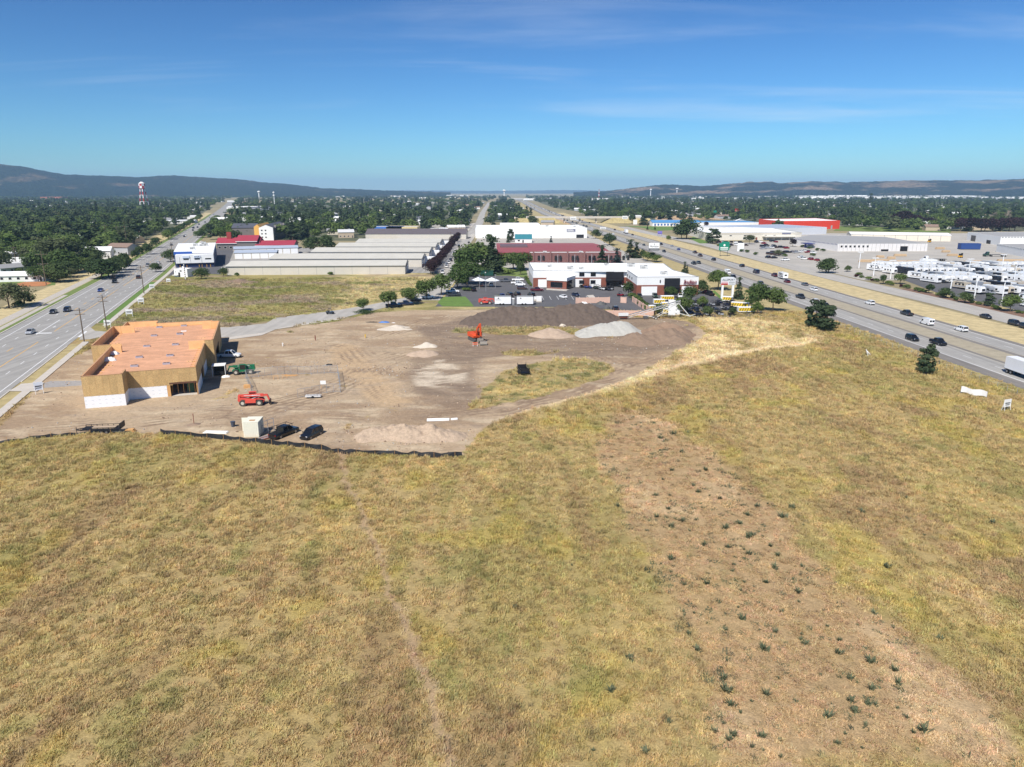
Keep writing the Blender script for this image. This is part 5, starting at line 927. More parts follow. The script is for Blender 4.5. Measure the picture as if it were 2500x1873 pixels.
# --- store car park and side street
for x, y, k, c, a, l in ((1165, 360 + 90, 'pickup', 'silver', 5, ''),): pass
Qt = tile(1280, 650, 10.05)
for t, x, y, k, c, a, l in ((S4, 800, 460, 'pickup', 'grey', 5, 'grey pickup truck beside the white market parasols'), (S4, 955, 445, 'pickup', 'white', 0, 'white pickup truck at the back of the parked row by the store'), (S4, 945, 485, 'pickup', 'white', 0, 'white pickup truck second in the parked row by the store'), (S4, 985, 505, 'suv', 'white', 0, 'white SUV third in the parked row by the store'), (S4, 1010, 555, 'suv', 'brown', 0, 'dark brown SUV at the front of the parked row by the store'), (Qt, 310, 615, 'pickup', 'maroon', 3, 'dark red pickup truck outside the white garage door'), (Qt, 172, 740, 'suv', 'black', 110, 'black SUV parked behind the white trailer'), (S4, 945, 635, 'suv', 'black', 108, 'black SUV behind the gap between the white trailers'), (S4, 850, 640, 'suv', 'charcoal', 108, 'charcoal SUV behind the first white trailer'), (S4, 755, 650, 'sedan', 'blue', 105, 'bright blue car behind the first white trailer'), (Qt, 955, 780, 'sedan', 'white', 112, 'white sedan alone in a car park bay'), (Qt, 1262, 735, 'sedan', 'navy', -68, 'dark blue sedan parked by the planter island'), (S4, 395, 575, 'suv', 'black', 100, 'black off-roader by the hedge at the car park corner'), (S4, 130, 595, 'pickup', 'white', 5, 'white pickup truck turning in from the street'), (S4, 150, 640, 'pickup', 'charcoal', 5, 'charcoal pickup truck in tree shade by the lawn'), (S4, 485, 520, 'suv', 'brown', 95, 'brown car under the first market parasol'), (S4, 615, 510, 'suv', 'white', 95, 'white car under the second market parasol'), (S5, 410, 640, 'suv', 'charcoal', -95, 'charcoal SUV facing out by the wide garage door'), (S5, 598, 635, 'suv', 'green', -92, 'dark green SUV beside the black store entrance'), (S5, 905, 635, 'sedan', 'white', -100, 'white car by the last garage door'), (S5, 1270, 610, 'pickup', 'black', 100, 'black pickup truck behind the conifer by the tall sign'), (S5, 1225, 590, 'suv', 'maroon', 100, 'dark red SUV behind the conifer by the tall sign'), (S5, 110, 795, 'suv', 'charcoal', 92, 'charcoal SUV inside the walled yard')): car(k, c, t(x, y), R(a), l)
for t, x, y, k, c, a, l in ((T3, 830, 1500, 'pickup', 'charcoal', 12, 'charcoal flatbed pickup under the second street tree'), (T3, 985, 1480, 'pickup', 'navy', 15, 'dark blue pickup parked under the third street tree'), (T3, 1110, 1430, 'suv', 'black', 18, 'black SUV beyond the dark blue pickup'), (T3, 1260, 1395, 'pickup', 'white', 20, 'white pickup truck under the fourth street tree')): car(k, c, t(x, y), R(a), l)
# --- site vehicles
car('pickup', 'black', SC(392, 1425), R(62), 'black crew cab pickup truck with a ladder rack on the site', lod=2, name='rack_pickup'); RK = COL.objects[-1]
SITE_PU = [o for o in COL.objects if o.name.startswith('rack_pickup')][0]
rk = MB()
for x in (-2.6, -.9, 1.2):
    for s in (-.82, .82): rk.bar((x, s, 1.1 if x < 0 else 1.5), (x, s, 2.05), .06)
    rk.bar((x, -.82, 2.05), (x, .82, 2.05), .06)
for s in (-.82, .82): rk.bar((-2.8, s, 2.05), (1.6, s, 2.05), .06)
rk.build('ladder_rack', BLACKM, SITE_PU)
car('suv', 'black', SC(668, 1440), R(-112), 'black SUV parked alone beside the silt fence', lod=2); car('pickup', 'white', SB(1660, 580), R(2), 'white single cab pickup truck in the shade of the new building', lod=2)
# --- dealer lot across the highway
R5t = tile(1840, 500, 9.217)
dl = []
for x, y in ((60, 845), (150, 850), (230, 880), (420, 835), (500, 850), (200, 950), (290, 930), (210, 1000), (320, 990), (400, 980), (460, 945), (500, 975), (610, 970), (680, 975), (740, 990), (440, 1090), (700, 1080), (760, 1085), (880, 1080), (950, 1090), (1060, 1080), (1150, 1065), (1230, 1085), (1340, 1095), (60, 700 + 160)): dl.append(R5t(x, y))
for x, y in ((800, 790), (850, 790), (900, 795), (960, 790), (1020, 795), (1075, 795), (955, 830), (1030, 825), (1140, 830), (1440, 940), (1480, 945), (1540, 950), (1600, 945), (1830, 985), (1880, 1005), (1960, 1010), (2040, 1020), (1640, 1020), (1500, 990), (1420, 985)): dl.append(T5(x, y))
for p in dl:
    c = rv_.choice(['black', 'white', 'white', 'black', 'charcoal', 'navy', 'silver', 'red', 'brown']); k = rv_.choice(['suv', 'pickup', 'suv', 'sedan']); car(k, c, p, R(rv_.choice([15, 20, 10, 100])), f"{CN[c]} {KN[k]} parked in the dealership car park across the highway", 'vehicles in the dealership car park', 1)
# --- lorries
def boxtruck(name, label, cat, loc, rz, boxL, boxm, cabm, semi=True):
    o = thing(name, label, cat, (loc[0], loc[1], 0.05), rz); box('cargo_box', (-boxL, -1.28, 1.15), (0, 1.28, 4.0), boxm, o); box('box_floor_rail', (-boxL, -1.3, 1.0), (0, 1.3, 1.15), BLACKM, o)
    MB().loft([ring4(.5, 1.2, 1.15, .6, 3.5), ring4(1.4, 1.2, 1.1, .6, 3.3), ring4(2.3, 1.2, 1.0, .6, 2.0), ring4(3.6, 1.0, .95, .6, 1.7)]).build('cab', cabm, o); MB().loft([ring4(1.5, 1.16, 1.04, 2.05, 3.2), ring4(2.36, 1.1, 1.0, 2.0, 2.1)]).build('windscreen', CARGLASS, o)
    for x in ((-boxL + 1, -boxL + 2.3, -1.2, 0.0, 2.9) if semi else (-boxL + 1.5, 2.6)):
        for s in (-1.1, 1.1): w = MB().tube((x, s - .15, .5), (x, s + .15, .5), .5, n=14).build('wheel', TYRE, o); MB().tube((x, s - .17, .5), (x, s + .17, .5), .28, n=10).build('rim', RIM, w)
    for s in (-1, 1): box('taillight', (-boxL - .02, s - .15, 1.0), (-boxL + .03, s + .15, 1.2), TAILL, o)
    return o
TW = M('trailer_white', s2l(236, 236, 236), 0.4, 0.03)
pt = G(2460, 912); boxtruck('semi_truck', 'white box trailer lorry coming past the field on the highway', 'truck', (pt[0] + 1.1, pt[1] - 12.4), R(-90 + .5), 13.5, TW, PAINT['white'])
p = T4(1730, 672); boxtruck('semi_truck', 'blue and white lorry on the far carriageway', 'truck', (HW(p[1]) + 25.5, p[1]), R(92), 9, TW, PAINT['blue'])
p = T4(820, 600 - 130); 
# travel trailer towed on the far carriageway
CAMPW = M('camper_white', s2l(240, 240, 238), 0.35, 0.03, coat=.3); CAMPG = M('camper_grey', s2l(150, 154, 160), 0.4, 0.05); CAMPD = M('camper_dark', s2l(44, 46, 54), 0.35, 0.1); CAMPT = M('camper_tan', s2l(196, 184, 164), 0.4, 0.05)
def rv_kind(kind, L_, nose):
    b = MB(); W2 = 1.25; top = 3.25
    if nose == 'trailer': rings = [(-L_ / 2, W2, .75, top), (L_ / 2 - .8, W2, .75, top), (L_ / 2 - .3, W2 * .97, .9, top - .35), (L_ / 2, W2 * .85, 1.1, top - 1.2)]
    elif nose == 'fifth': rings = [(-L_ / 2, W2, .75, top + .35), (L_ / 2 - 2.6, W2, .75, top + .35), (L_ / 2 - 2.4, W2, 1.75, top + .35), (L_ / 2 - .5, W2 * .98, 1.8, top + .1), (L_ / 2, W2 * .8, 2.0, top - .6)]
    elif nose == 'classa': rings = [(-L_ / 2, W2, .55, top + .2), (L_ / 2 - .5, W2, .55, top + .2), (L_ / 2 - .1, W2 * .97, .55, top - .1), (L_ / 2, W2 * .92, .6, top - .9)]
    else: rings = [(-L_ / 2, W2, .65, top), (L_ / 2 - 2.2, W2, .65, top), (L_ / 2 - 2.0, W2, 1.9, top), (L_ / 2 - 1.0, W2 * .9, 2.0, top - .4)]
    b.loft([ring4(x, w, w * .96, zb, zt) for x, w, zb, zt in rings])
    if nose == 'classc': b.loft([ring4(L_ / 2 - 2.3, 1.0, .95, .5, 1.95), ring4(L_ / 2 - 1.3, 1.0, .85, .5, 1.9), ring4(L_ / 2 - .7, 1.0, .95, .5, 1.2), ring4(L_ / 2, .9, .85, .5, 1.05)])
    vmesh(kind, 'body', b, CAMPW)
    w = MB()
    for x in ([-.32, -.08, .16] if nose != 'classa' else [-.36, -.14, .1]): w.box((L_ * x, -W2 - .02, 1.75), (L_ * x + .95, W2 + .02, 2.5))
    w.box((-L_ / 2 - .02, -.6, 1.8), (-L_ / 2 + .1, .6, 2.5)); vmesh(kind, 'windows', w, CARGLASS)
    s = MB(); s.box((-L_ * .48, -W2 - .012, 1.15), (L_ * .3, W2 + .012, 1.5)); vmesh(kind, 'stripe', s, CAMPG)
    if nose == 'classa': vmesh(kind, 'windscreen', MB().loft([ring4(L_ / 2 - .12, 1.14, 1.1, 1.55, 2.9), ring4(L_ / 2 + .02, 1.08, 1.02, 1.5, 2.4)]), CARGLASS)
    if nose == 'classc': vmesh(kind, 'windscreen', MB().loft([ring4(L_ / 2 - 1.34, .92, .84, 1.2, 1.93), ring4(L_ / 2 - .68, .95, .92, 1.16, 1.22)]), CARGLASS)
    if nose in ('trailer', 'fifth'): vmesh(kind, 'front_cap', MB().loft([ring4(L_ / 2 - .32, W2 * .8, W2 * .78, 1.3 if nose == 'trailer' else 2.1, top - .5), ring4(L_ / 2 + .03, W2 * .7, W2 * .66, 1.4 if nose == 'trailer' else 2.2, top - 1.1)]), CAMPD)
    vmesh(kind, 'roof_unit', MB().box((-.5, -.4, 0), (.5, .4, .28)), HVACM); vmesh(kind, 'awning', MB().tube((-L_ * .3, W2 + .08, top - .35), (L_ * .25, W2 + .08, top - .35), .09, n=6), CAMPD); vmesh(kind, 'wheel', MB().tube((0, -.14, 0), (0, .14, 0), .4, n=12), TYRE); VM[kind]['_rv'] = (L_, nose, top + (.35 if nose == 'fifth' else .2 if nose == 'classa' else 0))
rv_kind('rv_trailer', 7.6, 'trailer'); rv_kind('rv_fifth', 10.0, 'fifth'); rv_kind('rv_classa', 10.0, 'classa'); rv_kind('rv_classc', 7.8, 'classc')
RVN = dict(rv_trailer=('travel_trailer', 'travel trailer'), rv_fifth=('fifth_wheel_camper', 'camper'), rv_classa=('motorhome', 'motorhome'), rv_classc=('cab_over_motorhome', 'motorhome'))
def rv(kind, pos, rz, label, group=None, bodym=None, stripem=None, z=.03):
    nm, cat = RVN[kind]; o = thing(nm, label, cat, (pos[0], pos[1], z), rz, group); V = VM[kind]; L_, nose, top = V['_rv']; bo = link('body', V['body'], None, o)
    if bodym: setmat(bo, bodym)
    for part in ('windows', 'stripe', 'windscreen', 'front_cap', 'awning'):
        if part in V:
            e = link(part, V[part], None, o)
            if part == 'stripe' and stripem: setmat(e, stripem)
    for x in (-L_ * .2, L_ * .12): u = link('roof_unit', V['roof_unit'], None, o); u.location = (x, 0, top)
    for x in ((-.6, .35) if nose in ('trailer', 'fifth') else (-L_ * .25, L_ * .36)):
        for s in (-1.05, 1.05): w = link('wheel', V['wheel'], None, o); w.location = (x, s, .4)
    return o
p = SP(1650, 450); rv('rv_trailer', (HW(p[1]) + 25.6, p[1]), R(91), 'white travel trailer towed on the far carriageway', stripem=CAMPD)
hw_car(*SPc(1470, 410), 'pickup', 'maroon', 1, 'dark red pickup truck towing the white travel trailer')
ORD = ['first', 'second', 'third', 'fourth', 'fifth', 'sixth', 'seventh', 'eighth', 'ninth', 'last']; LOTG = 'campers for sale in the lot'
rows_rv = [(251, 192, 0), (266, 194, 1), (281, 200, 0), (304, 196, 1), (320, 200, 0), (343, 197, 1), (358, 199, 0), (381, 197, 1), (396, 199, 0), (411, 206, 1)]
LBL = {('rv_trailer', 0): 'white travel trailer with grey stripe in the camper lot', ('rv_fifth', 0): 'tall white fifth-wheel camper in the camper lot', ('rv_classa', 0): 'white motorhome with big windscreen in the camper lot', ('rv_classc', 0): 'white cab-over motorhome in the camper lot', ('rv_trailer', 1): 'tan travel trailer in the camper lot', ('rv_fifth', 1): 'grey fifth-wheel camper in the camper lot', ('rv_classa', 1): 'dark motorhome in the camper lot', ('rv_classc', 1): 'grey cab-over motorhome in the camper lot'}
for ri, (yy, x0, d) in enumerate(rows_rv):
    x = x0 + rv_.uniform(0, 3); xmax = 0.725 * (yy * .966 + 11) + 6
    while x < xmax:
        if rv_.random() > .07:
            k = rv_.choice(['rv_trailer', 'rv_trailer', 'rv_fifth', 'rv_classa', 'rv_classc'] if ri not in (1, 6) else ['rv_classa', 'rv_classa', 'rv_fifth']); alt = rv_.random() < .26
            bm = {'rv_trailer': CAMPT, 'rv_fifth': CAMPG, 'rv_classa': CAMPD, 'rv_classc': CAMPG}[k] if alt else None
            rv(k, (x, yy + rv_.uniform(-.7, .7)), R((-72 if d else 108) + rv_.uniform(-2, 2)), LBL[(k, int(alt))].replace('in the camper lot', 'in the %s camper row from the frontage road bend' % ORD[ri]), LOTG, bm, rv_.choice([CAMPG, CAMPD, CAMPT, None]))
        x += rv_.uniform(3.7, 4.3)
rv('rv_fifth', T6(1160, 905), R(8), 'white fifth-wheel camper parked broadside behind the camper rows')
# row of rvs far up the street
for x, y in ((720, 525), (800, 530), (960, 545), (1040, 580), (1200, 555), (1310, 550), (1360, 550), (1440, 545), (1470, 540)): rv(rv_.choice(['rv_trailer', 'rv_fifth', 'rv_classc']), T3(x, y), R(rv_.uniform(-20, 20)), 'white camper stored in the gravel yard beyond the storage rows', 'campers in the gravel yard')
# ------------------------------------------------------------------ site machines and materials
SKYRED = M('machine_red', s2l(214, 84, 68), 0.5, 0.08, 1.5); GREENM = M('machine_green', s2l(30, 112, 74), 0.45, 0.08, 1.5); ORANGE = M('machine_orange', s2l(214, 84, 42), 0.5, 0.08, 1.5); DGREY = M('machine_grey', s2l(88, 88, 86), 0.6, 0.1, 2); BUCKM = M('bucket_steel', s2l(140, 132, 120), 0.6, 0.15, 2); TYREG = M('tyre_dusty', s2l(74, 70, 64), 0.9, 0.15)
def bigwheel(par, x, y, r, w=.4):
    t = MB().tube((x, y - w / 2, r), (x, y + w / 2, r), r, n=18).build('wheel', TYREG, par); MB().tube((x, y - w / 2 - .02, r), (x, y + w / 2 + .02, r), r * .5, n=12).build('rim', M('rim_pale', s2l(190, 184, 170), .6, .05), t)
def telehandler(name, label, loc, rz, mat, txt=None, boom_up=0.0):
    o = thing(name, label, 'telehandler', (loc[0], loc[1], GZ(*loc[:2])), rz)
    MB().sidepoly([(-2.4, .65), (2.3, .6), (2.5, 1.0), (1.3, 1.25), (-.6, 1.3), (-2.6, 1.7), (-2.75, 1.1)], -.55, .55).build('chassis', mat, o)
    MB().sidepoly([(-1.2, .7), (.9, .7), (1.0, 1.35), (-1.0, 1.5)], -1.2, -.56).build('engine_cover', mat, o)
    c = MB()
    for x, y in ((-.75, .58), (.85, .58), (-.75, 1.22), (.7, 1.22)): c.bar((x, y, 1.1), (x * .85, y, 2.45), .08)
    c.box((-.75, .55, 2.45), (.7, 1.25, 2.53)); c.box((-.75, .56, .8), (.85, 1.24, 1.3)); cb = c.build('cab', mat, o); box('cab_glass', (-.62, .62, 1.3), (.6, 1.2, 2.42), CARGLASS, cb); box('seat', (-.4, .75, 1.2), (.1, 1.1, 1.75), BLACKM, cb)
    MB().bar((-2.6, 0, 1.95), (2.3, 0, 2.05 + boom_up), .42, .5).build('boom', mat, o); MB().bar((2.0, 0, 2.03 + boom_up), (3.1, 0, 2.02 + boom_up), .3, .36).build('inner_boom', mat, o); MB().bar((3.0, 0, 2.1 + boom_up), (3.5, 0, .8), .34, .3).build('boom_head', mat, o); MB().tube((-.4, 0, 1.1), (1.5, 0, 1.85), .08).build('lift_cylinder', METALG, o)
    f = MB(); f.box((3.45, -.75, .25), (3.6, .75, 1.1)); 
    for s in (-.45, .45): f.box((3.6, s - .08, .18), (4.9, s + .08, .26))
    f.build('forks', BLACKM, o)
    for x in (-1.65, 1.6):
        for y in (-.98, .98): bigwheel(o, x, y, .66, .42)
    MB().sidepoly([(-2.7, 1.2), (-2.2, 1.2), (-2.2, 2.0), (-2.6, 2.1)], -.5, .5).build('counterweight', mat, o)
    for s in (-1, 1): box('fender', (1.0, s * .75 - .2, 1.35), (2.2, s * .75 + .2, 1.42), mat, o); box('boom_stripe', (-1.5, s * .262 - .004, 1.98), (1.2, s * .262 + .004, 2.06), DOORW, o)
    if txt: lettering(txt, .34, DOORW, o, (.9, -.262, 2.03), 0, .01, .2, 1.7, 'lettering')
    return o
telehandler('telehandler', 'red telehandler with forks down near the white container', SC(70, 1115), R(6), SKYRED, 'SKYTRAK'); telehandler('telehandler', 'green telehandler with its boom towards the new building', SC(-20, 800), R(194), GREENM, None, -.1); telehandler('telehandler', 'red telehandler parked beside the white trailers at the car park', S4(545, 740), R(5), SKYRED)
# excavator
ex = S4(420, 1215); EX = thing('excavator', 'orange tracked excavator with its arm folded in front of the dark mound', 'excavator', (ex[0], ex[1], GZ(*ex)), R(-62))
for s in (-1.15, 1.15):
    MB().sidepoly([(-2.0, .1), (-2.2, .5), (-1.9, .95), (1.9, .95), (2.2, .5), (2.0, .1), (1.7, -.02), (-1.7, -.02)], s - .3, s + .3).build('track', DGREY, EX)
    for k in range(-4, 5): box('track_shoe', (k * .45 - .17, s - .32, .95), (k * .45 + .17, s + .32, 1.0), TYREG, EX)
box('undercarriage', (-1.2, -.85, .45), (1.2, .85, .9), BLACKM, EX); MB().tube((0, 0, .9), (0, 0, 1.1), .8, n=16).build('slew_ring', BLACKM, EX)
MB().sidepoly([(-2.5, 1.1), (1.4, 1.1), (1.5, 1.6), (-.2, 2.0), (-2.3, 2.2), (-2.6, 1.9)], -1.3, .3).build('engine_house', ORANGE, EX); MB().sidepoly([(-.3, 1.1), (1.5, 1.1), (1.55, 2.0), (1.2, 2.8), (-.2, 2.8)], .35, 1.3).build('cab', ORANGE, EX); box('cab_glass', (.2, .32, 1.7), (1.62, 1.33, 2.65), CARGLASS, EX); MB().sidepoly([(-2.7, 1.1), (-2.0, 1.1), (-2.0, 2.3), (-2.6, 2.3)], -1.35, 1.35).build('counterweight', ORANGE, EX)
MB().bar((1.0, -.2, 1.6), (2.0, -.2, 4.0), .5, .55).build('boom', ORANGE, EX); MB().bar((1.9, -.2, 3.9), (3.7, -.2, 5.4), .42, .5).build('boom_tip', ORANGE, EX); MB().bar((3.6, -.2, 5.5), (3.9, -.2, 2.0), .36, .45).build('stick', ORANGE, EX); MB().tube((1.4, -.2, 2.4), (2.6, -.2, 4.4), .1).build('boom_cylinder', METALG, EX); MB().bar((3.9, -.2, 2.1), (3.7, -.2, 1.2), .3, .3).build('bucket_link', DGREY, EX)
MB().sidepoly([(3.2, 1.3), (4.0, 1.3), (4.3, .7), (3.9, .05), (3.2, .1), (2.9, .6)], -.95, .55).build('bucket', BUCKM, EX)
bk = S4(520, 1265); BK = thing('excavator_bucket', 'spare grey bucket lying in front of the orange excavator', 'bucket', (bk[0], bk[1], GZ(*bk)), R(8)); MB().sidepoly([(-.5, 0), (.4, 0), (.7, .5), (.5, 1.0), (-.3, 1.0), (-.6, .4)], -1.0, 1.0, Matrix.Rotation(R(90), 4, 'Z')).build('shell', BUCKM, BK); box('teeth', (-1.0, -.75, .05), (1.0, -.5, .18), DGREY, BK)
bk = S4(415, 1275); BB = thing('barricade', 'orange and white barricade beside the spare excavator bucket', 'barricade', (bk[0], bk[1], GZ(*bk)), R(5))
for x in (-.6, .6): MB().bar((x, -.3, 0), (x, 0, 1.1), .08).build('leg', DOORW, BB); MB().bar((x, .3, 0), (x, 0, 1.1), .08).build('leg', DOORW, BB)
for z in (.45, .85): box('board', (-.75, -.3 + z * .2, z), (.75, -.26 + z * .2, z + .22), ORANGE, BB)
# conveyor
CVW = M('conveyor_white', s2l(226, 226, 222), 0.5, 0.06); CV = thing('conveyor', 'white lattice stacking conveyor on wheels beside the gravel pile', 'conveyor', (47.5, 241.0, 0), R(4))
cm = MB(); A0 = Vector((-9, 0, .6)); A1 = Vector((9.5, 0, 5.6))
for s in (-.55, .55):
    for dz in (0, .75): cm.bar(A0 + Vector((0, s, dz)), A1 + Vector((0, s, dz)), .10)
    for k in range(14):
        a = A0.lerp(A1, k / 14) + Vector((0, s, 0 if k % 2 else .75)); b = A0.lerp(A1, (k + 1) / 14) + Vector((0, s, .75 if k % 2 else 0)); cm.bar(a, b, .07)
for k in range(15):
    a = A0.lerp(A1, k / 14); cm.bar(a + Vector((0, -.55, 0)), a + Vector((0, .55, 0)), .07)
cm.build('truss', CVW, CV); MB().add([tuple(A0 + Vector((0, -.45, .8))), tuple(A0 + Vector((0, .45, .8))), tuple(A1 + Vector((0, .45, .8))), tuple(A1 + Vector((0, -.45, .8)))], [(0, 1, 2, 3)]).build('belt', BLACKM, CV)
um = MB()
for s in (-1.2, 1.2): um.bar((1, s, .7), (9.0, s * .4, 5.4), .12); um.bar((1, s, .7), (-4, s * .4, 1.9), .12); um.bar((9.0, s * .4, 5.4), (13, s * .6, 1.0), .12); um.bar((5, s * .7, 3.2), (13, s * .6, 1.0), .10)
um.bar((13, -.8, 1.0), (13, .8, 1.0), .14); um.bar((13, 0, 1.0), (15, 0, 1.6), .12); um.build('undercarriage', CVW, CV)
for s in (-1.3, 1.3): bigwheel(CV, 1.0, s, .55, .35)
MB().loft([ring4(-11.2, .9, 1.3, .8, 2.3), ring4(-8.6, .8, 1.2, .6, 2.2)]).build('feed_hopper', BRICK_R, CV); box('hopper_side', (-11.8, -1.3, 1.5), (-8.4, -1.2, 2.6), CVW, CV); box('engine_box', (-3, -1.0, .5), (-1.4, .2, 1.2), DGREY, CV)
# storage container, ramp, gate
CTN = M('container_cream', s2l(232, 228, 208), 0.6, 0.05, 1.0); RUSTY = M('rust', s2l(176, 120, 60), .9, .2)
ct = SB(1895, 1437); CO = thing('storage_container', 'cream steel storage container standing by the silt fence', 'container', (ct[0], ct[1], GZ(*ct)), R(4))
box('shell', (-1.3, 0, .05), (1.3, 3.4, 2.75), CTN, CO)
for k in range(9): box('wall_rib', (-1.2 + k * .29, -.03, .15), (-1.06 + k * .29, 0.0, 2.65), CTN, CO)
for k in range(11): box('wall_rib', (1.3, .1 + k * .3, .15), (1.33, .25 + k * .3, 2.65), CTN, CO)
box('roof', (-1.32, -.02, 2.75), (1.32, 3.42, 2.8), CTN, CO); box('rust_patch', (-.5, .9, 2.8), (.5, 1.5, 2.806), RUSTY, CO); box('open_door', (-1.34, 3.4, .1), (-2.5, 3.5, 2.6), CTN, CO)
gt = thing('gate_panel', 'grey pipe gate panel leaning beside the cream container', 'gate', (ct[0] + 2.2, ct[1] + 2.4, GZ(*ct)), R(55))
for z in (.3, 1.0, 1.7, 2.4): MB().bar((-1.3, 0, z), (1.3, .2, z), .06).build('rail', METALG, gt)
for x in (-1.3, 0, 1.3): MB().bar((x, 0, .05), (x, .15, 2.5), .07).build('post', METALG, gt)
rp_ = thing('loading_ramp', 'red and grey loading ramp lying between container and black pickup', 'ramp', (ct[0] + 3.1, ct[1] + .3, GZ(*ct)), R(50))
for k, m_ in enumerate((BRICK_R, METALG, BRICK_R, METALG)): box('plank', (-1.8, -.8 + k * .4, .08), (1.8, -.45 + k * .4, .2), m_, rp_)
def simple(name, label, cat, p, rz, parts, z=None):
    o = thing(name, label, cat, (p[0], p[1], GZ(*p) if z is None else z), rz)
    for nm, a, b, m_ in parts: box(nm, a, b, m_, o)
    return o
p = SB(1700, 1335); BN = thing('rubbish_bin', 'dark grey plastic rubbish bin standing alone on the dirt', 'bin', (p[0], p[1], GZ(*p)), 0); MB().tube((0, 0, 0), (0, 0, .95), .3, .42, 14).build('drum', M('plastic_blue_grey', s2l(74, 80, 94), .6, .05), BN); MB().tube((0, 0, .95), (0, 0, 1.0), .46, n=14).build('rim', M('plastic_blue_grey', (0, 0, 0)), BN)
# flatbed trailer with lumber
p = SB(320, 1385); FT = thing('flatbed_trailer', 'black flatbed trailer loaded with lumber by the silt fence', 'trailer', (p[0], p[1], GZ(*p)), R(7))
box('deck', (-3.3, -1.1, .8), (3.3, 1.1, .95), BLACKM, FT); sr = MB()
for s in (-1.1, 1.1): sr.bar((-3.3, s, 1.25), (3.3, s, 1.25), .07); [sr.bar((x, s, .95), (x, s, 1.25), .07) for x in np.linspace(-3.3, 3.3, 8)]
sr.build('side_rail', BLACKM, FT)
for x in (0.1, 1.0):
    for s in (-1.15, 1.15): w = MB().tube((x, s - .12, .4), (x, s + .12, .4), .4, n=14).build('wheel', TYRE, FT); MB().tube((x, s - .13, .4), (x, s + .13, .4), .2, n=10).build('rim', RIM, w)
MB().bar((-3.3, -.9, .75), (-4.6, 0, .7), .12).bar((-3.3, .9, .75), (-4.6, 0, .7), .12).bar((-4.5, 0, 0), (-4.5, 0, 1.2), .08).build('tongue', BLACKM, FT); box('ramp_gate', (3.3, -1.0, .9), (3.42, 1.0, 1.9), BLACKM, FT)
for i in range(5):
    q_ = box('lumber_stack', (-1.7, -.6, .96), (2.3, .5, 1.1), M('timber_grey', s2l(186, 164, 138), .85, .15, 1), None); q_.location = (p[0], p[1], GZ(*p)); q_.rotation_euler = (0, 0, R(7)); break
tag(q_, 'stack of pale lumber on the black flatbed trailer', 'lumber')
p = SB(605, 1375); PB = thing('cardboard_bundle', 'bundle of cardboard and boards beside the flatbed trailer', 'boards', (p[0], p[1], GZ(*p)), R(10))
for k in range(3): box('board', (-.9 + k * .1, -.5, k * .18), (.9 - k * .15, .5, k * .18 + .15), LUM, PB)
p = SB(1515, 1400); simple('sheathing_stack', 'white foam sheets lying behind the silt fence', 'sheets', p, R(-4), [('sheet', (-2.2, -.5, 0), (2.2, .5, .12), WALLW), ('sheet', (-2.0, -.45, .125), (2.1, .5, .25), WALLW)])
p = SB(1283, 1305); o = thing('red_stake', 'red standpipe on a small dirt heap in front of the new building', 'stake', (p[0], p[1], GZ(*p)), 0); MB().tube((0, 0, -.1), (0, 0, 2.2), .07, n=8).build('pipe', BRICK_R, o); MB().tube((0, 0, 0), (0, 0, .3), 1.3, .2, 14).build('soil_heap', M('soil', s2l(150, 128, 108), .95, .2), o)
for x, y, c, lb in ((705, 472, BRICK_R, 'red marker post in the graded dirt'), (375, 520, WALLW, 'white pipe stub in the graded dirt'), (1210, 440, M('hydrant_yellow', s2l(220, 180, 60), .6, .05), 'yellow hydrant standing in the dirt')):
    p = SC(x, y); o = thing('marker_post' if c is not MATS.get('hydrant_yellow') else 'fire_hydrant', lb, 'post', (p[0], p[1], GZ(*p)), 0); MB().tube((0, 0, -.1), (0, 0, 1.5 if c is BRICK_R else 1.0), .14, n=8).build('post', c, o); MB().tube((-.22, 0, .7), (.22, 0, .7), .09, n=8).build('cap', c, o)
# white block and rubble
p = SC(1900, 1310); o = thing('concrete_pipe', 'white wrapped pipe bundle on the gravel heap beside the silt fence', 'pipes', (p[0] + 1.2, p[1] + 1.6, GZ(*p)), R(4))
for k in range(3): MB().tube((-2.6, .36 * k - .4, .2), (1.6, .3 * k - .4, .25), .2, n=10).build('pipe', WALLW, o)
MB().tube((1.9, -.2, .25), (3.1, .1, .25), .26, n=12).build('culvert', WALLW, o); MB().tube((3.1, .1, .25), (3.2, .1, .25), .2, n=12).build('dark_end', DARK_, o)
# tool trailer by the fence
p = SC(685, 1050); o = thing('tool_trailer', 'small open cage trailer by the temporary fence', 'trailer', (p[0], p[1], GZ(*p)), R(4)); box('bed', (-1.6, -.6, .35), (1.6, .6, .6), M('bed_white', s2l(214, 212, 208), .6, .1), o); cg = MB()
for s in (-.6, .6):
    for x in np.linspace(-1.6, 1.6, 6): cg.bar((x, s, .6), (x, s, 1.7), .04)
    for z in (.95, 1.3, 1.7): cg.bar((-1.6, s, z), (1.6, s, z), .04)
cg.build('cage', M('cage_brown', s2l(120, 96, 82), .7, .1), o)
for s in (-.7, .7): MB().tube((0, s - .1, .3), (0, s + .1, .3), .3, n=12).build('wheel', TYRE, o)
p = SC(787, 960); simple('white_board', 'blank white board fixed to the temporary fence', 'board', p, R(5), [('board', (-.6, -.03, .9), (.6, .03, 1.7), WALLW), ('post', (-.5, .04, 0), (-.4, .1, 1.7), LUM)])
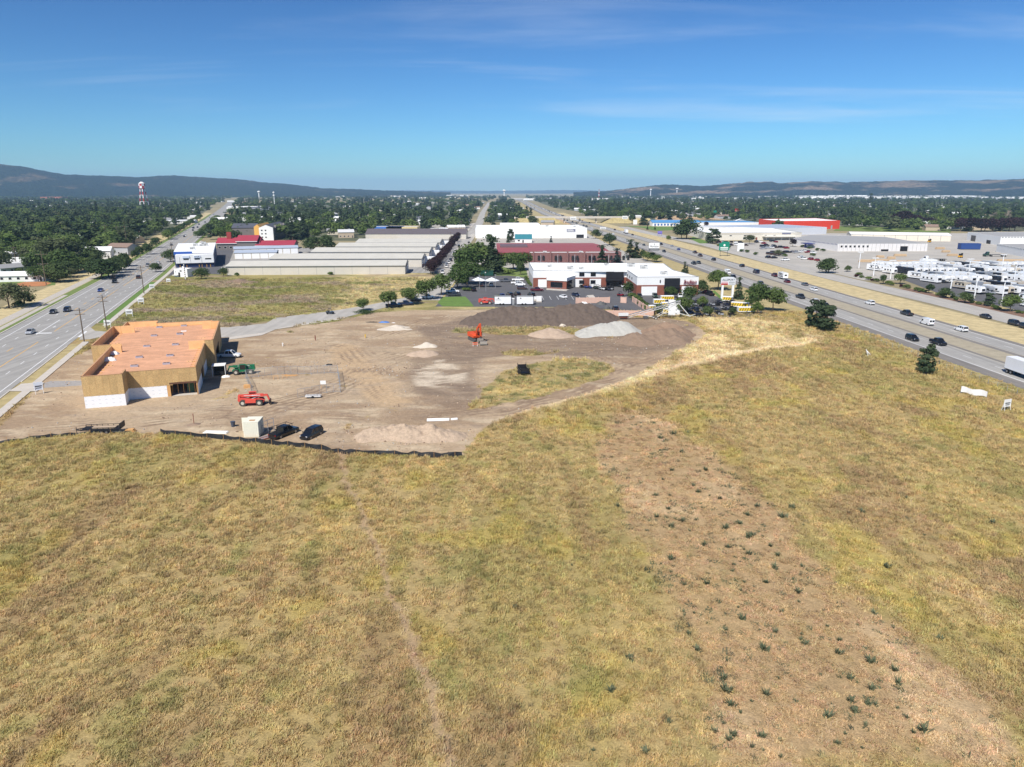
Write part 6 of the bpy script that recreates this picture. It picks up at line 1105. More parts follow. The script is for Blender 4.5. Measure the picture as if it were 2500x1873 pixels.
# shade frame beside the building
p = SB(1555, 770); o = thing('work_shed', 'white flat-roofed work shed in the shadow of the new building', 'shed', (p[0], p[1], 0), R(16)); box('roof', (-1.5, -1.2, 2.5), (1.5, 1.6, 2.62), WALLW, o)
for x in (-1.4, 1.4):
    for y in (-1.1, 1.5): box('post', (x - .06, y - .06, 0), (x + .06, y + .06, 2.5), WALLW, o)
box('back_wall', (-1.4, 1.4, 0), (1.4, 1.46, 2.5), BLACKM, o); box('crate', (-1.2, -.2, 0), (1.0, 1.2, 1.2), BLACKM, o)
p = SB(1620, 790); tarp('insulation_bag', 'white bag lying before the green telehandler', p, .02, .9, .5, .5, PLASTIC, .2, 8)
p = SB(1855, 905); o = thing('pallet_stack', 'stack of boards on a pallet beside the chain-link fence', 'pallet', (p[0], p[1], GZ(*p)), R(8)); [box('board', (-.8, -.5, .15 + k * .14), (.8, .5, .27 + k * .14), LUM, o) for k in range(4)]; box('pallet', (-.8, -.5, 0), (.8, .5, .13), LUM, o)
for x, y in ((305, 860), (395, 850)):
    p = SC(x, y); o = thing('sawhorse', 'wooden sawhorse inside the fenced enclosure', 'sawhorse', (p[0], p[1], GZ(*p)), R(20), 'sawhorses'); MB().bar((-.6, 0, .8), (.6, 0, .8), .1).build('beam', LUM, o)
    for a in (-.5, .5):
        for b in (-.3, .3): MB().bar((a, 0, .8), (a, b, 0), .06).build('leg', LUM, o)
p = SC(455, 825); o = thing('lumber_pile', 'loose lumber lying inside the fenced enclosure', 'lumber', (p[0], p[1], GZ(*p)), R(6)); [box('plank', (-1.6 + k * .1, -.5 + k * .22, k % 2 * .06), (1.3 + k * .1, -.32 + k * .22, k % 2 * .06 + .06), LUM, o) for k in range(5)]
# chain-link temporary fence panels
def mesh_mat():
    m = bpy.data.materials.new('chain_link'); m.use_nodes = True; nt = m.node_tree; b = nt.nodes['Principled BSDF']; L = nt.links.new; b.inputs['Base Color'].default_value = (*s2l(150, 152, 156), 1); b.inputs['Alpha'].default_value = 0.16; b.inputs['Roughness'].default_value = .5; return m
CHAIN = mesh_mat()
FP = MB(); [FP.bar(a, b, .05) for a, b in (((0, 0, 0), (0, 0, 1.9)), ((3.0, 0, 0), (3.0, 0, 1.9)), ((0, 0, 1.9), (3.0, 0, 1.9)), ((0, 0, .12), (3.0, 0, .12)), ((1.5, 0, .12), (1.5, 0, 1.9)))]
fpm = FP.mesh('frame'); fpm.materials.append(METALG); fcm = MB().add([(0.02, 0, .12), (2.98, 0, .12), (2.98, 0, 1.9), (.02, 0, 1.9)], [(0, 1, 2, 3)]).mesh('chain_link'); fcm.materials.append(CHAIN)
def fence_run(pts, label, step=3.05):
    for a, b in zip(pts[:-1], pts[1:]):
        a = Vector(a); b = Vector(b); n = max(1, round((b - a).length / step)); ang = math.atan2(b.y - a.y, b.x - a.x); sc = (b - a).length / n / 3.0
        for k in range(n):
            q = a.lerp(b, k / n); o = thing('fence_panel', label, 'fence', (q.x, q.y, GZ(q.x, q.y)), ang, 'temporary chain-link fence panels'); o.scale = (sc, 1, 1); link('frame', fpm, None, o); link('chain_link', fcm, None, o); box('foot', (-.05, -.4, 0), (.05, .4, .08), METALG, o)
fence_run([SC(0, 845), SC(130, 832), SC(260, 818), SC(660, 805), SC(930, 795)], 'chain-link fence panel along the back of the site enclosure'); fence_run([SC(0, 845), SC(75, 1020)], 'chain-link fence panel beside the red telehandler'); fence_run([SC(930, 795), SC(960, 995), SC(820, 1000), SC(525, 1045)], 'chain-link fence panel beside the small cage trailer')
# silt fence: one fabric run, with its stakes
SFB = M('silt_fabric', (0.018, 0.019, 0.022), 0.7, 0.25, 1.5); sf = thing('silt_fence', 'low black silt fence sagging between the dirt site and the field', 'fence', (0, 0, 0), 0)
pts = []
for a, b in zip(SILT[:-1], SILT[1:]):
    n = max(2, int(math.dist(a, b) / 1.0)); pts += [(a[0] + (b[0] - a[0]) * k / n, a[1] + (b[1] - a[1]) * k / n) for k in range(n)]
pts.append(SILT[-1]); gx = G(330, 1058)[0]; rg = random.Random(3); runs = [[p for p in pts if p[0] < gx], [p for p in pts if p[0] > gx + 4]]
for run in runs:
    vs = []; fs = []
    for k, (x, y) in enumerate(run):
        hgt = (.95 if run is runs[1] else .5) * (1 - .22 * abs(math.sin(k * math.pi / 3)) + rg.uniform(-.06, .06)); lean = rg.uniform(-.1, .25); zz = GZ(x, y); vs += [(x, y, zz - .1), (x + .02, y + lean * .3, zz + hgt * .5), (x + rg.uniform(-.05, .05), y + lean, zz + hgt)]
    for k in range(len(run) - 1):
        for j in (0, 1): fs.append((3 * k + j, 3 * k + 3 + j, 3 * k + 4 + j, 3 * k + 1 + j))
    me = bpy.data.meshes.new('fabric'); me.from_pydata(vs, [], fs); link('fabric', me, SFB, sf)
    for k in range(0, len(run), 3): x, y = run[k]; box('stake', (x - .02, y - .06, GZ(x, y) - .1), (x + .02, y - .02, GZ(x, y) + 1.0), LUM, sf)
# ------------------------------------------------------------------ heaps
def heap(name, label, outline_px, crest, mat, seed, rough=.35, n=64, p=.85):
    """heap of loose material; crest = [(px, py, height m, radius m)] ridge points"""
    P_ = [(G(x, y)[0], G(x, y)[1], h, r) for x, y, h, r in crest]; xs0 = min(a[0] - a[3] for a in P_) - 1; xs1 = max(a[0] + a[3] for a in P_) + 1; ys0 = min(a[1] - a[3] for a in P_) - 1; ys1 = max(a[1] + a[3] for a in P_) + 1
    nx = n; ny = max(12, int(n * (ys1 - ys0) / (xs1 - xs0))); X, Y = np.meshgrid(np.linspace(xs0, xs1, nx), np.linspace(ys0, ys1, ny)); H_ = np.full(X.shape, -.25)
    wx = (vnoise(X, Y, 3, 3, seed, 3) - .5) * 3.0
    for x, y, h, r in P_:
        d = np.hypot(X - x + wx, (Y - y) + wx * .6) / r; H_ = np.maximum(H_, h * (1 - np.clip(d, 0, 1.3) ** (1 / p)) )
    H_ = np.maximum(H_, -.25) + np.where(H_ > 0.05, (vnoise(X, Y, 1.4, 1.4, seed + 1, 3) - .5) * rough * np.clip(H_, 0, 1.5), 0)
    zb = np.array([[GZ(x, y) for x in (xs0, (xs0 + xs1) / 2, xs1)] for y in (ys0, ys1)]).mean()
    vs = [(a, b, c + zb * .8) for a, b, c in zip(X.ravel(), Y.ravel(), H_.ravel())]; keep = (H_ > -.2); fs = []
    for j in range(ny - 1):
        for i in range(nx - 1):
            if keep[j:j + 2, i:i + 2].any(): a = j * nx + i; fs.append((a, a + 1, a + nx + 1, a + nx))
    me = bpy.data.meshes.new(name); me.from_pydata(vs, [], fs); me.update(); return tag(link(name, me, mat, None, True), label, 'heap')
SOILD = M('topsoil_dark', s2l(101, 88, 78), 0.95, 0.22, 0.8, 0.9, 3.0, detail=10); GRVP = M('gravel_pale_grey', s2l(178, 175, 166), 0.95, 0.08, 2.0, 0.4, 6); SOILT = M('soil_tan', s2l(182, 160, 138), 0.95, 0.15, 1.2, 0.7, 5, detail=10); SOILB = M('soil_brown', s2l(138, 117, 98), 0.95, 0.16, 1.0, 0.7, 5, detail=10); SANDP = M('sand_pale', s2l(204, 192, 174), 0.95, 0.06, 2.0, 0.3, 6); RUBB = M('rubble_tan', s2l(182, 160, 136), 0.95, 0.25, 2.5, 1.0, 4, detail=10)
S4c = lambda x, y, h, r: (1080 + x / 5.178, 600 + y / 5.178, h, r); SCc = lambda x, y, h, r: (600 + x / 4.142, 720 + y / 4.142, h, r); S5c = lambda x, y, h, r: (1480 + x / 5.027, 600 + y / 5.027, h, r)
heap('soil_mound', 'long dark topsoil mound in front of the store car park', None, [S4c(x, y, h * 1.1, r) for x, y, h, r in ((430, 985, 2.6, 6.5), (520, 975, 3.3, 8), (640, 965, 4.1, 9), (760, 955, 4.6, 10), (880, 955, 4.6, 10), (1000, 955, 4.5, 10), (1120, 955, 4.6, 10), (1250, 955, 4.4, 10), (1370, 955, 4.2, 10), (1500, 950, 4.6, 10), (1620, 945, 5.0, 11), (1740, 940, 5.2, 11), (1850, 935, 4.9, 10), (1930, 930, 3.8, 9))], SOILD, 71, .8, 170)
heap('gravel_pile', 'pale grey gravel pile with two rounded humps', None, [S5c(-250, 1110, 1.2, 3), S5c(-150, 1085, 2.6, 6), S5c(-80, 1080, 3.1, 6.5), S5c(-20, 1080, 3.2, 6.5), S5c(40, 1080, 3.0, 6.5), S5c(110, 1070, 3.5, 7), S5c(170, 1070, 3.6, 7), S5c(230, 1080, 2.6, 6), S5c(300, 1085, 1.4, 5)], GRVP, 73, .15, 90)
heap('soil_pile', 'low tan soil pile between the mound and the gravel', None, [S4c(1290, 1135, 1.9, 5), S4c(1370, 1125, 2.2, 5.5), S4c(1440, 1140, 1.6, 5)], SOILT, 75, .4, 50)
heap('soil_pile', 'brown soil pile in front of the gravel pile', None, [S5c(340, 1180, 2.6, 5.5), S5c(430, 1190, 2.4, 5.5), S5c(560, 1165, 2.9, 6), S5c(680, 1160, 3.2, 6.5), S5c(780, 1150, 3.4, 6.5), S5c(850, 1190, 2.2, 5)], SOILB, 77, .4, 90)
heap('soil_pile', 'reddish soil pile with a pale rock behind the brown pile', None, [S5c(620, 1090, 2.6, 5.5), S5c(740, 1075, 3.4, 6.5), S5c(820, 1085, 3.2, 6), S5c(900, 1100, 2.0, 5)], M('soil_reddish', s2l(144, 120, 99), .95, .15, 1.2, .7, 5), 79, .4, 70)
heap('sand_pile', 'low pale sand pile near the blue tarp', None, [SCc(1440, 352, .6, 2.6), SCc(1510, 345, 1.1, 3.6), SCc(1570, 350, .8, 3), SCc(1630, 358, .4, 2)], SANDP, 81, .12, 50); heap('sand_pile', 'small white sand pile next to the tan soil', None, [SCc(1780, 535, .8, 2.2), SCc(1830, 530, 1.3, 2.8), SCc(1880, 535, .9, 2.2)], SANDP, 83, .1, 40)
heap('soil_pile', 'smooth tan soil pile below the small white sand pile', None, [SCc(1740, 610, 1.1, 3), SCc(1800, 612, 1.3, 3.4), SCc(1860, 610, 1.0, 3)], SOILT, 85, .2, 40); heap('rubble_heap', 'long low heap of stony fill beside the silt fence', None, [SCc(x, y, h, r) for x, y, h, r in ((1290, 1440, 1.1, 3.2), (1370, 1425, 1.7, 3.8), (1470, 1415, 1.6, 4), (1600, 1420, 1.9, 4), (1720, 1425, 1.6, 4), (1850, 1430, 1.9, 4.2), (1960, 1435, 1.5, 3.6), (2060, 1440, 1.0, 3))], RUBB, 87, .95, 120)
heap('soil_mound', 'small brown dirt mound in the grass lot before the storage rows', None, [(565, 690, 1.0, 4), (585, 688, 1.6, 5), (610, 690, .9, 4)], SOILB, 89, .3, 40)
def rock(name, label, p, z, r, mat, seed):
    b = bmesh.new(); bmesh.ops.create_icosphere(b, subdivisions=2, radius=r)
    for v in b.verts: v.co *= 1 + .3 * mnoise.noise(v.co * 1.5 / r + Vector((seed, 0, 0))); v.co.z *= .75
    me = bpy.data.meshes.new(name); b.to_mesh(me); b.free(); o = link(name, me, mat); o.location = (p[0], p[1], z); return tag(o, label, 'rock')
rock('boulder', 'big pale boulder at the foot of the dark mound', S4(1518, 1035), .6, .95, SANDP, 2); rock('boulder', 'pale rock on top of the reddish soil pile', S5(712, 1075), 3.2, .6, SANDP, 4)
tarp('blue_tarp', 'blue tarp and hoses heaped behind the pale sand pile', SC(1400, 285), .02, 2.0, 1.0, .6, M('tarp_blue', s2l(60, 120, 190), .5, .1), .1, 11); tarp('debris_pile', 'heap of black hose and scraps beside the blue tarp', SC(1275, 280), .02, 2.4, .7, .3, BLACKM, 0, 12, 'debris'); tarp('debris_pile', 'white scrap beside the blue tarp', SC(1495, 292), .02, .8, .4, .4, PLASTIC, 0, 13, 'debris'); tarp('debris_pile', 'dark scraps on the brown dirt before the mound', SC(1745, 282), .02, 1.6, .5, .4, SOILD, 0, 14, 'debris'); tarp('debris_pile', 'black plastic scrap by the enclosure corner', SC(845, 712), .1, .8, .5, .3, BLACKM, 0, 15, 'debris'); tarp('debris_pile', 'black plastic scrap at the edge of the haul road', SC(1490, 738), .1, .8, .5, .3, BLACKM, 0, 16, 'debris')
# dump trailer on the grass island
p = S4(1025, 1640); o = thing('dump_trailer', 'black high-sided trailer standing on the grass island', 'trailer', (p[0], p[1], GZ(*p)), R(100)); box('floor', (-2.2, -1.05, .6), (2.2, 1.05, .75), BLACKM, o)
for s in (-1.05, 1.05): box('side', (-2.2, s - .05, .75), (2.2, s + .05, 1.3), BLACKM, o); box('upper_rail', (-2.2, s - .04, 1.7), (2.2, s + .04, 1.8), BLACKM, o)
for x in (-2.2, 2.2): box('headboard', (x - .05, -1.05, 1.2 if x < 0 else .75), (x + .05, 1.05, 1.8), BLACKM, o); [box('post', (x - .05, s - .05, .6), (x + .05, s + .05, 2.2 if x > 0 else 1.9), BLACKM, o) for s in (-1, 1)]
for x in (-.5, .5):
    for s in (-1.2, 1.2): MB().tube((x, s - .12, .4), (x, s + .12, .4), .4, n=14).build('wheel', TYRE, o)
# white job trailers by the car park
for a, b, lb in ((740, 665, 'white job-site trailer beside the red telehandler at the car park'), (1020, 930, 'plain white job-site trailer next to the portable toilet')):
    p = S4(a + 25, 755); o = thing('job_trailer', lb, 'trailer', (p[0], p[1], .05), R(2)); box('body', (-3.1, -.1, .5), (3.1, 2.5, 3.3), TW, o); box('roof_edge', (-3.15, -.15, 3.3), (3.15, 2.55, 3.38), TRIM, o); box('skirt', (-3.0, 0, .25), (3.0, .1, .5), BLACKM, o); box('tongue', (3.1, 1.0, .4), (4.2, 1.3, .6), BLACKM, o); MB().add([(-2 + .3 * k, -.115, 2.7 + (.3 if k % 2 else 0)) for k in range(3)] + [(-1.6, -.115, 2.4)], [(0, 1, 2, 3)]).build('emblem', BLACKM, o)
    for x in (-1, .2): MB().tube((x, -.2, .4), (x, .1, .4), .4, n=12).build('wheel', TYRE, o)
    if a < 900: [box('printed_line', (-2.8, -.115, 1.9 + k * .25), (-.4 - k * .4, -.10, 1.98 + k * .25), TRIM, o) for k in range(3)]; box('door', (-2.9, -.13, .6), (.4, -.1, 1.7), DOORW, o)
p = S4(890, 750); simple('portable_toilet', 'grey portable toilet between the two white job trailers', 'toilet', p, 0, [('cabin', (-.6, 0, 0), (.6, 1.2, 2.2), TRIM), ('roof', (-.65, -.05, 2.2), (.65, 1.25, 2.4), WALLW), ('door', (-.4, -.04, .1), (.4, 0, 2.0), METALG)], .05)
p = S4(1180, 700); simple('utility_cabinet', 'small white cabinet standing in the car park', 'cabinet', p, 0, [('cabin', (-.7, 0, .6), (.7, .6, 1.7), WALLW), ('plinth', (-.75, -.05, 0), (.75, .65, .6), CONC)], .05); p = S4(1222, 715); simple('utility_cabinet', 'larger white cabinet in the car park', 'cabinet', p, 0, [('cabin', (-1.0, 0, .4), (1.0, .8, 2.3), WALLW), ('plinth', (-1.05, -.05, 0), (1.05, .85, .4), CONC)], .05)
# bay lines and planter
for k in range(9): 
    a, b = Qt(245 + 181 * (k if k < 4 else k), 735), Qt(290 + 184 * k, 825); MB().add([(a[0], a[1], .052), (a[0] + .14, a[1], .052), (b[0] + .14, b[1], .052), (b[0], b[1], .052)], [(0, 1, 2, 3)]).build('bay_line', WHITE, bpy.data.objects['store_lot'])
o = MB().prism([Qt(1530, 725), Qt(1590, 785), Qt(1745, 780), Qt(1690, 715)], .04, .2).build('planter_island', CONC); tag(o, 'pale concrete planter island in the car park', 'planter')
# yard wall
YW = M('block_wall_pink', s2l(214, 178, 158), .9, .08, 1, .2, 6)
def wall_run(label, pts, h, mat, name='garden_wall', cat='wall'):
    o = thing(name, label, cat, (0, 0, 0), 0)
    for a, b in zip(pts[:-1], pts[1:]):
        a = Vector((*a, 0)); b = Vector((*b, 0)); d = (b - a).normalized() * .12; n = Vector((-d.y, d.x, 0)); MB().prism([(v.x, v.y) for v in (a - d - n, b + d - n, b + d + n, a - d + n)], 0, h).build('wall_panel', mat, o)
        m = int((b - a).length / 6) + 1
        for k in range(m + 1): q = a.lerp(b, k / m); box('pier', (q.x - .2, q.y - .2, 0), (q.x + .2, q.y + .2, h + .12), mat, o)
wall_run('pink block wall beside the piled white scrap', [S4(1690, 730), S4(2110, 722)], 2.2, YW); wall_run('pink block wall along the near side of the walled yard', [(30.5, 247.8), (49.5, 247.0), (47.5, 281)], 2.0, YW); wall_run('short pink block wall by the yard gate', [S5(180, 700), S5(240, 705)], 2.2, YW)
for x, y, s, m_, lb in ((1790, 750, 1.6, WALLW, 'heap of white scrap panels beside the pink wall'), (1850, 765, 1.2, WALLW, 'white crate scraps beside the dark racks'), (2010, 745, 2.0, DGREY, 'dark metal rack frames in the walled yard'), (2080, 800, 1.2, DGREY, 'grey machine crate in the walled yard')): p = S4(x, y); tarp('scrap_pile', lb, p, .05, s, s * .6, 1.3, m_, 0, int(x), 'scrap')
# powersports vehicles lined up
def utv(label, pos, rz, mat, group, name='off_road_buggy'):
    o = thing(name, label, 'buggy', (pos[0], pos[1], .05), rz, group); MB().loft([ring4(-1.4, .55, .5, .45, 1.0), ring4(-.3, .7, .6, .35, .8), ring4(.5, .7, .6, .35, .95), ring4(1.4, .5, .4, .5, .8)]).build('body', mat, o); c = MB()
    for s in (-.6, .6): c.bar((-1.0, s, .8), (-.6, s * .85, 1.8), .06); c.bar((-.6, s * .85, 1.8), (.35, s * .85, 1.8), .06); c.bar((.35, s * .85, 1.8), (.8, s, .9), .06)
    c.box((-.65, -.52, 1.8), (.4, .52, 1.85)); c.build('roll_cage', BLACKM, o); box('seat', (-.7, -.5, .7), (-.2, .5, 1.2), BLACKM, o)
    for x in (-.95, 1.0):
        for s in (-.62, .62): MB().tube((x, s - .14, .36), (x, s + .14, .36), .36, n=12).build('wheel', TYRE, o)
for x, y, c in ((1405, 525, 'black'), (1510, 540, 'blue'), (1610, 545, 'blue'), (1740, 555, 'green'), (1800, 560, 'black'), (1870, 580, 'silver'), (1930, 590, 'white'), (1990, 590, 'black'), (2070, 600, 'navy'), (2120, 590, 'silver')): utv(f"{CN[c]} off-road buggy lined up before the store", Qt(x, y), R(-80), PAINT[c], 'buggies lined up before the store')
for x, y, c in ((60, 520, 'charcoal'), (100, 500, 'white'), (160, 505, 'charcoal'), (210, 515, 'white'), (60, 545, 'grey'), (30, 545, 'navy')): utv(f"{CN[c]} off-road buggy by the recessed entrance", S5(x, y), R(-70), PAINT[c], 'buggies by the recessed entrance')
utv('red off-road buggy standing alone on the pale apron', S5(175, 620), R(10), PAINT['red'], None); utv('charcoal side-by-side buggy crossing the side street', SC(855, 195), R(10), PAINT['charcoal'], None, 'utility_buggy')
rg = random.Random(31)
for i in range(46):
    x, y = rg.uniform(820, 1560), rg.uniform(700, 868)
    if y < 760 and x < 900: continue
    c = rg.choice(['black', 'black', 'navy', 'white', 'charcoal', 'navy', 'silver']); utv(f"{CN[c]} all-terrain buggy in the fenced display yard", S5(x, y), R(rg.choice([-85, 95, 5])), PAINT[c], 'buggies in the fenced display yard')
# yellow striped shipping crates
YS = M('crate_yellow', s2l(232, 196, 50), .6, .06)
for i, (x, y, w, a) in enumerate(((745, 680, 5.0, 2), (645, 725, 4.2, 2), (738, 765, 3.8, 2), (1487, 690, 3.6, -25), (1640, 765, 6.2, -28), (1712, 825, 6.0, 2), (560, 805, 2.4, 2), (740, 845, 3.0, 2))):
    p = S5(x, y); o = thing('enclosed_trailer', ['yellow striped enclosed trailer'][0] + [' by the store door', ' behind the yard hedge', ' beside the stacked white cases', ' below the tall white sign', ' along the lawn edge', ' at the yard corner by the pines', ' half behind the yard shrubs', ' under the conveyor'][i], 'trailer', (p[0], p[1], .05), R(a)); box('body', (-w / 2, -1, .5), (w / 2, 1, 2.0), WALLW, o); box('roof', (-w / 2 - .05, -1.05, 2.0), (w / 2 + .05, 1.05, 2.12), ROOFW, o); box('yellow_panel', (-w / 2 + .05, -1.02, .8), (w / 2 - .05, -1.0, 1.9), YS, o)
    for k in range(int(w / .9)): MB().add([(-w / 2 + .3 + k * .9, -1.03, .8), (-w / 2 + .55 + k * .9, -1.03, .8), (-w / 2 + 1.0 + k * .9, -1.03, 1.9), (-w / 2 + .75 + k * .9, -1.03, 1.9)], [(0, 1, 2, 3)]).build('stripe', BLACKM, o)
    for s in (-1.05, 1.05): MB().tube((0, s - .1, .35), (0, s + .1, .35), .35, n=12).build('wheel', TYRE, o)
for k in range(4): p = S5(832, 855 - k * 2); o = simple('white_case', 'white wall unit stacked beside the conveyor', 'case', (p[0], p[1] + 0.0), 0, [('body', (-2.0, 0, k * 1.25), (2.0, 1.6, k * 1.25 + 1.2), WALLW), ('handle', (.4, -.06, k * 1.25 + .4), (1.0, 0, k * 1.25 + .7), TRIM)], .05); o['group'] = 'stacked white cases'
# parasols
for x, y, lb in ((455, 462, 'white market parasol nearer the big trees'), (625, 465, 'pale blue-white market parasol beside the grey pickup')):
    p = S4(x, y + 60); o = thing('parasol', lb, 'parasol', (p[0], p[1], .05), 0); MB().tube((0, 0, 0), (0, 0, 3.4), .08, n=8).build('pole', METALG, o); b = MB(); n = 12; b.add([(0, 0, 4.4)] + [(3.6 * math.cos(6.283 * k / n), 2.6 * math.sin(6.283 * k / n), 2.9 + .12 * (k % 2)) for k in range(n)], [(0, 1 + k, 1 + (k + 1) % n) for k in range(n)]); b.build('canopy', M('canvas_white', s2l(232, 236, 240), .8, .04), o); [MB().bar((0, 0, 3.0), (3.3 * math.cos(6.283 * k / 6), 2.4 * math.sin(6.283 * k / 6), 3.0), .04).build('rib', METALG, o) for k in range(6)]
p = S4(545, 385); o = simple('dumpster', 'dark green skip with a pale emblem under the big trees', 'skip', p, R(2), [('body', (-4, 0, .2), (4, 2.4, 2.4), M('skip_green', s2l(26, 74, 62), .6, .08)), ('rim', (-4.1, -.1, 2.4), (4.1, 2.5, 2.55), M('skip_green', (0, 0, 0))), ('emblem', (-.3, -.03, 1.5), (.3, 0, 2.0), WALLW)], .05)
p = T6(1610, 740); simple('dumpster', 'blue skip in the concrete yard', 'skip', p, R(-5), [('body', (-7, 0, .3), (7, 5, 4.2), M('skip_blue', s2l(44, 72, 128), .6, .08)), ('rim', (-7.1, -.1, 4.2), (7.1, 5.1, 4.5), M('skip_blue', (0, 0, 0)))], .03)
# ------------------------------------------------------------------ signs and poles
STEEL = M('sign_steel', s2l(70, 74, 80), .5, .1); o = thing('pole_sign', 'tall pole sign reading Horizon above the highway trees', 'sign', (87, 445.4, 0), 0); MB().bar((0, 0, 0), (0, 0, 8.6), .45).build('pole', STEEL, o); f = box('panel', (-3.2, -.25, 8.4), (3.2, .25, 11.6), WALLW, o); box('lower_panel', (-3.2, -.27, 7.1), (3.2, .27, 8.4), STEEL, o); lettering('Horizon', 1.7, STEEL, o, (0, -.29, 9.6), 0, .03, 0, 5.2, 'lettering'); MB().tube((0, -.27, 10.9), (0, -.31, 10.9), .28, n=12).build('emblem', STEEL, o); lettering('CREDIT UNION', .8, TRIM, o, (0, -.31, 7.75), 0, .02, 0, 5.4, 'lettering')
bpy.data.objects.remove(o.children[-1]); [box('grey_letters', (-2.6 + k * .5, -.31, 7.45), (-2.25 + k * .5, -.28, 8.05), TRIM, o) for k in range(11)]
o = thing('pole_sign', 'big white sign on two white posts reading Allsport', 'sign', (86.8, 288.6, 0), 0)
for x in (-2.1, 2.1): MB().box((x - .4, -.3, 0), (x + .4, .3, 5.8)).build('post', WALLW, o)
MB().sidepoly([(-2.9, 5.7), (2.9, 5.7), (2.9, 8.4), (2.0, 8.8), (0, 8.95), (-2.0, 8.8), (-2.9, 8.4)], -.3, .3).build('panel', M('sign_grey_white', s2l(222, 224, 226), .5, .04), o); box('red_panel', (-2.85, -.33, 5.75), (-.1, -.28, 6.4), M('sign_bright_red', s2l(208, 48, 40), .5, .05), o); lettering('ALLSPORT', 1.15, BLACKM, o, (0, -.33, 7.75), 0, .03, .25, 5.2, 'lettering'); lettering('POLARIS', .5, BLACKM, o, (-1.45, -.35, 6.08), 0, .02, 0, 2.0, 'lettering'); box('red_line', (-2.7, -.32, 6.75), (-.2, -.28, 6.95), M('sign_bright_red', (0, 0, 0)), o); [box('grey_line', (.2, -.32, z), (2.6, -.28, z + .22), TRIM, o) for z in (5.95, 6.45, 6.8)]
GRN = M('sign_green', s2l(20, 128, 104), .5, .05); p = T5(862, 960); o = thing('highway_sign', 'green highway guide sign on two posts in the yellow grass', 'sign', (p[0], p[1], 0), 0)
for x in (-2.4, 2.4): MB().bar((x, 0, 0), (x, 0, 7.0), .2).build('post', STEEL, o)
box('panel', (-3.4, -.25, 3.8), (3.4, -.1, 8.6), GRN, o); box('upper_tab', (-1.8, -.25, 8.6), (3.2, -.1, 9.6), GRN, o); MB().tube((0, -.27, 7.2), (0, -.24, 7.2), .7, n=14).build('shield', DOORW, o); [box('white_line', (-2.6, -.28, z), (2.6, -.25, z + .5), DOORW, o) for z in (4.4, 5.4)]
def board(label, p, w, h, z0, poles=1, rz=0.0, col=None, lines=2, name='roadside_sign', textm=None):
    o = thing(name, label, 'sign', (p[0], p[1], 0), rz); [MB().bar((x, .1, 0), (x, .1, z0 + .2), .14).build('post', STEEL, o) for x in ((0,) if poles == 1 else (-w * .4, w * .4))]; box('panel', (-w / 2, -.1, z0), (w / 2, .08, z0 + h), col or WALLW, o); [box('printed_line', (-w * .4, -.12, z0 + h * (.2 + .3 * k)), (w * .4, -.09, z0 + h * (.32 + .3 * k)), textm or STEEL, o) for k in range(lines)]; return o
board('white billboard with dark print before the round conifer', T4(1500, 815), 6, 3.4, 3.6); board('long white pole sign above the highway shoulder', T4(1405, 730), 5.6, 1.9, 8); board('white billboard straddling the highway far off', T4(1032, 575), 7.5, 4, 7); board('white cabinet sign at the dealership car park entrance', T5(1075, 905), 4.7, 6, .2, 1, 0, None, 0); board('purple and blue roadside banner sign beside the frontage road', T5(55, 705), 4.4, 3, 1.6, 2, 0, M('sign_purple', s2l(120, 110, 190), .5, .1), 1); board('tall white and green pole sign behind the blue-roofed motel', T5(747, 505), 4.6, 3, 11, 1, 0, GRN, 1); board('red sign on the roof of the far hotel', T5(1025, 480), 6.5, 4, 11, 1, 0, M('sign_bright_red', (0, 0, 0)), 1, textm=WALLW)
board('tall white pylon sign with a peaked top beside the lawn', T4(1683, 560), 7, 4, 7); board('white sign board on the lawn before the two tall trees', T4(1815, 565), 5, 6, .5, 2, 0, None, 0)
def aframe(label, p, w, h, rz=0.0, mat=None, txt=None, z=None):
    o = thing('site_sign', label, 'sign', (p[0], p[1], GZ(*p) if z is None else z), rz); box('board', (-w / 2, -.05, h * .35), (w / 2, .05, h), mat or WALLW, o)
    for x in (-w * .42, w * .42): MB().bar((x, -.25, -.05), (x, 0, h * .9), .07).build('leg', DOORW, o); MB().bar((x, .4, -.05), (x, 0, h * .9), .07).build('leg', DOORW, o)
    box('print', (-w * .38, -.065, h * .62), (w * .38, -.05, h * .72), STEEL, o); box('print', (-w * .3, -.065, h * .48), (w * .3, -.05, h * .55), STEEL, o); return o
aframe('white estate sign on wooden legs facing the highway at the field corner', (G(2456, 1005)), 1.9, 2.3, R(20)); o = aframe('toppled white sign with splayed legs on the field edge', G(2122, 872), 1.8, 1.7, R(70)); o.rotation_euler = (R(-35), R(25), R(60)); aframe('white site sign board at the driveway beside the arterial road', G(97, 962), 1.7, 2.6, R(35), M('sign_pale', (0, 0, 0))); aframe('white estate sign at the grass corner behind the new building', SB(365, 260), 2.0, 2.4, R(15)); aframe('white estate sign in the grass lot nearer the new building', SL(1640, 690), 2.2, 2.6, R(15)); aframe('white estate sign in the grass lot along the pavement', SL(1785, 535), 2.2, 2.6, R(15)); aframe('white estate sign farther along the pavement', SL(1925, 350), 2.0, 2.4, R(25)); aframe('white estate sign by the kiosk driveway', T2(62, 1200), 1.9, 2.2, 0)
p = G(2376, 968); o = thing('banner', 'long white banner sagging along the wire fence', 'banner', (p[0], p[1], GZ(*p)), R(-52)); b = MB(); n = 10; b.add([(-2.5 + 5 * k / n, .12 * math.sin(k), (.25 if j == 0 else 1.5) + .12 * math.sin(k * .9 + j)) for j in (0, 1) for k in range(n + 1)], [(k, k + 1, n + 2 + k, n + 1 + k) for k in range(n)]); b.build('cloth', PLASTIC, o); [MB().bar((x, 0, -.1), (x, 0, 1.6), .06).build('post', METALG, o) for x in (-2.5, 0, 2.5)]
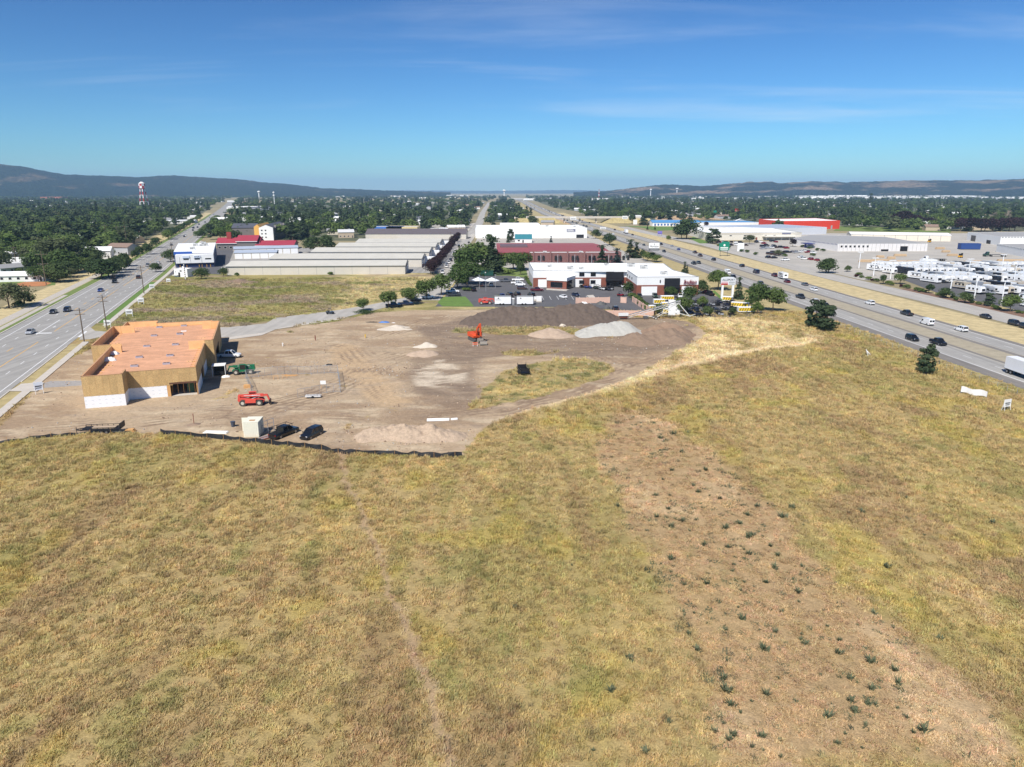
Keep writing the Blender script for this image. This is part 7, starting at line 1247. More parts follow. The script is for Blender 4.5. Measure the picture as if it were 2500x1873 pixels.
# wire fence along the highway
wf = thing('wire_fence', 'thin wire fence along the highway edge of the field', 'fence', (0, 0, 0), 0); ys = np.arange(120, 250, 3.0); wires = MB()
fpts = [(HW(y) - 9.5, y) for y in ys]
for x, y in fpts: MB().bar((x, y, -.1), (x, y, 1.4), .06).build('post', METALG, wf)
for a, b in zip(fpts[:-1], fpts[1:]):
    for z in (.4, .9, 1.35): wires.bar((*a, z), (*b, z), .025)
wires.build('wires', METALG, wf)
WOODP = M('pole_wood', s2l(112, 98, 84), .9, .15, 2)
def upole(label, p, h, arms=((.94, 3.0), (.82, 2.6)), lamp=False, mat=None, rz=R(108)):
    o = thing('utility_pole', label, 'pole', (p[0], p[1], 0), rz); MB().tube((0, 0, -.2), (0, 0, h), .2, .13, 8).build('pole', mat or WOODP, o)
    for t, w in arms: MB().bar((0, -w / 2, h * t), (0, w / 2, h * t), .16).build('crossarm', WOODP, o); [MB().tube((0, y * w, h * t + .05), (0, y * w, h * t + .32), .06, n=6).build('insulator', METALG, o) for y in (-.45, -.2, .2, .45)]
    if lamp: MB().bar((0, 0, h * .78), (0, 3.2, h * .84), .09).build('lamp_arm', METALG, o); box('lamp_head', (-.15, 2.9, h * .84 - .08), (.15, 3.7, h * .84 + .08), METALG, o)
    return o
U = [('wooden power pole at the street corner beside the new building', (-123.6, 203.2), 9.8, False), ('wooden power pole with a street lamp behind the new building', (-127.4, 222.2), 10.9, True), ('wooden power pole beside the grass lot pavement', (-156.6, 304.6), 11.8, False), ('wooden power pole by the kiosk and service building', T2(120, 950), 13, False)]
for l, p, h, lm in U: upole(l, p, h, lamp=lm)
upole('tall double-arm power pole beside the red soil patch', (-216.6, 333.9), 15.6, ((.90, 5.2), (.62, 4.5))); upole('power pole among the mobile homes', T1(215, 1420), 12); upole('power pole before the grey building in the wood', T1(1610, 1170), 17, ((.95, 6),)); upole('power pole at the dark end of the tree row', T1(1500, 1110), 14, ((.95, 4),)); upole('slim power pole in front of the dark wood', T1(1350, 1090), 15, ((.9, 5),))
for x, y, h in ((1560, 720, 11), (1455, 855, 9), (1625, 610, 10), (1670, 560, 11), (1690, 540, 11), (1725, 500, 11)): upole('street-side power pole along the purple hedge', T3(x, y), h, ((.93, 2.6),)).__setitem__('group', 'power poles along the purple hedge')
pz_ = [(-123.6, 203.2, 9.0), (-127.4, 222.2, 10.0), (-156.6, 304.6, 10.9), (*T2(120, 950), 12.0)]
for y_ in (-1.3, 0, 1.3):
    b = MB()
    for a, c in zip(pz_[:-1], pz_[1:]):
        a_ = Vector(a) + Vector((y_ * .95, y_ * .3, .2)); c_ = Vector(c) + Vector((y_ * .95, y_ * .3, .2)); prev = a_
        for k in range(1, 9): t = k / 8; q = a_.lerp(c_, t) - Vector((0, 0, 2.2 * t * (1 - t))); b.bar(prev, q, .03); prev = q
    tag(b.build('overhead_wire', BLACKM), 'sagging overhead wire along the arterial road pavement', 'wire', 'overhead wires along the arterial road')
def lampmast(label, p, h, group=None, n=2):
    o = thing('lamp_post', label, 'lamp post', (p[0], p[1], 0), R(10), group); MB().tube((0, 0, 0), (0, 0, .7), .35, n=10).build('base', CONC, o); MB().tube((0, 0, .6), (0, 0, h), .22, .18, 8).build('mast', DOORW, o); MB().bar((-.9, 0, h), (.9, 0, h), .1).build('arm', DOORW, o); [box('lamp_head', (s - .6, -.55, h - .02), (s + .6, .55, h + .28), DOORW, o) for s in (-.95, .95)]
for bx_, by_, t in ((420, 950, 0), (575, 1030, 0), (755, 1065, 0), (1580, 1045, 0), (1650, 1262, 0), (1935, 1342, 0), (1935, 985, 0), (2065, 1112, 0), (1395, 1180, 0)): lampmast('tall white lamp mast with twin heads in the camper lot', T6(bx_, by_), 9.4, 'lamp masts in the camper lot')
for x, y in ((470, 545), (670, 540), (550, 575)): p = S4(x, y); o = thing('lamp_post', 'slim grey lamp post in the store car park', 'lamp post', (p[0], p[1], 0), 0, 'car park lamp posts'); MB().tube((0, 0, 0), (0, 0, 6), .09, n=6).build('mast', METALG, o); box('lamp_head', (-.4, -.2, 6), (.4, .2, 6.15), METALG, o)
# water towers and masts
tw = T1(1830, 665); o = thing('water_tower', 'red and white checked water tower on tall lattice legs above the wood', 'water tower', (tw[0], tw[1], 0), .4); RW_ = M('tower_red', s2l(190, 50, 44), .6, .05); Hh = 50
for a in range(4):
    c_, s_ = math.cos(a * math.pi / 2), math.sin(a * math.pi / 2); lo = Vector((c_ * 11, s_ * 11, 0)); hi = Vector((c_ * 5, s_ * 5, Hh))
    for k in range(6): MB().bar(lo.lerp(hi, k / 6), lo.lerp(hi, (k + 1) / 6), 2.0).build('leg_section', WALLW if k % 2 else RW_, o)
    n_ = Vector((math.cos((a + 1) * math.pi / 2) * 11, math.sin((a + 1) * math.pi / 2) * 11, 0)); nh = Vector((math.cos((a + 1) * math.pi / 2) * 5, math.sin((a + 1) * math.pi / 2) * 5, Hh))
    for k in (2, 4): MB().bar(lo.lerp(hi, k / 6), n_.lerp(nh, k / 6), .9).build('brace', WALLW, o)
MB().tube((0, 0, 0), (0, 0, Hh), 1.4, n=8).build('riser', RW_, o)
for k in range(8):
    a0, a1 = k * math.pi / 4, (k + 1) * math.pi / 4
    for j in range(2):
        z0, z1 = Hh + j * 6, Hh + j * 6 + 6; r0 = 7.5; MB().add([(r0 * math.cos(a0), r0 * math.sin(a0), z0), (r0 * math.cos(a1), r0 * math.sin(a1), z0), (r0 * math.cos(a1), r0 * math.sin(a1), z1), (r0 * math.cos(a0), r0 * math.sin(a0), z1)], [(0, 1, 2, 3)]).build('tank_panel', WALLW if (k + j) % 2 else RW_, o)
MB().tube((0, 0, Hh + 12), (0, 0, Hh + 16), 7.7, 2, 16).build('tank_roof', WALLW, o); MB().tube((0, 0, Hh - 4), (0, 0, Hh), 2, 7.5, 16).build('tank_bottom', RW_, o)
def wtower(label, p, h, r):
    o = thing('water_tower', label, 'water tower', (p[0], p[1], 0), 0); MB().tube((0, 0, 0), (0, 0, h), r * .3, n=10).build('stem', WALLW, o); MB().tube((0, 0, h), (0, 0, h + r * .5), r * .5, r, 14).tube((0, 0, h + r * .5), (0, 0, h + r), r, r * .5, 14).build('tank', WALLW, o)
wtower('white mushroom water tower above the arterial road', G(633, 486), 36, 9); wtower('white water tower left of the highway vanishing point', G(1231, 484), 42, 11); wtower('white cylinder water tower below the bare hilltop', G(1588, 482), 50, 10); wtower('white water tank tower before the tan-topped hills', G(1652, 480), 58, 13)
o = thing('lattice_mast', 'red and white lattice mast beside the far highway bend', 'mast', (*G(1462, 486), 0), 0); [MB().tube((0, 0, k * 9), (0, 0, k * 9 + 9), 3.2 - k * .3, 2.9 - k * .3, 6).build('mast_section', RW_ if k % 2 else WALLW, o) for k in range(6)]
o = thing('phone_mast', 'white mobile phone mast with antennas among the trees', 'mast', (*G(671, 506), 0), 0); MB().tube((0, 0, 0), (0, 0, 42), 1.2, .8, 8).build('mast', WALLW, o); [MB().tube((0, 0, z), (0, 0, z + 3), 3, n=8).build('antenna_ring', WALLW, o) for z in (30, 38)]
# ------------------------------------------------------------------ instanced stuff
def instancer(name, pts, rot, scale, idx, meshes, colors=None, label=None, z_scale=None):
    me = bpy.data.meshes.new(name); n = len(pts); me.vertices.add(n); me.vertices.foreach_set('co', np.asarray(pts, np.float32).ravel())
    a = me.attributes.new('irot', 'FLOAT_VECTOR', 'POINT'); a.data.foreach_set('vector', np.asarray(rot, np.float32).ravel())
    a = me.attributes.new('isc', 'FLOAT_VECTOR', 'POINT'); a.data.foreach_set('vector', np.asarray(scale, np.float32).ravel())
    a = me.attributes.new('iidx', 'INT', 'POINT'); a.data.foreach_set('value', np.asarray(idx, np.int32))
    if colors is not None:
        a = me.attributes.new('tcol', 'FLOAT_COLOR', 'POINT'); a.data.foreach_set('color', np.asarray(colors, np.float32).ravel())
    o = bpy.data.objects.new(name, me); COL.objects.link(o); tag(o, label, None, None, 'stuff')
    ng = bpy.data.node_groups.new(name, 'GeometryNodeTree'); ng.interface.new_socket('Geometry', in_out='INPUT', socket_type='NodeSocketGeometry'); ng.interface.new_socket('Geometry', in_out='OUTPUT', socket_type='NodeSocketGeometry')
    gi = ng.nodes.new('NodeGroupInput'); go = ng.nodes.new('NodeGroupOutput'); iop = ng.nodes.new('GeometryNodeInstanceOnPoints'); jn = ng.nodes.new('GeometryNodeJoinGeometry')
    for m in meshes[::-1]:
        po = bpy.data.objects.new(name + '_part', m); oi = ng.nodes.new('GeometryNodeObjectInfo'); oi.inputs['Object'].default_value = po; oi.inputs['As Instance'].default_value = True; ng.links.new(oi.outputs['Geometry'], jn.inputs[0])
    def na(nm, dt):
        x = ng.nodes.new('GeometryNodeInputNamedAttribute'); x.data_type = dt; x.inputs['Name'].default_value = nm; return x.outputs['Attribute']
    iop.inputs['Pick Instance'].default_value = True
    ng.links.new(gi.outputs[0], iop.inputs['Points']); ng.links.new(jn.outputs[0], iop.inputs['Instance']); ng.links.new(na('iidx', 'INT'), iop.inputs['Instance Index']); ng.links.new(na('irot', 'FLOAT_VECTOR'), iop.inputs['Rotation']); ng.links.new(na('isc', 'FLOAT_VECTOR'), iop.inputs['Scale']); ng.links.new(iop.outputs[0], go.inputs[0])
    md = o.modifiers.new('scatter', 'NODES'); md.node_group = ng
    return o
# ------------------------------------------------------------------ planting
def HT(tl, x, y0, y1):
    """height of an upright thing whose base and top show at these tile pixels"""
    gx, gy = tl(x, y0); x1, y1_ = tl(x, y1, 0.0); t = CAM_H * (1 - gy / y1_) if y1_ > 0 else 10; return max(.5, t)
T_IDX = dict(T1=T1, T2=T2, T3=T3, T4=T4, T5=T5, T6=T6, S4=S4, S5=S5, SL=SL, SR=SR, N2=tile(1460, 560, 10.36), W1=tile(1190, 540, 7.628), V6=tile(1900, 640, 3.687))
def PT(t, x, y0, y1, kind, label, wide=1.0, group=None, name=None, cat=None):
    tl = T_IDX[t]; h = HT(tl, x, y0, y1) * 1.08; wide *= 1.15; p = tl(x, y0); return tree(kind, p, h, label, cat or ('shrub' if 'shrub' in kind else 'tree'), group, name, wide, GZ(*p) if p[1] < 230 and abs(p[0]) < 130 else 0.0)
PT('SR', 890, 975, 590, 'pine', 'lone ragged pine beside the wire fence near the white banner', .95); PT('V6', 330, 600, 350, 'pine', 'bushy pine of a pair at the field corner by the highway', 1.15); PT('V6', 430, 630, 400, 'pine', 'second bushy pine of the pair at the field corner', 1.15)
for a in [('S5', 1860, 800, 470, 'broad', 'tall leafy tree beside the yard corner trailer', .8), ('S5', 2040, 805, 520, 'broad', 'tall leafy tree nearest the highway at the yard corner', .9), ('S5', 1850, 845, 690, 'light', 'bright green young tree before the two tall leafy trees', .9), ('S5', 1620, 655, 405, 'spruce', 'dark narrow spruce beside the tall white sign', 1.0), ('S5', 1370, 540, 300, 'broad', 'leafy tree behind the tall white sign', 1.1), ('S5', 1180, 590, 430, 'dense', 'dark leafy tree at the store corner', 1.0), ('S5', 785, 640, 505, 'broad', 'round tree before the black store entrance', 1.0), ('S5', 1020, 700, 500, 'broad', 'tall tree in front of the last garage door', .9), ('S5', 955, 855, 620, 'broad', 'tree in the middle of the display yard fence', .8), ('S5', 1180, 755, 620, 'light', 'light green tree inside the display yard', .9), ('S5', 1240, 860, 745, 'dense', 'low dark tree at the display yard fence', 1.1), ('S5', 1540, 860, 758, 'dense', 'low round tree at the display yard fence near the yard corner', 1.0), ('S5', 650, 840, 715, 'dense', 'dark tree beside the pink wall corner', 1.1), ('S5', 270, 620, 450, 'column', 'slim dark tree at the store wing corner', 1.3), ('S5', 960, 330, 205, 'spruce', 'small spruce behind the store beside the highway', 1.1), ('S5', 990, 335, 245, 'spruce', 'smaller spruce next to another behind the store', 1.1),
    ('N2', 810, 725, 285, 'spruce', 'tallest spruce under the Horizon sign', 1.55), ('N2', 960, 725, 350, 'spruce', 'second tall spruce under the Horizon sign', 1.5), ('N2', 1260, 810, 570, 'broad', 'spreading green tree under the Horizon sign', 1.3), ('N2', 1480, 830, 640, 'light', 'lower light green tree under the Horizon sign', 1.2), ('N2', 1140, 780, 510, 'column', 'slim tree between the spruces and the spreading tree', 1.0), ('N2', 290, 400, 110, 'dense', 'dark round tree behind the white billboard', 1.0), ('N2', 370, 450, 360, 'olive', 'grey-green shrub tree below the white billboard', 1.2),
    ('W1', 90, 980, 345, 'spruce', 'huge dark spruce beside the red roof', 1.45), ('W1', 240, 960, 600, 'broad', 'leafy tree right of the huge dark spruce', 1.2), ('W1', 480, 900, 585, 'broad', 'bright leafy tree before the brick hall corner', 1.3), ('W1', 650, 920, 585, 'broad', 'leafy tree touching the brick hall', 1.2), ('W1', 620, 1000, 780, 'column', 'dark slim tree at the store back corner', 1.2), ('W1', 420, 990, 900, 'shrub_light', 'light green bush before the skip', 1.5), ('W1', 435, 380, 150, 'pine', 'thin pine before the white warehouse', .9), ('W1', 385, 400, 250, 'spruce', 'narrow dark spruce beside the teal-roofed cabin', .9), ('W1', 1185, 395, 285, 'blue', 'small blue spruce before the white warehouse', 1.3), ('W1', 2020, 325, 160, 'dense', 'dark conical tree on the highway bank', 1.0), ('W1', 30, 335, 240, 'broad', 'round tree at the white warehouse corner', 1.2),
    ('T3', 1900, 1060, 690, 'broad', 'biggest leafy tree beside the long street', 1.25), ('T3', 1770, 1090, 760, 'broad', 'big leafy tree on the street side of the biggest one', 1.0), ('T3', 1760, 1215, 930, 'broad', 'leafy tree at the corner of the store car park', 1.3), ('T3', 1640, 1270, 1030, 'broad', 'leafy tree overhanging the car park entrance', 1.2), ('T3', 2080, 1080, 640, 'spruce', 'tall dark spruce beside the skip', 1.2), ('T3', 1440, 1350, 1085, 'broad', 'fifth street tree at the long street mouth', .95), ('T3', 1255, 1405, 1150, 'broad', 'fourth street tree along the side street', 1.0), ('T3', 1030, 1470, 1255, 'broad', 'third street tree along the side street', 1.0), ('T3', 770, 1515, 1300, 'broad', 'second street tree along the side street', .95), ('T3', 450, 1545, 1390, 'broad', 'first and smallest street tree beside the dark hedge', 1.0)]: PT(*a)
for a in [('T2', 1630, 655, 400, 'spruce', 'broad dark spruce beside the hotel', 1.5), ('T2', 1780, 640, 340, 'spruce', 'tall spruce right of the hotel', 1.1), ('T2', 1060, 640, 450, 'dense', 'dark round tree before the hotel', 1.1), ('T2', 980, 640, 470, 'dense', 'dark tree left of the yellow gable', 1.0), ('T2', 860, 650, 520, 'light', 'light green tree behind the red motel chimney', 1.1), ('T2', 720, 660, 490, 'light', 'bright green tree beside the red motel chimney', 1.0), ('T2', 475, 1150, 1010, 'dense', 'dark bushy shrub beside the coffee kiosk', 1.2), ('T2', 755, 1112, 1005, 'dense', 'bush at the end wall of the foremost storage row', 1.0), ('T2', 930, 1108, 1065, 'shrub', 'clipped bush against the foremost storage row', 1.0), ('T2', 2100, 1095, 1055, 'shrub_light', 'pale bush against the foremost storage row', 1.2), ('T2', 90, 930, 780, 'dense', 'dark tree beside the service building', 1.2), ('T2', 1900, 810, 620, 'dense', 'dark tree behind the second storage row', 1.2), ('T2', 2080, 800, 600, 'dense', 'dark tree beyond the garage units', 1.2), ('T2', 1950, 560, 430, 'light', 'bright green tree above the garage units', 1.3), ('T2', 1880, 540, 440, 'light', 'bright green tree beside the tall spruce', 1.2), ('T2', 430, 625, 540, 'light', 'yellow-green verge tree beyond the service building', 1.2), ('T2', 530, 560, 475, 'dense', 'dark verge tree beyond the service building', 1.1), ('T2', 565, 530, 440, 'dense', 'verge tree where the arterial narrows', 1.0), ('T2', 610, 480, 395, 'dense', 'farther verge tree where the arterial narrows', 1.0),
    ('SL', 1975, 125, 15, 'dense', 'small verge tree overhanging the arterial road', 1.2), ('SL', 115, 585, 270, 'olive', 'wide spreading tree beside the paved trail', 1.3), ('SL', 320, 535, 380, 'dense', 'dark bushy tree beside the wide spreading tree', 1.2), ('SL', 240, 560, 490, 'shrub', 'low bush under the wide spreading tree', 1.4),
    ('T1', 1290, 1560, 1320, 'dense', 'first tree of the dark roadside clump', 1.4), ('T1', 1370, 1530, 1315, 'dense', 'second tree of the dark roadside clump', 1.4), ('T1', 1450, 1490, 1300, 'dense', 'third tree of the dark roadside clump', 1.4), ('T1', 1520, 1450, 1280, 'dense', 'fourth tree of the dark roadside clump', 1.4), ('T1', 1590, 1400, 1240, 'dense', 'last tree of the dark roadside clump', 1.1), ('T1', 1710, 1325, 1200, 'column', 'small columnar roadside tree', 1.2), ('T1', 1775, 1290, 1150, 'column', 'taller columnar roadside tree', 1.2), ('T1', 1860, 1250, 1110, 'dense', 'roadside tree beyond the columnar pair', 1.0), ('T1', 1975, 1165, 1040, 'dense', 'round roadside tree beyond the columnar pair', 1.1), ('T1', 2130, 1065, 960, 'light', 'bright round roadside tree at the bend', 1.2),
    ('T1', 380, 1570, 1310, 'spruce', 'blue-green spruce by the mobile homes', 1.3), ('T1', 490, 1590, 1395, 'broad', 'drooping tree hiding a parked car', 1.1), ('T1', 730, 1600, 1370, 'dense', 'big dark bush at the trail end of the tree row', 1.3), ('T1', 860, 1540, 1340, 'dense', 'dark bushy tree along the trail', 1.2), ('T1', 760, 1400, 1040, 'olive', 'large grey-green tree behind the power pole', 1.3), ('T1', 620, 1380, 1060, 'broad', 'large leafy tree left of the grey-green tree', 1.2), ('T1', 340, 1330, 1080, 'broad', 'leafy tree behind the red shed', 1.2), ('T1', 590, 1100, 850, 'light', 'yellow-green tree standing out in the wood', 1.1), ('T1', 310, 1150, 920, 'spruce', 'dark spruce in the wood near the mobile homes', 1.3), ('T1', 235, 1480, 1420, 'shrub_light', 'pale round bush by the grey mobile home', 1.2), ('T1', 205, 1510, 1470, 'shrub', 'dark low bush by the grey mobile home', 1.6), ('T1', 1230, 780, 590, 'spruce', 'tall dark spruce in the far wood', 1.2)]: PT(*a)
for a in [('T5', 390, 745, 495, 'dense', 'big dark tree at the dealership gable', 1.15), ('T5', 330, 740, 560, 'dense', 'lower tree joined to the big dark tree by the dealership', 1.0), ('T5', 720, 800, 610, 'pine', 'dark pine before the dealership wall', 1.5), ('T5', 1185, 810, 690, 'olive', 'thin olive tree in the dealership car park', 1.1), ('T5', 165, 755, 700, 'shrub', 'small bush on the yellow grass', .8), ('T5', 1735, 840, 745, 'purple', 'dark purple tree at the end of the ribbed wall', 1.2), ('T5', 1560, 960, 880, 'olive', 'grey-green tree among the parked cars', 1.3), ('T5', 640, 590, 525, 'purple', 'dark bushy tree before the pale blue roof', 1.1), ('T5', 280, 575, 525, 'spruce', 'small spruce before the blue-roofed motel', 1.2), ('T5', 2150, 1175, 1020, 'dense', 'dark round tree at the corner of the frontage road', 1.1),
    ('T6', 100, 990, 840, 'dense', 'large dark round bush beside the camper lot corner', 1.3), ('T6', 300, 975, 910, 'dense', 'small tree beside the first campers', 1.0), ('T6', 680, 1105, 1010, 'column', 'dark tree on the camper lot mulch bed nearest the dark campers', 1.5), ('T6', 860, 1105, 995, 'broad', 'neat young tree on the camper lot mulch bed', 1.1), ('T6', 1165, 1205, 1105, 'column', 'narrow young tree on the camper lot mulch bed', 1.4), ('T6', 1350, 1255, 1150, 'dense', 'round tree on the camper lot mulch bed', 1.2), ('T6', 1550, 1305, 1200, 'dense', 'wide round tree on the camper lot mulch bed', 1.4), ('T6', 1800, 1340, 1205, 'pine', 'thin pine on the camper lot mulch bed', 1.2), ('T6', 2030, 1400, 1220, 'light', 'large yellow-green conical tree at the end of the mulch bed', 1.0), ('T6', 1830, 480, 325, 'dead', 'bare dead tree above the purple trees', 1.0), ('T6', 1985, 465, 305, 'dead', 'second bare dead tree above the purple trees', 1.0), ('T4', 1920, 570, 395, 'spruce', 'taller of two dark conifers beside the lawn', 1.5), ('T4', 1775, 550, 435, 'column', 'shorter dark conifer beside the lawn', 1.3), ('T4', 2065, 625, 575, 'spruce', 'small pointed shrub conifer on the lawn', 1.2), ('T4', 1970, 625, 575, 'spruce', 'second small pointed conifer on the lawn', 1.2), ('T6', 540, 270, 150, 'spruce', 'tall pointed spruce breaking the far wood skyline', 1.2)]: PT(*a)
for x, y in ((385, 1030), (420, 1020), (450, 1040), (520, 1060), (570, 1075), (610, 1080), (740, 1110), (780, 1120), (880, 1140), (930, 1150), (1040, 1180), (1080, 1190), (1120, 1195), (1270, 1230), (1310, 1235), (1420, 1255), (1450, 1280), (1620, 1310), (1700, 1325), (1900, 1380), (1860, 1370), (2110, 1415), (2160, 1420)): k = rnd.choice(['shrub', 'shrub_light', 'shrub_red', 'shrub']); PT('T6', x, y, y - rnd.uniform(26, 42), k, {'shrub': 'green shrub', 'shrub_light': 'pale green shrub', 'shrub_red': 'dark red shrub'}[k] + ' on the camper lot mulch bed', 1.3, 'shrubs on the mulch bed')
for i in range(26):
    t = i / 25; x = 1300 + (1645 - 1300) * t ** .9; y = 1090 + (640 - 1090) * t; p = T3(x, y); tree('purple', p, rnd.uniform(6.0, 7.4), 'purple-leaved tree in the dark hedge along the long street', 'tree', 'purple hedge trees', None, 1.35)
for x, y, t in ((820, 505, 390), (880, 505, 360), (935, 505, 400), (985, 505, 400), (1050, 500, 410), (1120, 505, 430), (1180, 505, 430), (1500, 545, 430), (1560, 545, 440), (1630, 550, 430), (1720, 550, 440), (1760, 545, 450), (1840, 550, 440), (1940, 545, 435), (2020, 545, 430), (2080, 545, 430)): PT('T6', x, y, t - 30, 'purple', 'dark purple tree in the row behind the industrial yard', 1.3, 'purple trees behind the yard')
for i in range(30):
    t = i / 29; x = 680 + (2170 - 680) * t; y = 1620 + (880 - 1620) * t; p = T1(x, y - 12); k = rnd.choice(['dense', 'broad', 'olive', 'dense']); tree(k, (p[0] + rnd.uniform(-3, 3), p[1] + rnd.uniform(-4, 4)), rnd.uniform(5, 8), {'dense': 'dark bushy tree', 'broad': 'green bushy tree', 'olive': 'grey-green bushy tree'}[k] + ' in the row along the paved trail', 'tree', 'bushy trees along the trail', None, 1.3)
for i in range(13):
    t = i / 12; p = T2(60 + 400 * t, 640 - 245 * t); k = rnd.choice(['dense', 'broad']); tree(k, p, rnd.uniform(7, 9.5), {'dense': 'dark roadside tree', 'broad': 'green roadside tree'}[k] + ' lining the far arterial road', 'tree', 'trees lining the far arterial', None, 1.2)
tree('spruce', (50, 403), 13.5, 'broad dark spruce behind the store roof', 'tree', None, None, 1.6); tree('blue', (58, 401), 12, 'blue spruce behind the store roof', 'tree', None, None, 1.5)
for i in range(12):
    t = i / 11; p = T2(440 + 200 * t, 625 - 225 * t); k = rnd.choice(['dense', 'broad', 'light']); tree(k, (p[0] + 4, p[1]), rnd.uniform(6.5, 9), {'dense': 'dark tree', 'broad': 'green tree', 'light': 'pale green tree'}[k] + ' on the shop side of the far arterial road', 'tree', 'trees on the shop side of the far arterial', None, 1.3)
HEDGE = MB(); hg = thing('hedge', 'low clipped dark hedge around the first street tree', 'hedge', (*T3(462, 1585), 0), R(8)); cr_ = crown_round(random.Random(4), 4.2, .75, -.1, 30, 1500, .16, .4); cr_.build('foliage', LEAF_DK, hg)
for x in range(5): p = S4(1060 + x * 13, 415 + x * 24); tree('shrub_light', p, 1.4, 'clipped yellow-green bush along the store side wall', 'shrub', 'bushes along the store wall', None, 1.3)
for x, y in ((320, 640), (360, 670), (400, 700), (440, 735), (480, 765), (510, 795)): tree('shrub', S5(x, y), 2.2, 'green hedge shrub along the walled yard', 'shrub', 'hedge shrubs along the walled yard', None, 1.4)
for x, y in ((290, 570), (330, 575), (700, 665)): tree('shrub_light', S4(x, y), 1.6, 'yellow-green shrub at the car park edge', 'shrub', 'car park edge shrubs', None, 1.5)
for x, y in ((1740, 715), (1760, 720)): tree('shrub_light', S5(x, y), 1.8, 'bright yellow-green bush before the two tall leafy trees', 'shrub', 'bright bushes', None, 1.4)
for x, y in ((1090, 905), (1160, 915), (1270, 945), (930, 860), (800, 835), (1640, 965), (1990, 960), (1860, 850), (1950, 870), (2050, 890), (2120, 900)): tree('shrub', T5(x, y), 2.0, 'low green shrub on a car park island', 'shrub', 'car park island shrubs', None, 1.6)

# ------------------------------------------------------------------ houses in the wood
ROOFS = [M('roof_shingle_' + n, s2l(*c), .85, .1, .6) for n, c in (('grey', (150, 150, 150)), ('pale', (206, 206, 204)), ('white', (232, 232, 228)), ('brown', (140, 118, 104)), ('dark', (96, 98, 104)))]; HWALLS = [M('house_wall_' + n, s2l(*c), .8, .05) for n, c in (('white', (232, 230, 224)), ('cream', (214, 204, 184)), ('grey', (178, 180, 182)), ('tan', (190, 172, 148)))]
HN = ['grey', 'pale', 'white', 'brown', 'dark']; WN = ['white', 'cream', 'grey', 'tan']
def house(pos, rz, L_, D, h, rise, wi, ri, label, group, wins=True, cat='house', name='house', wm=None, rm=None):
    o = shed(name, label, cat, pos, rz, L_, D, h, rise, wm or HWALLS[wi], rm or ROOFS[ri], group, .5)
    if wins:
        for k in range(max(2, int(L_ // 4))): win(o, 1 + k * 3.6, 2.4 + k * 3.6, 1.0, 2.2, 0)
        door(o, L_ - 1.8, L_ - .8, 0, 2.1, 0, 'f', M('door_brown', (0, 0, 0)))
    return o
for x, y, L_, D, wi, ri, l, a in ((60, 1310, 12, 9, 2, 2, 'house with a pale green-white roof beside the red shed', 20), (150, 1330, 11, 8, 3, 4, 'red-walled shed among the mobile homes', 20), (-30, 1400, 18, 8, 0, 2, 'mobile home with a white roof below the red shed', 15), (90, 1405, 13, 8, 1, 1, 'mobile home with a cream roof below the red shed', 15), (20, 1500, 22, 8, 2, 0, 'long grey mobile home with a white end wall', 60), (190, 1460, 12, 8, 0, 1, 'small white mobile home by the power pole', 40), (250, 1430, 14, 8, 0, 2, 'white mobile home beside the blue-green spruce', 35), (420, 1400, 12, 8, 0, 1, 'white house behind the blue-green spruce', 10), (120, 1215, 16, 10, 0, 4, 'white house with a dark roof at the wood edge', 10), (30, 1140, 14, 9, 0, 2, 'white-roofed house deeper in the wood', 0), (1150, 1190, 16, 10, 0, 4, 'white house under the trees by the trail', 10), (820, 1060, 15, 10, 0, 2, 'white-roofed house between green trees', 20), (1560, 1010, 22, 14, 3, 3, 'brown house behind the power poles', 10), (-20, 1600, 20, 6, 0, 2, 'white carport roof at the wood edge', 10), (2060, 860, 40, 20, 0, 1, 'pale building behind the trail trees', 10), (2040, 830, 30, 14, 2, 0, 'grey building behind the trail trees', 10)):
    house(T1(x, y), R(a), L_, D, 3.0, 1.6, wi, ri, l, None, wm=M('wall_red', (0, 0, 0)) if 'red-walled' in l else None)
for x, y, k, c, a, l in ((315, 1545, 'van', 'silver', 5, 'silver van on the mobile home street'), (410, 1570, 'suv', 'white', 5, 'white car half under the drooping tree'), (700, 1375, 'pickup', 'white', 0, 'white pickup truck between wood and trail')): car(k, c, T1(x, y), R(a), l)
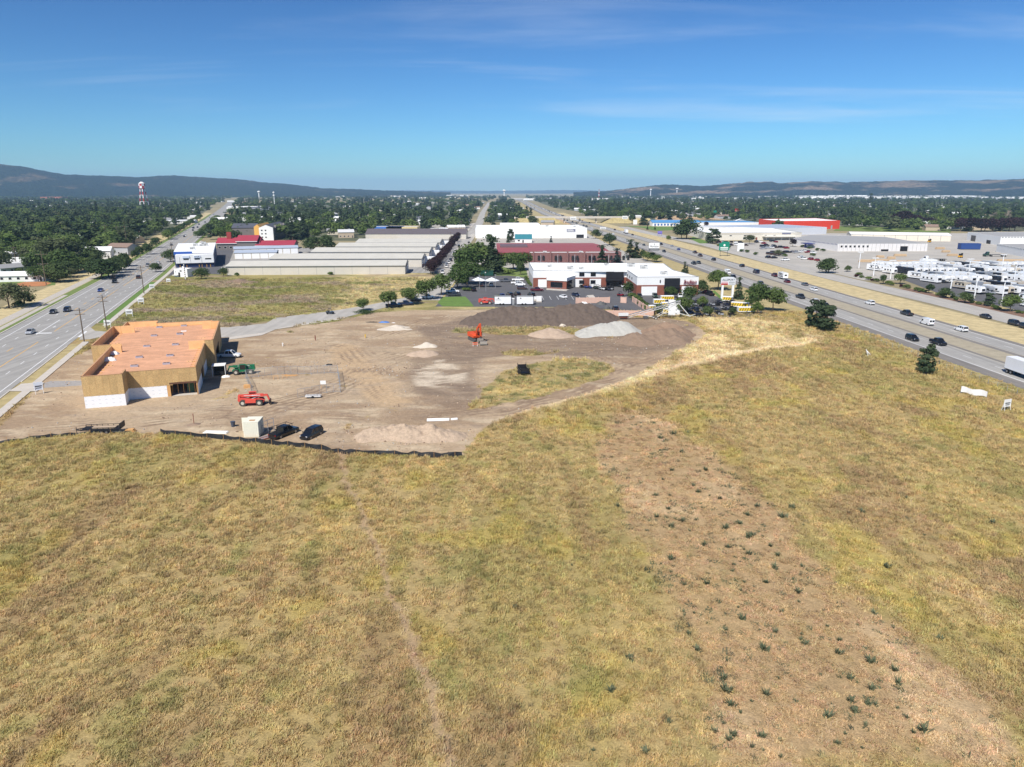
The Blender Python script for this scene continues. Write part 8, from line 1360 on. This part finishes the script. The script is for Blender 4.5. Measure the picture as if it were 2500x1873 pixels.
HP = [(T3(1560, 490), 14, 12, 0, 1, 'white gabled house beside the long street'), (T3(1180, 460), 18, 12, 0, 2, 'white house before the tan slope'), (T3(1170, 400), 20, 12, 0, 4, 'house with a dark roof above the white house'), (T3(770, 395), 30, 8, 0, 2, 'long white-roofed shed in the middle wood'), (T2(1430, 350), 50, 22, 0, 4, 'long apartment house with dark roof in the wood'), (T2(1180, 320), 40, 20, 2, 4, 'grey apartment house in the wood'), (T4(1230, 420), 30, 20, 0, 1, 'white metal shop beside the highway wood'), (T4(1340, 430), 30, 16, 0, 1, 'blue-fronted shop beside the highway wood'), (T4(2010, 455), 34, 18, 0, 0, 'white two-storey house above the highway'), (T5(130, 450), 22, 14, 0, 4, 'white house at the edge of the bare ground'), (T5(850, 440), 46, 20, 1, 0, 'cream hotel wing with grey roof'), (T5(1060, 440), 26, 20, 1, 0, 'second cream hotel wing with grey roof'), (T5(1190, 445), 34, 22, 1, 0, 'cream motel block with a hipped roof'), (T6(410, 480), 22, 14, 0, 0, 'white house at the grass edge'), (T6(550, 480), 14, 10, 0, 1, 'small white shed at the grass edge'), (T6(1260, 510), 30, 14, 1, 1, 'pale bungalow beside the purple trees'), (T6(1440, 520), 24, 12, 0, 1, 'white bungalow beside the purple trees'), (T6(1480, 390), 36, 14, 0, 2, 'white-roofed house in the right-hand wood'), (T6(1460, 420), 30, 14, 0, 2, 'second white-roofed house in the right-hand wood'), (T6(1040, 390), 24, 12, 0, 2, 'white-roofed house behind the purple trees'), (T2(980, 270), 70, 30, 0, 2, 'white-roofed shop by the far arterial'), (T2(1170, 280), 60, 30, 2, 4, 'dark-roofed shop by the far arterial'), (T2(820, 440), 50, 14, 0, 2, 'car dealer canopy with a blue band'), (T2(1480, 430), 60, 24, 0, 2, 'white-roofed motel behind the hotel'), (T2(1690, 460), 22, 20, 0, 2, 'white shop building right of the hotel'), (T2(1920, 470), 50, 14, 0, 2, 'white shed behind the bright green trees'), (T4(30, 500), 20, 14, 2, 4, 'grey house at the street end'), ((T3(2040, 380)[0] + 38, T3(2040, 380)[1]), 50, 16, 0, 2, 'long white shed at the street end'), (T3(1720, 450), 14, 10, 0, 4, 'white house among the street-end poles')]
for p, L_, D, wi, ri, l in HP: house((p[0] - L_ / 2, p[1]), R(rnd.uniform(-4, 4)), L_, D, 5.5 if L_ > 25 else 3.6, 2.2, wi, ri, l, None, True)
def inview(x, y, m=1.03): return abs(x) < .7143 * m * (y * .966 + 11) + 10
def woodland(x, y):
    """density of trees 0..1 at a point of the valley"""
    a = AR(y) if y < 3000 else -1130 - (y - 3000) * .36; h = HW(y) if y < 3600 else 30; s_ = float(np.interp(y, [b for _, b in SXY], [a_ for a_, _ in SXY]))
    if a - 46 < x < a + 12 or h - 42 < x < h + 62 or abs(x - s_) < 13: return 0
    if x < a: 
        return 0 if y < 345 or (y < 420 and x < a - 46 and x > a - 110 and y < 380) else 1.0
    if x < s_: return 0.0 if y < 640 else (.8 if y > 800 or x < -130 else 0.0)
    if x < h: return 0.0 if y < 860 else (.9 if y > 1020 else .35)
    if x > 300 + (y - 900) * .05 and y > 800 + 0 * x: return 1.0 if not (300 < x < 400 and y < 950) else 0
    return 0.0 if y < 1080 else .95
BLD = [(o.location.x, o.location.y, 14 + 10 * (('warehouse' in o.name) or ('hotel' in o.name))) for o in COL.objects if o.parent is None and o.get('category') in ('house', 'warehouse', 'hotel', 'motel', 'building', 'store', 'shed')]
cand = []; rw = random.Random(77)
for ya, yb, sp in ((330, 620, 10.5), (620, 900, 13), (900, 1400, 17), (1400, 2200, 26), (2200, 3400, 40), (3400, 5600, 62)):
    y = ya
    while y < yb:
        xm = .7143 * 1.05 * (y * .966 + 11) + 20; x = -xm
        while x < xm:
            px, py = x + rw.uniform(-.5, .5) * sp, y + rw.uniform(-.5, .5) * sp; d = woodland(px, py); n_ = mnoise.noise(Vector((px / 130, py / 200, 3)))
            if d and rw.random() < d * (.66 + .75 * n_): cand.append((px, py))
            x += sp
        y += sp
hs_ = []
for _ in range(900):
    if len(hs_) >= 210: break
    y = 420 + 2600 * rw.random() ** 1.8; x = rw.uniform(-1, 1) * .72 * (y * .966 + 11)
    if woodland(x, y) and all((x - a) ** 2 + (y - b) ** 2 > 28 ** 2 for a, b, *_ in BLD + hs_): hs_.append((x, y, 15))
for x, y, _ in hs_:
    wi, ri = rw.randrange(4), rw.choice([0, 1, 2, 2, 1, 4, 3]); house((x, y), R(rw.choice([0, 15, 90, -10, 20])), rw.uniform(14, 24), rw.uniform(9, 13), rw.uniform(3.2, 5.5), 2.2, wi, ri, f"{WN[wi]} house with a {HN[ri]} roof half hidden in the wood", 'houses scattered through the wood', y < 700)
BLD += hs_
def clear(x, y): return all((x - a) ** 2 + (y + 0 - b) ** 2 > (r * .62) ** 2 and not (abs(x - a) < r * .55 and -34 < y - b < 0 and r == 15) for a, b, r in BLD)
cand = [c for c in cand if clear(*c)]; cand.sort(key=lambda c: c[1]); SPARE = max(0, 298 - NT[0])
def pick(y, x):
    r = rw.random(); con = .22 if y < 900 else .42
    if -160 < x < 0 and y > 600: con = .55
    if r < con: return rw.choice(['spruce', 'pine', 'spruce'])
    return rw.choice(['broad', 'dense', 'broad', 'light', 'olive'])
KLB = dict(spruce='pointed spruce', pine='ragged pine', broad='green broadleaf tree', dense='dark broadleaf tree', light='light green broadleaf tree', olive='grey-green broadleaf tree')
rest = []
nt_cap = 300
for i, (x, y) in enumerate(cand):
    k = pick(y, x); h = rw.uniform(6.5, 15) if k not in ('spruce', 'pine') else rw.uniform(9, 20)
    if i < SPARE: tree(k, (x, y), h, KLB[k] + (' in the wood beyond the paved trail' if x < AR(y) else ' in the middle wood behind the hotel' if x < -35 else ' in the wood beyond the highway'), 'tree', 'trees of the near wood', None, rw.uniform(1.15, 1.5))
    else: rest.append((x, y, k, h))
far_p = []; fk = {}
tr2 = random.Random(19)
def far_mesh(kind):
    if kind == 'spruce': c = crown_cone(tr2, .24, .95, .05, 260, .085, tiers=8)
    elif kind == 'pine': c = crown_pine(tr2, .24, .74, .2, 16, 16, .085)
    else: c = crown_round(tr2, .46, .40, .16, 13, 330, .088)
    me = c.mesh('far_tree'); me.materials.append({'spruce': NEED, 'pine': NEED, 'broad': LEAF, 'dense': LEAF_DK, 'light': LEAF_LT, 'olive': LEAF_OL}[kind]); return me
FK = ['spruce', 'spruce', 'pine', 'broad', 'broad', 'dense', 'dense', 'light', 'olive']; FMS = [far_mesh(k) for k in FK]
if rest:
    idx = [rw.choice([j for j, q in enumerate(FK) if q == k]) for _, _, k, _ in rest]; sc = [(h * rw.uniform(1.1, 1.5) * (1 + max(0, (y - 1800) / 4000)), h) for _, y, _, h in rest]
    instancer('woodland', [(x, y, 0) for x, y, _, _ in rest], [(0, 0, rw.uniform(0, 6.28)) for _ in rest], [(a, a, b) for a, b in sc], idx, FMS, None, 'distant woodland filling the valley floor')
# dark ground under the wood
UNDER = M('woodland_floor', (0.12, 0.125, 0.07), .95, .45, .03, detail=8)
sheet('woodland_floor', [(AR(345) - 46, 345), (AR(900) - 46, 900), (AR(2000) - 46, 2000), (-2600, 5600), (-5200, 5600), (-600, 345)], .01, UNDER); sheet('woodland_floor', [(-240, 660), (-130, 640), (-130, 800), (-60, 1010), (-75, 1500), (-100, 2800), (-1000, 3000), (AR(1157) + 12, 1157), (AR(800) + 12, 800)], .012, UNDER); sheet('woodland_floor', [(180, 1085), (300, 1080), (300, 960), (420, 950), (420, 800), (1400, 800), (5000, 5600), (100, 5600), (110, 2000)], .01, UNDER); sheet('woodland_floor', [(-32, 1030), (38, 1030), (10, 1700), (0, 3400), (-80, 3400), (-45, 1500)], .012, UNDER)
# far commercial and industrial buildings near the horizon
FW_ = M('far_white', s2l(236, 234, 228), .7, .05); FG_ = M('far_grey', s2l(188, 186, 182), .7, .05)
def farbox(px, py, wpx, hpx, lab, m_=None):
    x, y = G(px, py); s_ = y / FPX * .97; o = flat('far_building', lab, 'warehouse', (x - wpx * s_ / 2, y), 0, [(0, 0), (wpx * s_, 0), (wpx * s_, wpx * s_ * .5), (0, wpx * s_ * .5)], hpx * s_, m_ or rw.choice([FW_, FW_, FG_]), FW_, .3, 'far white buildings near the horizon'); box('dark_strip', (2, -.5, 1), (wpx * s_ - 2, -.1, hpx * s_ * .25), SLATE, o)
for i in range(26): farbox(rw.uniform(1960, 2520), rw.uniform(482, 487), rw.uniform(30, 110), rw.uniform(3.5, 6.5), 'far white industrial building at the foot of the right-hand hills')
for i in range(22): farbox(rw.uniform(1500, 1960), rw.uniform(481, 487), rw.uniform(8, 34), rw.uniform(2, 4.5), 'far white building below the tan-topped hills')
for px, py, w_, h_ in ((1262, 489, 30, 5), (1300, 490, 44, 5), (1340, 487, 16, 4), (1370, 484, 14, 4), (1465, 489, 40, 5)): farbox(px, py, w_, h_, 'white building where the highway vanishes')
for i in range(14): farbox(rw.uniform(820, 1200), rw.uniform(477, 486), rw.uniform(6, 20), rw.uniform(1.8, 4), 'far white building between the wood and the low blue ridge')
for i in range(14): farbox(rw.uniform(430, 820), rw.uniform(484, 500), rw.uniform(6, 22), rw.uniform(2, 4), 'far pale building in the wood below the forested range')
for i in range(12): farbox(rw.uniform(0, 400), rw.uniform(470, 480), rw.uniform(4, 12), rw.uniform(1.2, 2.5), 'far pale house at the foot of the forested range')
farbox(125, 488, 52, 7, 'long brick-red school roof in the far wood', M('far_brick', s2l(160, 100, 84), .8, .1))
# overpass
p0 = T4(900, 480); OV = thing('overpass', 'concrete road bridge crossing over the highway far off', 'bridge', (0, 0, 0), 0); yv = 1010; box('deck', (HW(yv) - 60, yv, 6.2), (HW(yv) + 100, yv + 13, 7.6), CONC, OV); [box('parapet', (HW(yv) - 60, yy, 7.6), (HW(yv) + 100, yy + .4, 8.6), CONC, OV) for yy in (yv, yv + 12.6)]
for x in (-8, 13.5, 36): box('pier', (HW(yv) + x, yv + 3, 0), (HW(yv) + x + 1.6, yv + 10, 6.2), CONC, OV)
for s_ in (-1, 1): xa = HW(yv) + (-8 if s_ < 0 else 44); MB().add([(xa, yv - 6, 0), (xa + s_ * 0, yv + 19, 0), (xa + s_ * 14, yv + 13, 7), (xa + s_ * 14, yv, 7), (xa + s_ * 70, yv - 6, 0), (xa + s_ * 70, yv + 19, 0), (xa + s_ * 66, yv + 13, 6), (xa + s_ * 66, yv, 6)], [(0, 1, 2, 3), (3, 2, 6, 7), (0, 3, 7, 4), (1, 5, 6, 2), (4, 7, 6, 5)]).build('embankment', VERGE, OV)
# weeds on the bare patch of the field
WE = leaf_mat('weed_leaf', (0.13, 0.155, 0.085), (0.22, 0.24, 0.14), .4); wr = random.Random(61); wmesh = []
for k in range(4):
    b = MB()
    for i in range(34):
        a = wr.uniform(0, 6.28); le = wr.uniform(.25, .9); L_ = wr.uniform(.3, .62); x0, y0 = wr.gauss(0, .09), wr.gauss(0, .09); dx, dy = math.cos(a), math.sin(a); w = .03; ex = (x0 + dx * le * L_, y0 + dy * le * L_, L_); mx = (x0 + dx * le * L_ * .45, y0 + dy * le * L_ * .45, L_ * .62)
        b.add([(x0 - dy * w, y0 + dx * w, 0), (x0 + dy * w, y0 - dx * w, 0), (mx[0] + dy * w, mx[1] - dx * w, mx[2]), (mx[0] - dy * w, mx[1] + dx * w, mx[2]), ex], [(0, 1, 2, 3), (3, 2, 4)])
    me = b.mesh('leaves'); me.materials.append(WE); wmesh.append(me)
V8 = lambda x, y: G(1250 + x / 1.7696, 1000 + y / 1.7696)
wl = [(620, 470), (590, 535), (735, 495), (800, 490), (765, 535), (685, 515), (520, 435), (455, 430), (820, 430), (1000, 425), (985, 510), (915, 530), (1010, 465), (1075, 560), (850, 615), (930, 610), (995, 620), (950, 685), (685, 725), (745, 775), (685, 815), (1000, 760), (985, 800), (1085, 765), (1205, 775), (1235, 805), (1235, 850), (970, 875), (1060, 855), (1110, 885), (1170, 895), (1340, 880), (780, 895), (835, 945), (915, 970), (1130, 980), (1255, 985), (1265, 1030), (1355, 955), (770, 995), (795, 1060), (1080, 1060), (1405, 1075), (1550, 1110), (1650, 1140), (1335, 1165), (1380, 1130), (1450, 1190), (1665, 1205), (915, 1235), (1025, 1285), (945, 1300), (985, 1335), (1215, 1285), (1465, 1280), (1565, 1300), (1660, 1315), (1805, 1320), (1360, 1355), (1440, 1420), (1690, 1345), (1770, 1410), (1075, 1435), (1155, 1450), (1080, 1500), (1395, 1465), (1510, 1490), (1745, 1500), (1160, 1530), (930, 1455), (690, 110), (760, 105), (820, 135), (640, 185), (730, 190), (660, 235), (690, 270), (835, 275), (650, 315), (780, 340), (800, 370), (860, 385), (625, 380), (680, 375), (900, 400), (1100, 415), (1060, 435), (250, 690), (640, 130)]
for x, y in wl + [(wr.gauss(1100, 330), wr.uniform(380, 1540)) for _ in range(60)]:
    p = V8(x + wr.uniform(-8, 8), y + wr.uniform(-5, 5)); o = thing('weed', 'dark green grassy weed on the bare brown patch of the field', 'plant', (p[0], p[1], GZ(*p)), wr.uniform(0, 6.28), 'weeds on the bare patch'); s_ = wr.choice([.4, .5, .7, .9, 1.1]) * wr.uniform(.8, 1.2); o.scale = (s_ * wr.uniform(1.2, 2.0), s_ * 1.4, s_); link('leaves', wr.choice(wmesh), None, o)

YT = tile(2060, 540, 5.027)
for x, y, w in ((445, 450, 5), (580, 465, 5), (690, 432, 8), (330, 505, 14), (450, 500, 12), (640, 515, 10), (760, 520, 12), (850, 515, 8), (1330, 430, 7), (1560, 520, 9), (1640, 515, 6), (2050, 500, 16), (1250, 385, 6), (1180, 345, 7)):
    p = YT(x, y); o = thing('lumber_stack', 'stack of pale timber lying in the concrete yard', 'lumber', (p[0], p[1], .03), R(rw.uniform(-12, 4)), 'timber stacks in the yard'); [box('plank_layer', (-w / 2 + .2 * k, -.9, .15 + k * .5), (w / 2 - .15 * k, .9, .55 + k * .5), M('timber_pale', s2l(204, 176, 140), .85, .1, 1), o) for k in range(3)]; [box('bearer', (q * w * .35 - .1, -.8, 0), (q * w * .35 + .1, .8, .15), BARK, o) for q in (-1, 1)]
def flatbed(label, p, rz, cabm):
    o = thing('flatbed_truck', label, 'truck', (p[0], p[1], .03), rz); box('bed', (-11, -1.25, 1.1), (0, 1.25, 1.35), BLACKM, o); MB().loft([ring4(.5, 1.2, 1.15, .6, 3.2), ring4(1.6, 1.2, 1.1, .6, 3.1), ring4(2.3, 1.2, 1.0, .6, 1.9), ring4(3.6, 1.0, .95, .6, 1.7)]).build('cab', cabm, o); MB().loft([ring4(1.62, 1.12, 1.04, 2.0, 3.0), ring4(2.34, 1.1, 1.0, 1.9, 2.0)]).build('windscreen', CARGLASS, o)
    for x in (-9.5, -8.2, -1.2, 2.8):
        for q in (-1.1, 1.1): MB().tube((x, q - .15, .5), (x, q + .15, .5), .5, n=12).build('wheel', TYRE, o)
flatbed('white flatbed lorry with an empty deck in the yard behind the campers', YT(1030, 490), R(178), PAINT['white']); flatbed('green flatbed lorry parked before the low white shed', YT(1780, 435), R(172), PAINT['green'])
for x, y in ((1430, 450), (1050, 262)):
    p = YT(x, y); o = thing('forklift', 'yellow forklift in the concrete yard', 'forklift', (p[0], p[1], .03), R(20), 'yard forklifts'); box('body', (-1.4, -.8, .4), (1.0, .8, 1.4), M('bollard_yellow', (0, 0, 0)), o); box('mast', (1.0, -.6, .1), (1.25, .6, 3.0), BLACKM, o); box('cage', (-.9, -.7, 1.4), (.6, .7, 2.6), BLACKM, o); [MB().tube((x_, q - .15, .4), (x_, q + .15, .4), .4, n=10).build('wheel', TYRE, o) for x_ in (-.9, .7) for q in (-.8, .8)]
def tuft_mat():
    m = bpy.data.materials.new('grass_blades'); m.use_nodes = True; nt = m.node_tree; b = nt.nodes['Principled BSDF']; L = nt.links.new; b.inputs['Roughness'].default_value = 0.85; b.inputs['Specular IOR Level'].default_value = 0.1
    at = nn(nt, 'ShaderNodeAttribute', attribute_name='tcol', attribute_type='INSTANCER'); L(at.outputs['Color'], b.inputs['Base Color'])
    ts = nn(nt, 'ShaderNodeBsdfTranslucent'); L(at.outputs['Color'], ts.inputs['Color']); ms = nn(nt, 'ShaderNodeMixShader'); ms.inputs[0].default_value = 0.35
    L(b.outputs[0], ms.inputs[1]); L(ts.outputs[0], ms.inputs[2]); L(ms.outputs[0], nt.nodes['Material Output'].inputs['Surface'])
    return m
TUFT = tuft_mat()
def tuft_mesh(rg, n, rad, h, w, lean):
    mb = MB()
    for i in range(n):
        a = rg.uniform(0, 6.28); r = rad * math.sqrt(rg.random()); x, y = r * math.cos(a), r * math.sin(a); b = rg.uniform(0, 6.28); L_ = h * rg.uniform(.45, 1.1); le = lean * rg.uniform(.3, 1.3); dx, dy = math.cos(b), math.sin(b); px, py = -dy * w, dx * w
        mx, my = x + dx * le * L_ * .4, y + dy * le * L_ * .4; ex, ey = x + dx * le * L_, y + dy * le * L_
        mb.add([(x - px, y - py, -.02), (x + px, y + py, -.02), (mx + px * .8, my + py * .8, L_ * .6), (mx - px * .8, my - py * .8, L_ * .6), (ex, ey, L_)], [(0, 1, 2, 3), (3, 2, 4)])
    me = mb.mesh('tuft'); me.materials.append(TUFT); return me
gr = random.Random(5)
tufts = [tuft_mesh(gr, 26, 0.42, 0.26, 0.03, 1.15) for _ in range(4)] + [tuft_mesh(gr, 18, 0.3, 0.40, 0.024, .8)]
rs = np.random.RandomState(9)
P = []
for (ya, yb, dens) in ((42, 62, 7.0), (62, 90, 5.0), (90, 125, 3.4), (125, 175, 2.0), (175, 258, 1.1)):
    hwid = 0.735 * (yb * .966 + 11) + 3; n = int(2 * hwid * (yb - ya) * dens); x = rs.uniform(-hwid, hwid, n); y = rs.uniform(ya, yb, n)
    k = np.abs(x) < 0.735 * (y * .966 + 11) + 3; P.append(np.stack([x[k], y[k], np.full(k.sum(), {42: 1.0, 62: 1.12, 90: 1.3, 125: 1.6, 175: 2.0}[ya])], 1))
n = 15000; P.append(np.stack([rs.uniform(-165, -15, n), rs.uniform(222, 384, n), np.full(n, 2.1)], 1))
P = np.concatenate(P); X = P[:, 0]; Y = P[:, 1]
_gx = np.arange(-200, 201, 1.0); _gy = np.arange(36, 262, 1.0); _GX, _GY = np.meshgrid(_gx, _gy); _GM = zone_masks(_GX, _GY, 1.0)
def pt_masks(X, Y):
    fx = np.clip(X + 200, 0, 399.9); fy = np.clip(Y - 36, 0, 224.9); ix = fx.astype(int); iy = fy.astype(int); u = fx - ix; v = fy - iy
    m = {k: (a[iy, ix] * (1 - u) + a[iy, ix + 1] * u) * (1 - v) + (a[iy + 1, ix] * (1 - u) + a[iy + 1, ix + 1] * u) * v for k, a in _GM.items()}
    Xt = X + (vnoise(X, Y, 3, 3, 8, 2) - .5) * 1.6; m['trail'] = 1 - sst(seg_dist(Xt, Y, TRAIL), .15, .75); m['dirt'] = pip(DIRT, X, Y).astype(float)
    return m
mk = pt_masks(X, Y)
colr, d = terrain_color(X, Y, mk, True)
S0 = P[:, 2]; keep = (d < 0.5) & (X < hwx(Y) - 5) & (X > arx(Y) + 7) & ~((S0 < 2.05) & (Y > 222) & (X < -20)) & ~((S0 > 2.05) & (X > -44)) & ~((S0 > 2.05) & (Y > 366 + .05 * X)) & (rs.rand(len(X)) > mk['trail'] * 0.9) & (rs.rand(len(X)) > mk['traw'] * .6) & (rs.rand(len(X)) > mk['brown'] * 0.22) & (rs.rand(len(X)) > mk['isle'] * .5)
clump = vnoise(X, Y, 1.6, 1.6, 51, 2); keep &= rs.rand(len(X)) < 0.08 + 2.6 * clump ** 2
keep &= seg_dist(X, Y, STC) > 8
keep &= ~pip([(-92, 130), (-60, 140), (-80, 215), (-118, 205)], X, Y)
X, Y, S, colr = X[keep], Y[keep], P[keep, 2], colr[keep]; mk = {k: v[keep] for k, v in mk.items()}
br = rs.uniform(.8, 1.2, (len(X), 1)) * (.62 + .76 * vnoise(X, Y, .9, 1.1, 55, 2))[:, None]; gw = ((mk['brown'] > .4) & (rs.rand(len(X)) < .16) & (vnoise(X, Y, 4, 4, 56, 2) > .48))[:, None]; colr = np.where(gw, np.array([.10, .115, .062]), colr); tint = 1 + rs.uniform(-.08, .08, (len(X), 3)); colr = np.clip(colr * br * tint * np.array([1.38, 1.44, 1.55]), 0, 1)
Z = near_z(X, Y, mk)
hsc = S * rs.uniform(.7, 1.3, len(X)) * (1 - .45 * mk['brown']) * (0.45 + .6 * vnoise(X, Y, 8, 8, 52, 2) + .55 * vnoise(X, Y, 1.4, 1.4, 57, 2))
instancer('grass', np.stack([X, Y, Z], 1), np.stack([rs.uniform(-.25, .25, len(X)), rs.uniform(-.25, .25, len(X)), rs.uniform(0, 6.28, len(X))], 1), np.stack([S * rs.uniform(.8, 1.25, len(X)), S * rs.uniform(.8, 1.25, len(X)), hsc], 1), rs.randint(0, 5, len(X)), tufts, np.concatenate([colr, np.ones((len(X), 1))], 1), 'dry yellow grass of the open field')

# loose stones and clods on the graded dirt
def stone(seed):
    b = bmesh.new(); bmesh.ops.create_icosphere(b, subdivisions=1, radius=1.0)
    for v in b.verts: v.co *= 1 + .35 * mnoise.noise(v.co * 1.3 + Vector((seed * 7.1, 0, 0))); v.co.z *= .7
    me = bpy.data.meshes.new('stone'); b.to_mesh(me); b.free(); me.materials.append([SOILT, RUBB, GRVP, SOILB][seed]); return me
n = 9000; X = rs.uniform(-112, 70, n); Y = rs.uniform(112, 250, n)
hp = np.concatenate([np.stack([rs.normal(a, 6, 420), rs.normal(b, 3, 420)], 1) for a, b in (SC(1650, 1440), SC(1500, 1450), S5(400, 1200), S5(800, 1180), S4(700, 1040), S4(1700, 1040), S5(0, 1110), SC(800, 700), SC(1500, 760))]); X = np.concatenate([X, hp[:, 0]]); Y = np.concatenate([Y, hp[:, 1]])
k = pip(DIRT, X, Y) & ~pip([(-90, 132), (-62, 142), (-80, 212), (-116, 205)], X, Y) & (rs.rand(len(X)) < .15 + 1.2 * sst(vnoise(X, Y, 7, 5, 61, 2), .4, .65)); X, Y = X[k], Y[k]; sc = .05 + .16 * rs.rand(len(X)) ** 4
instancer('stones', np.stack([X, Y, near_z(X, Y, pt_masks(X, Y)) + sc * .3], 1), rs.uniform(0, 6, (len(X), 3)), np.stack([sc * rs.uniform(.8, 1.6, len(X)), sc, sc], 1), rs.randint(0, 4, len(X)), [stone(q) for q in range(4)], None, 'loose stones and clods scattered over the graded dirt')
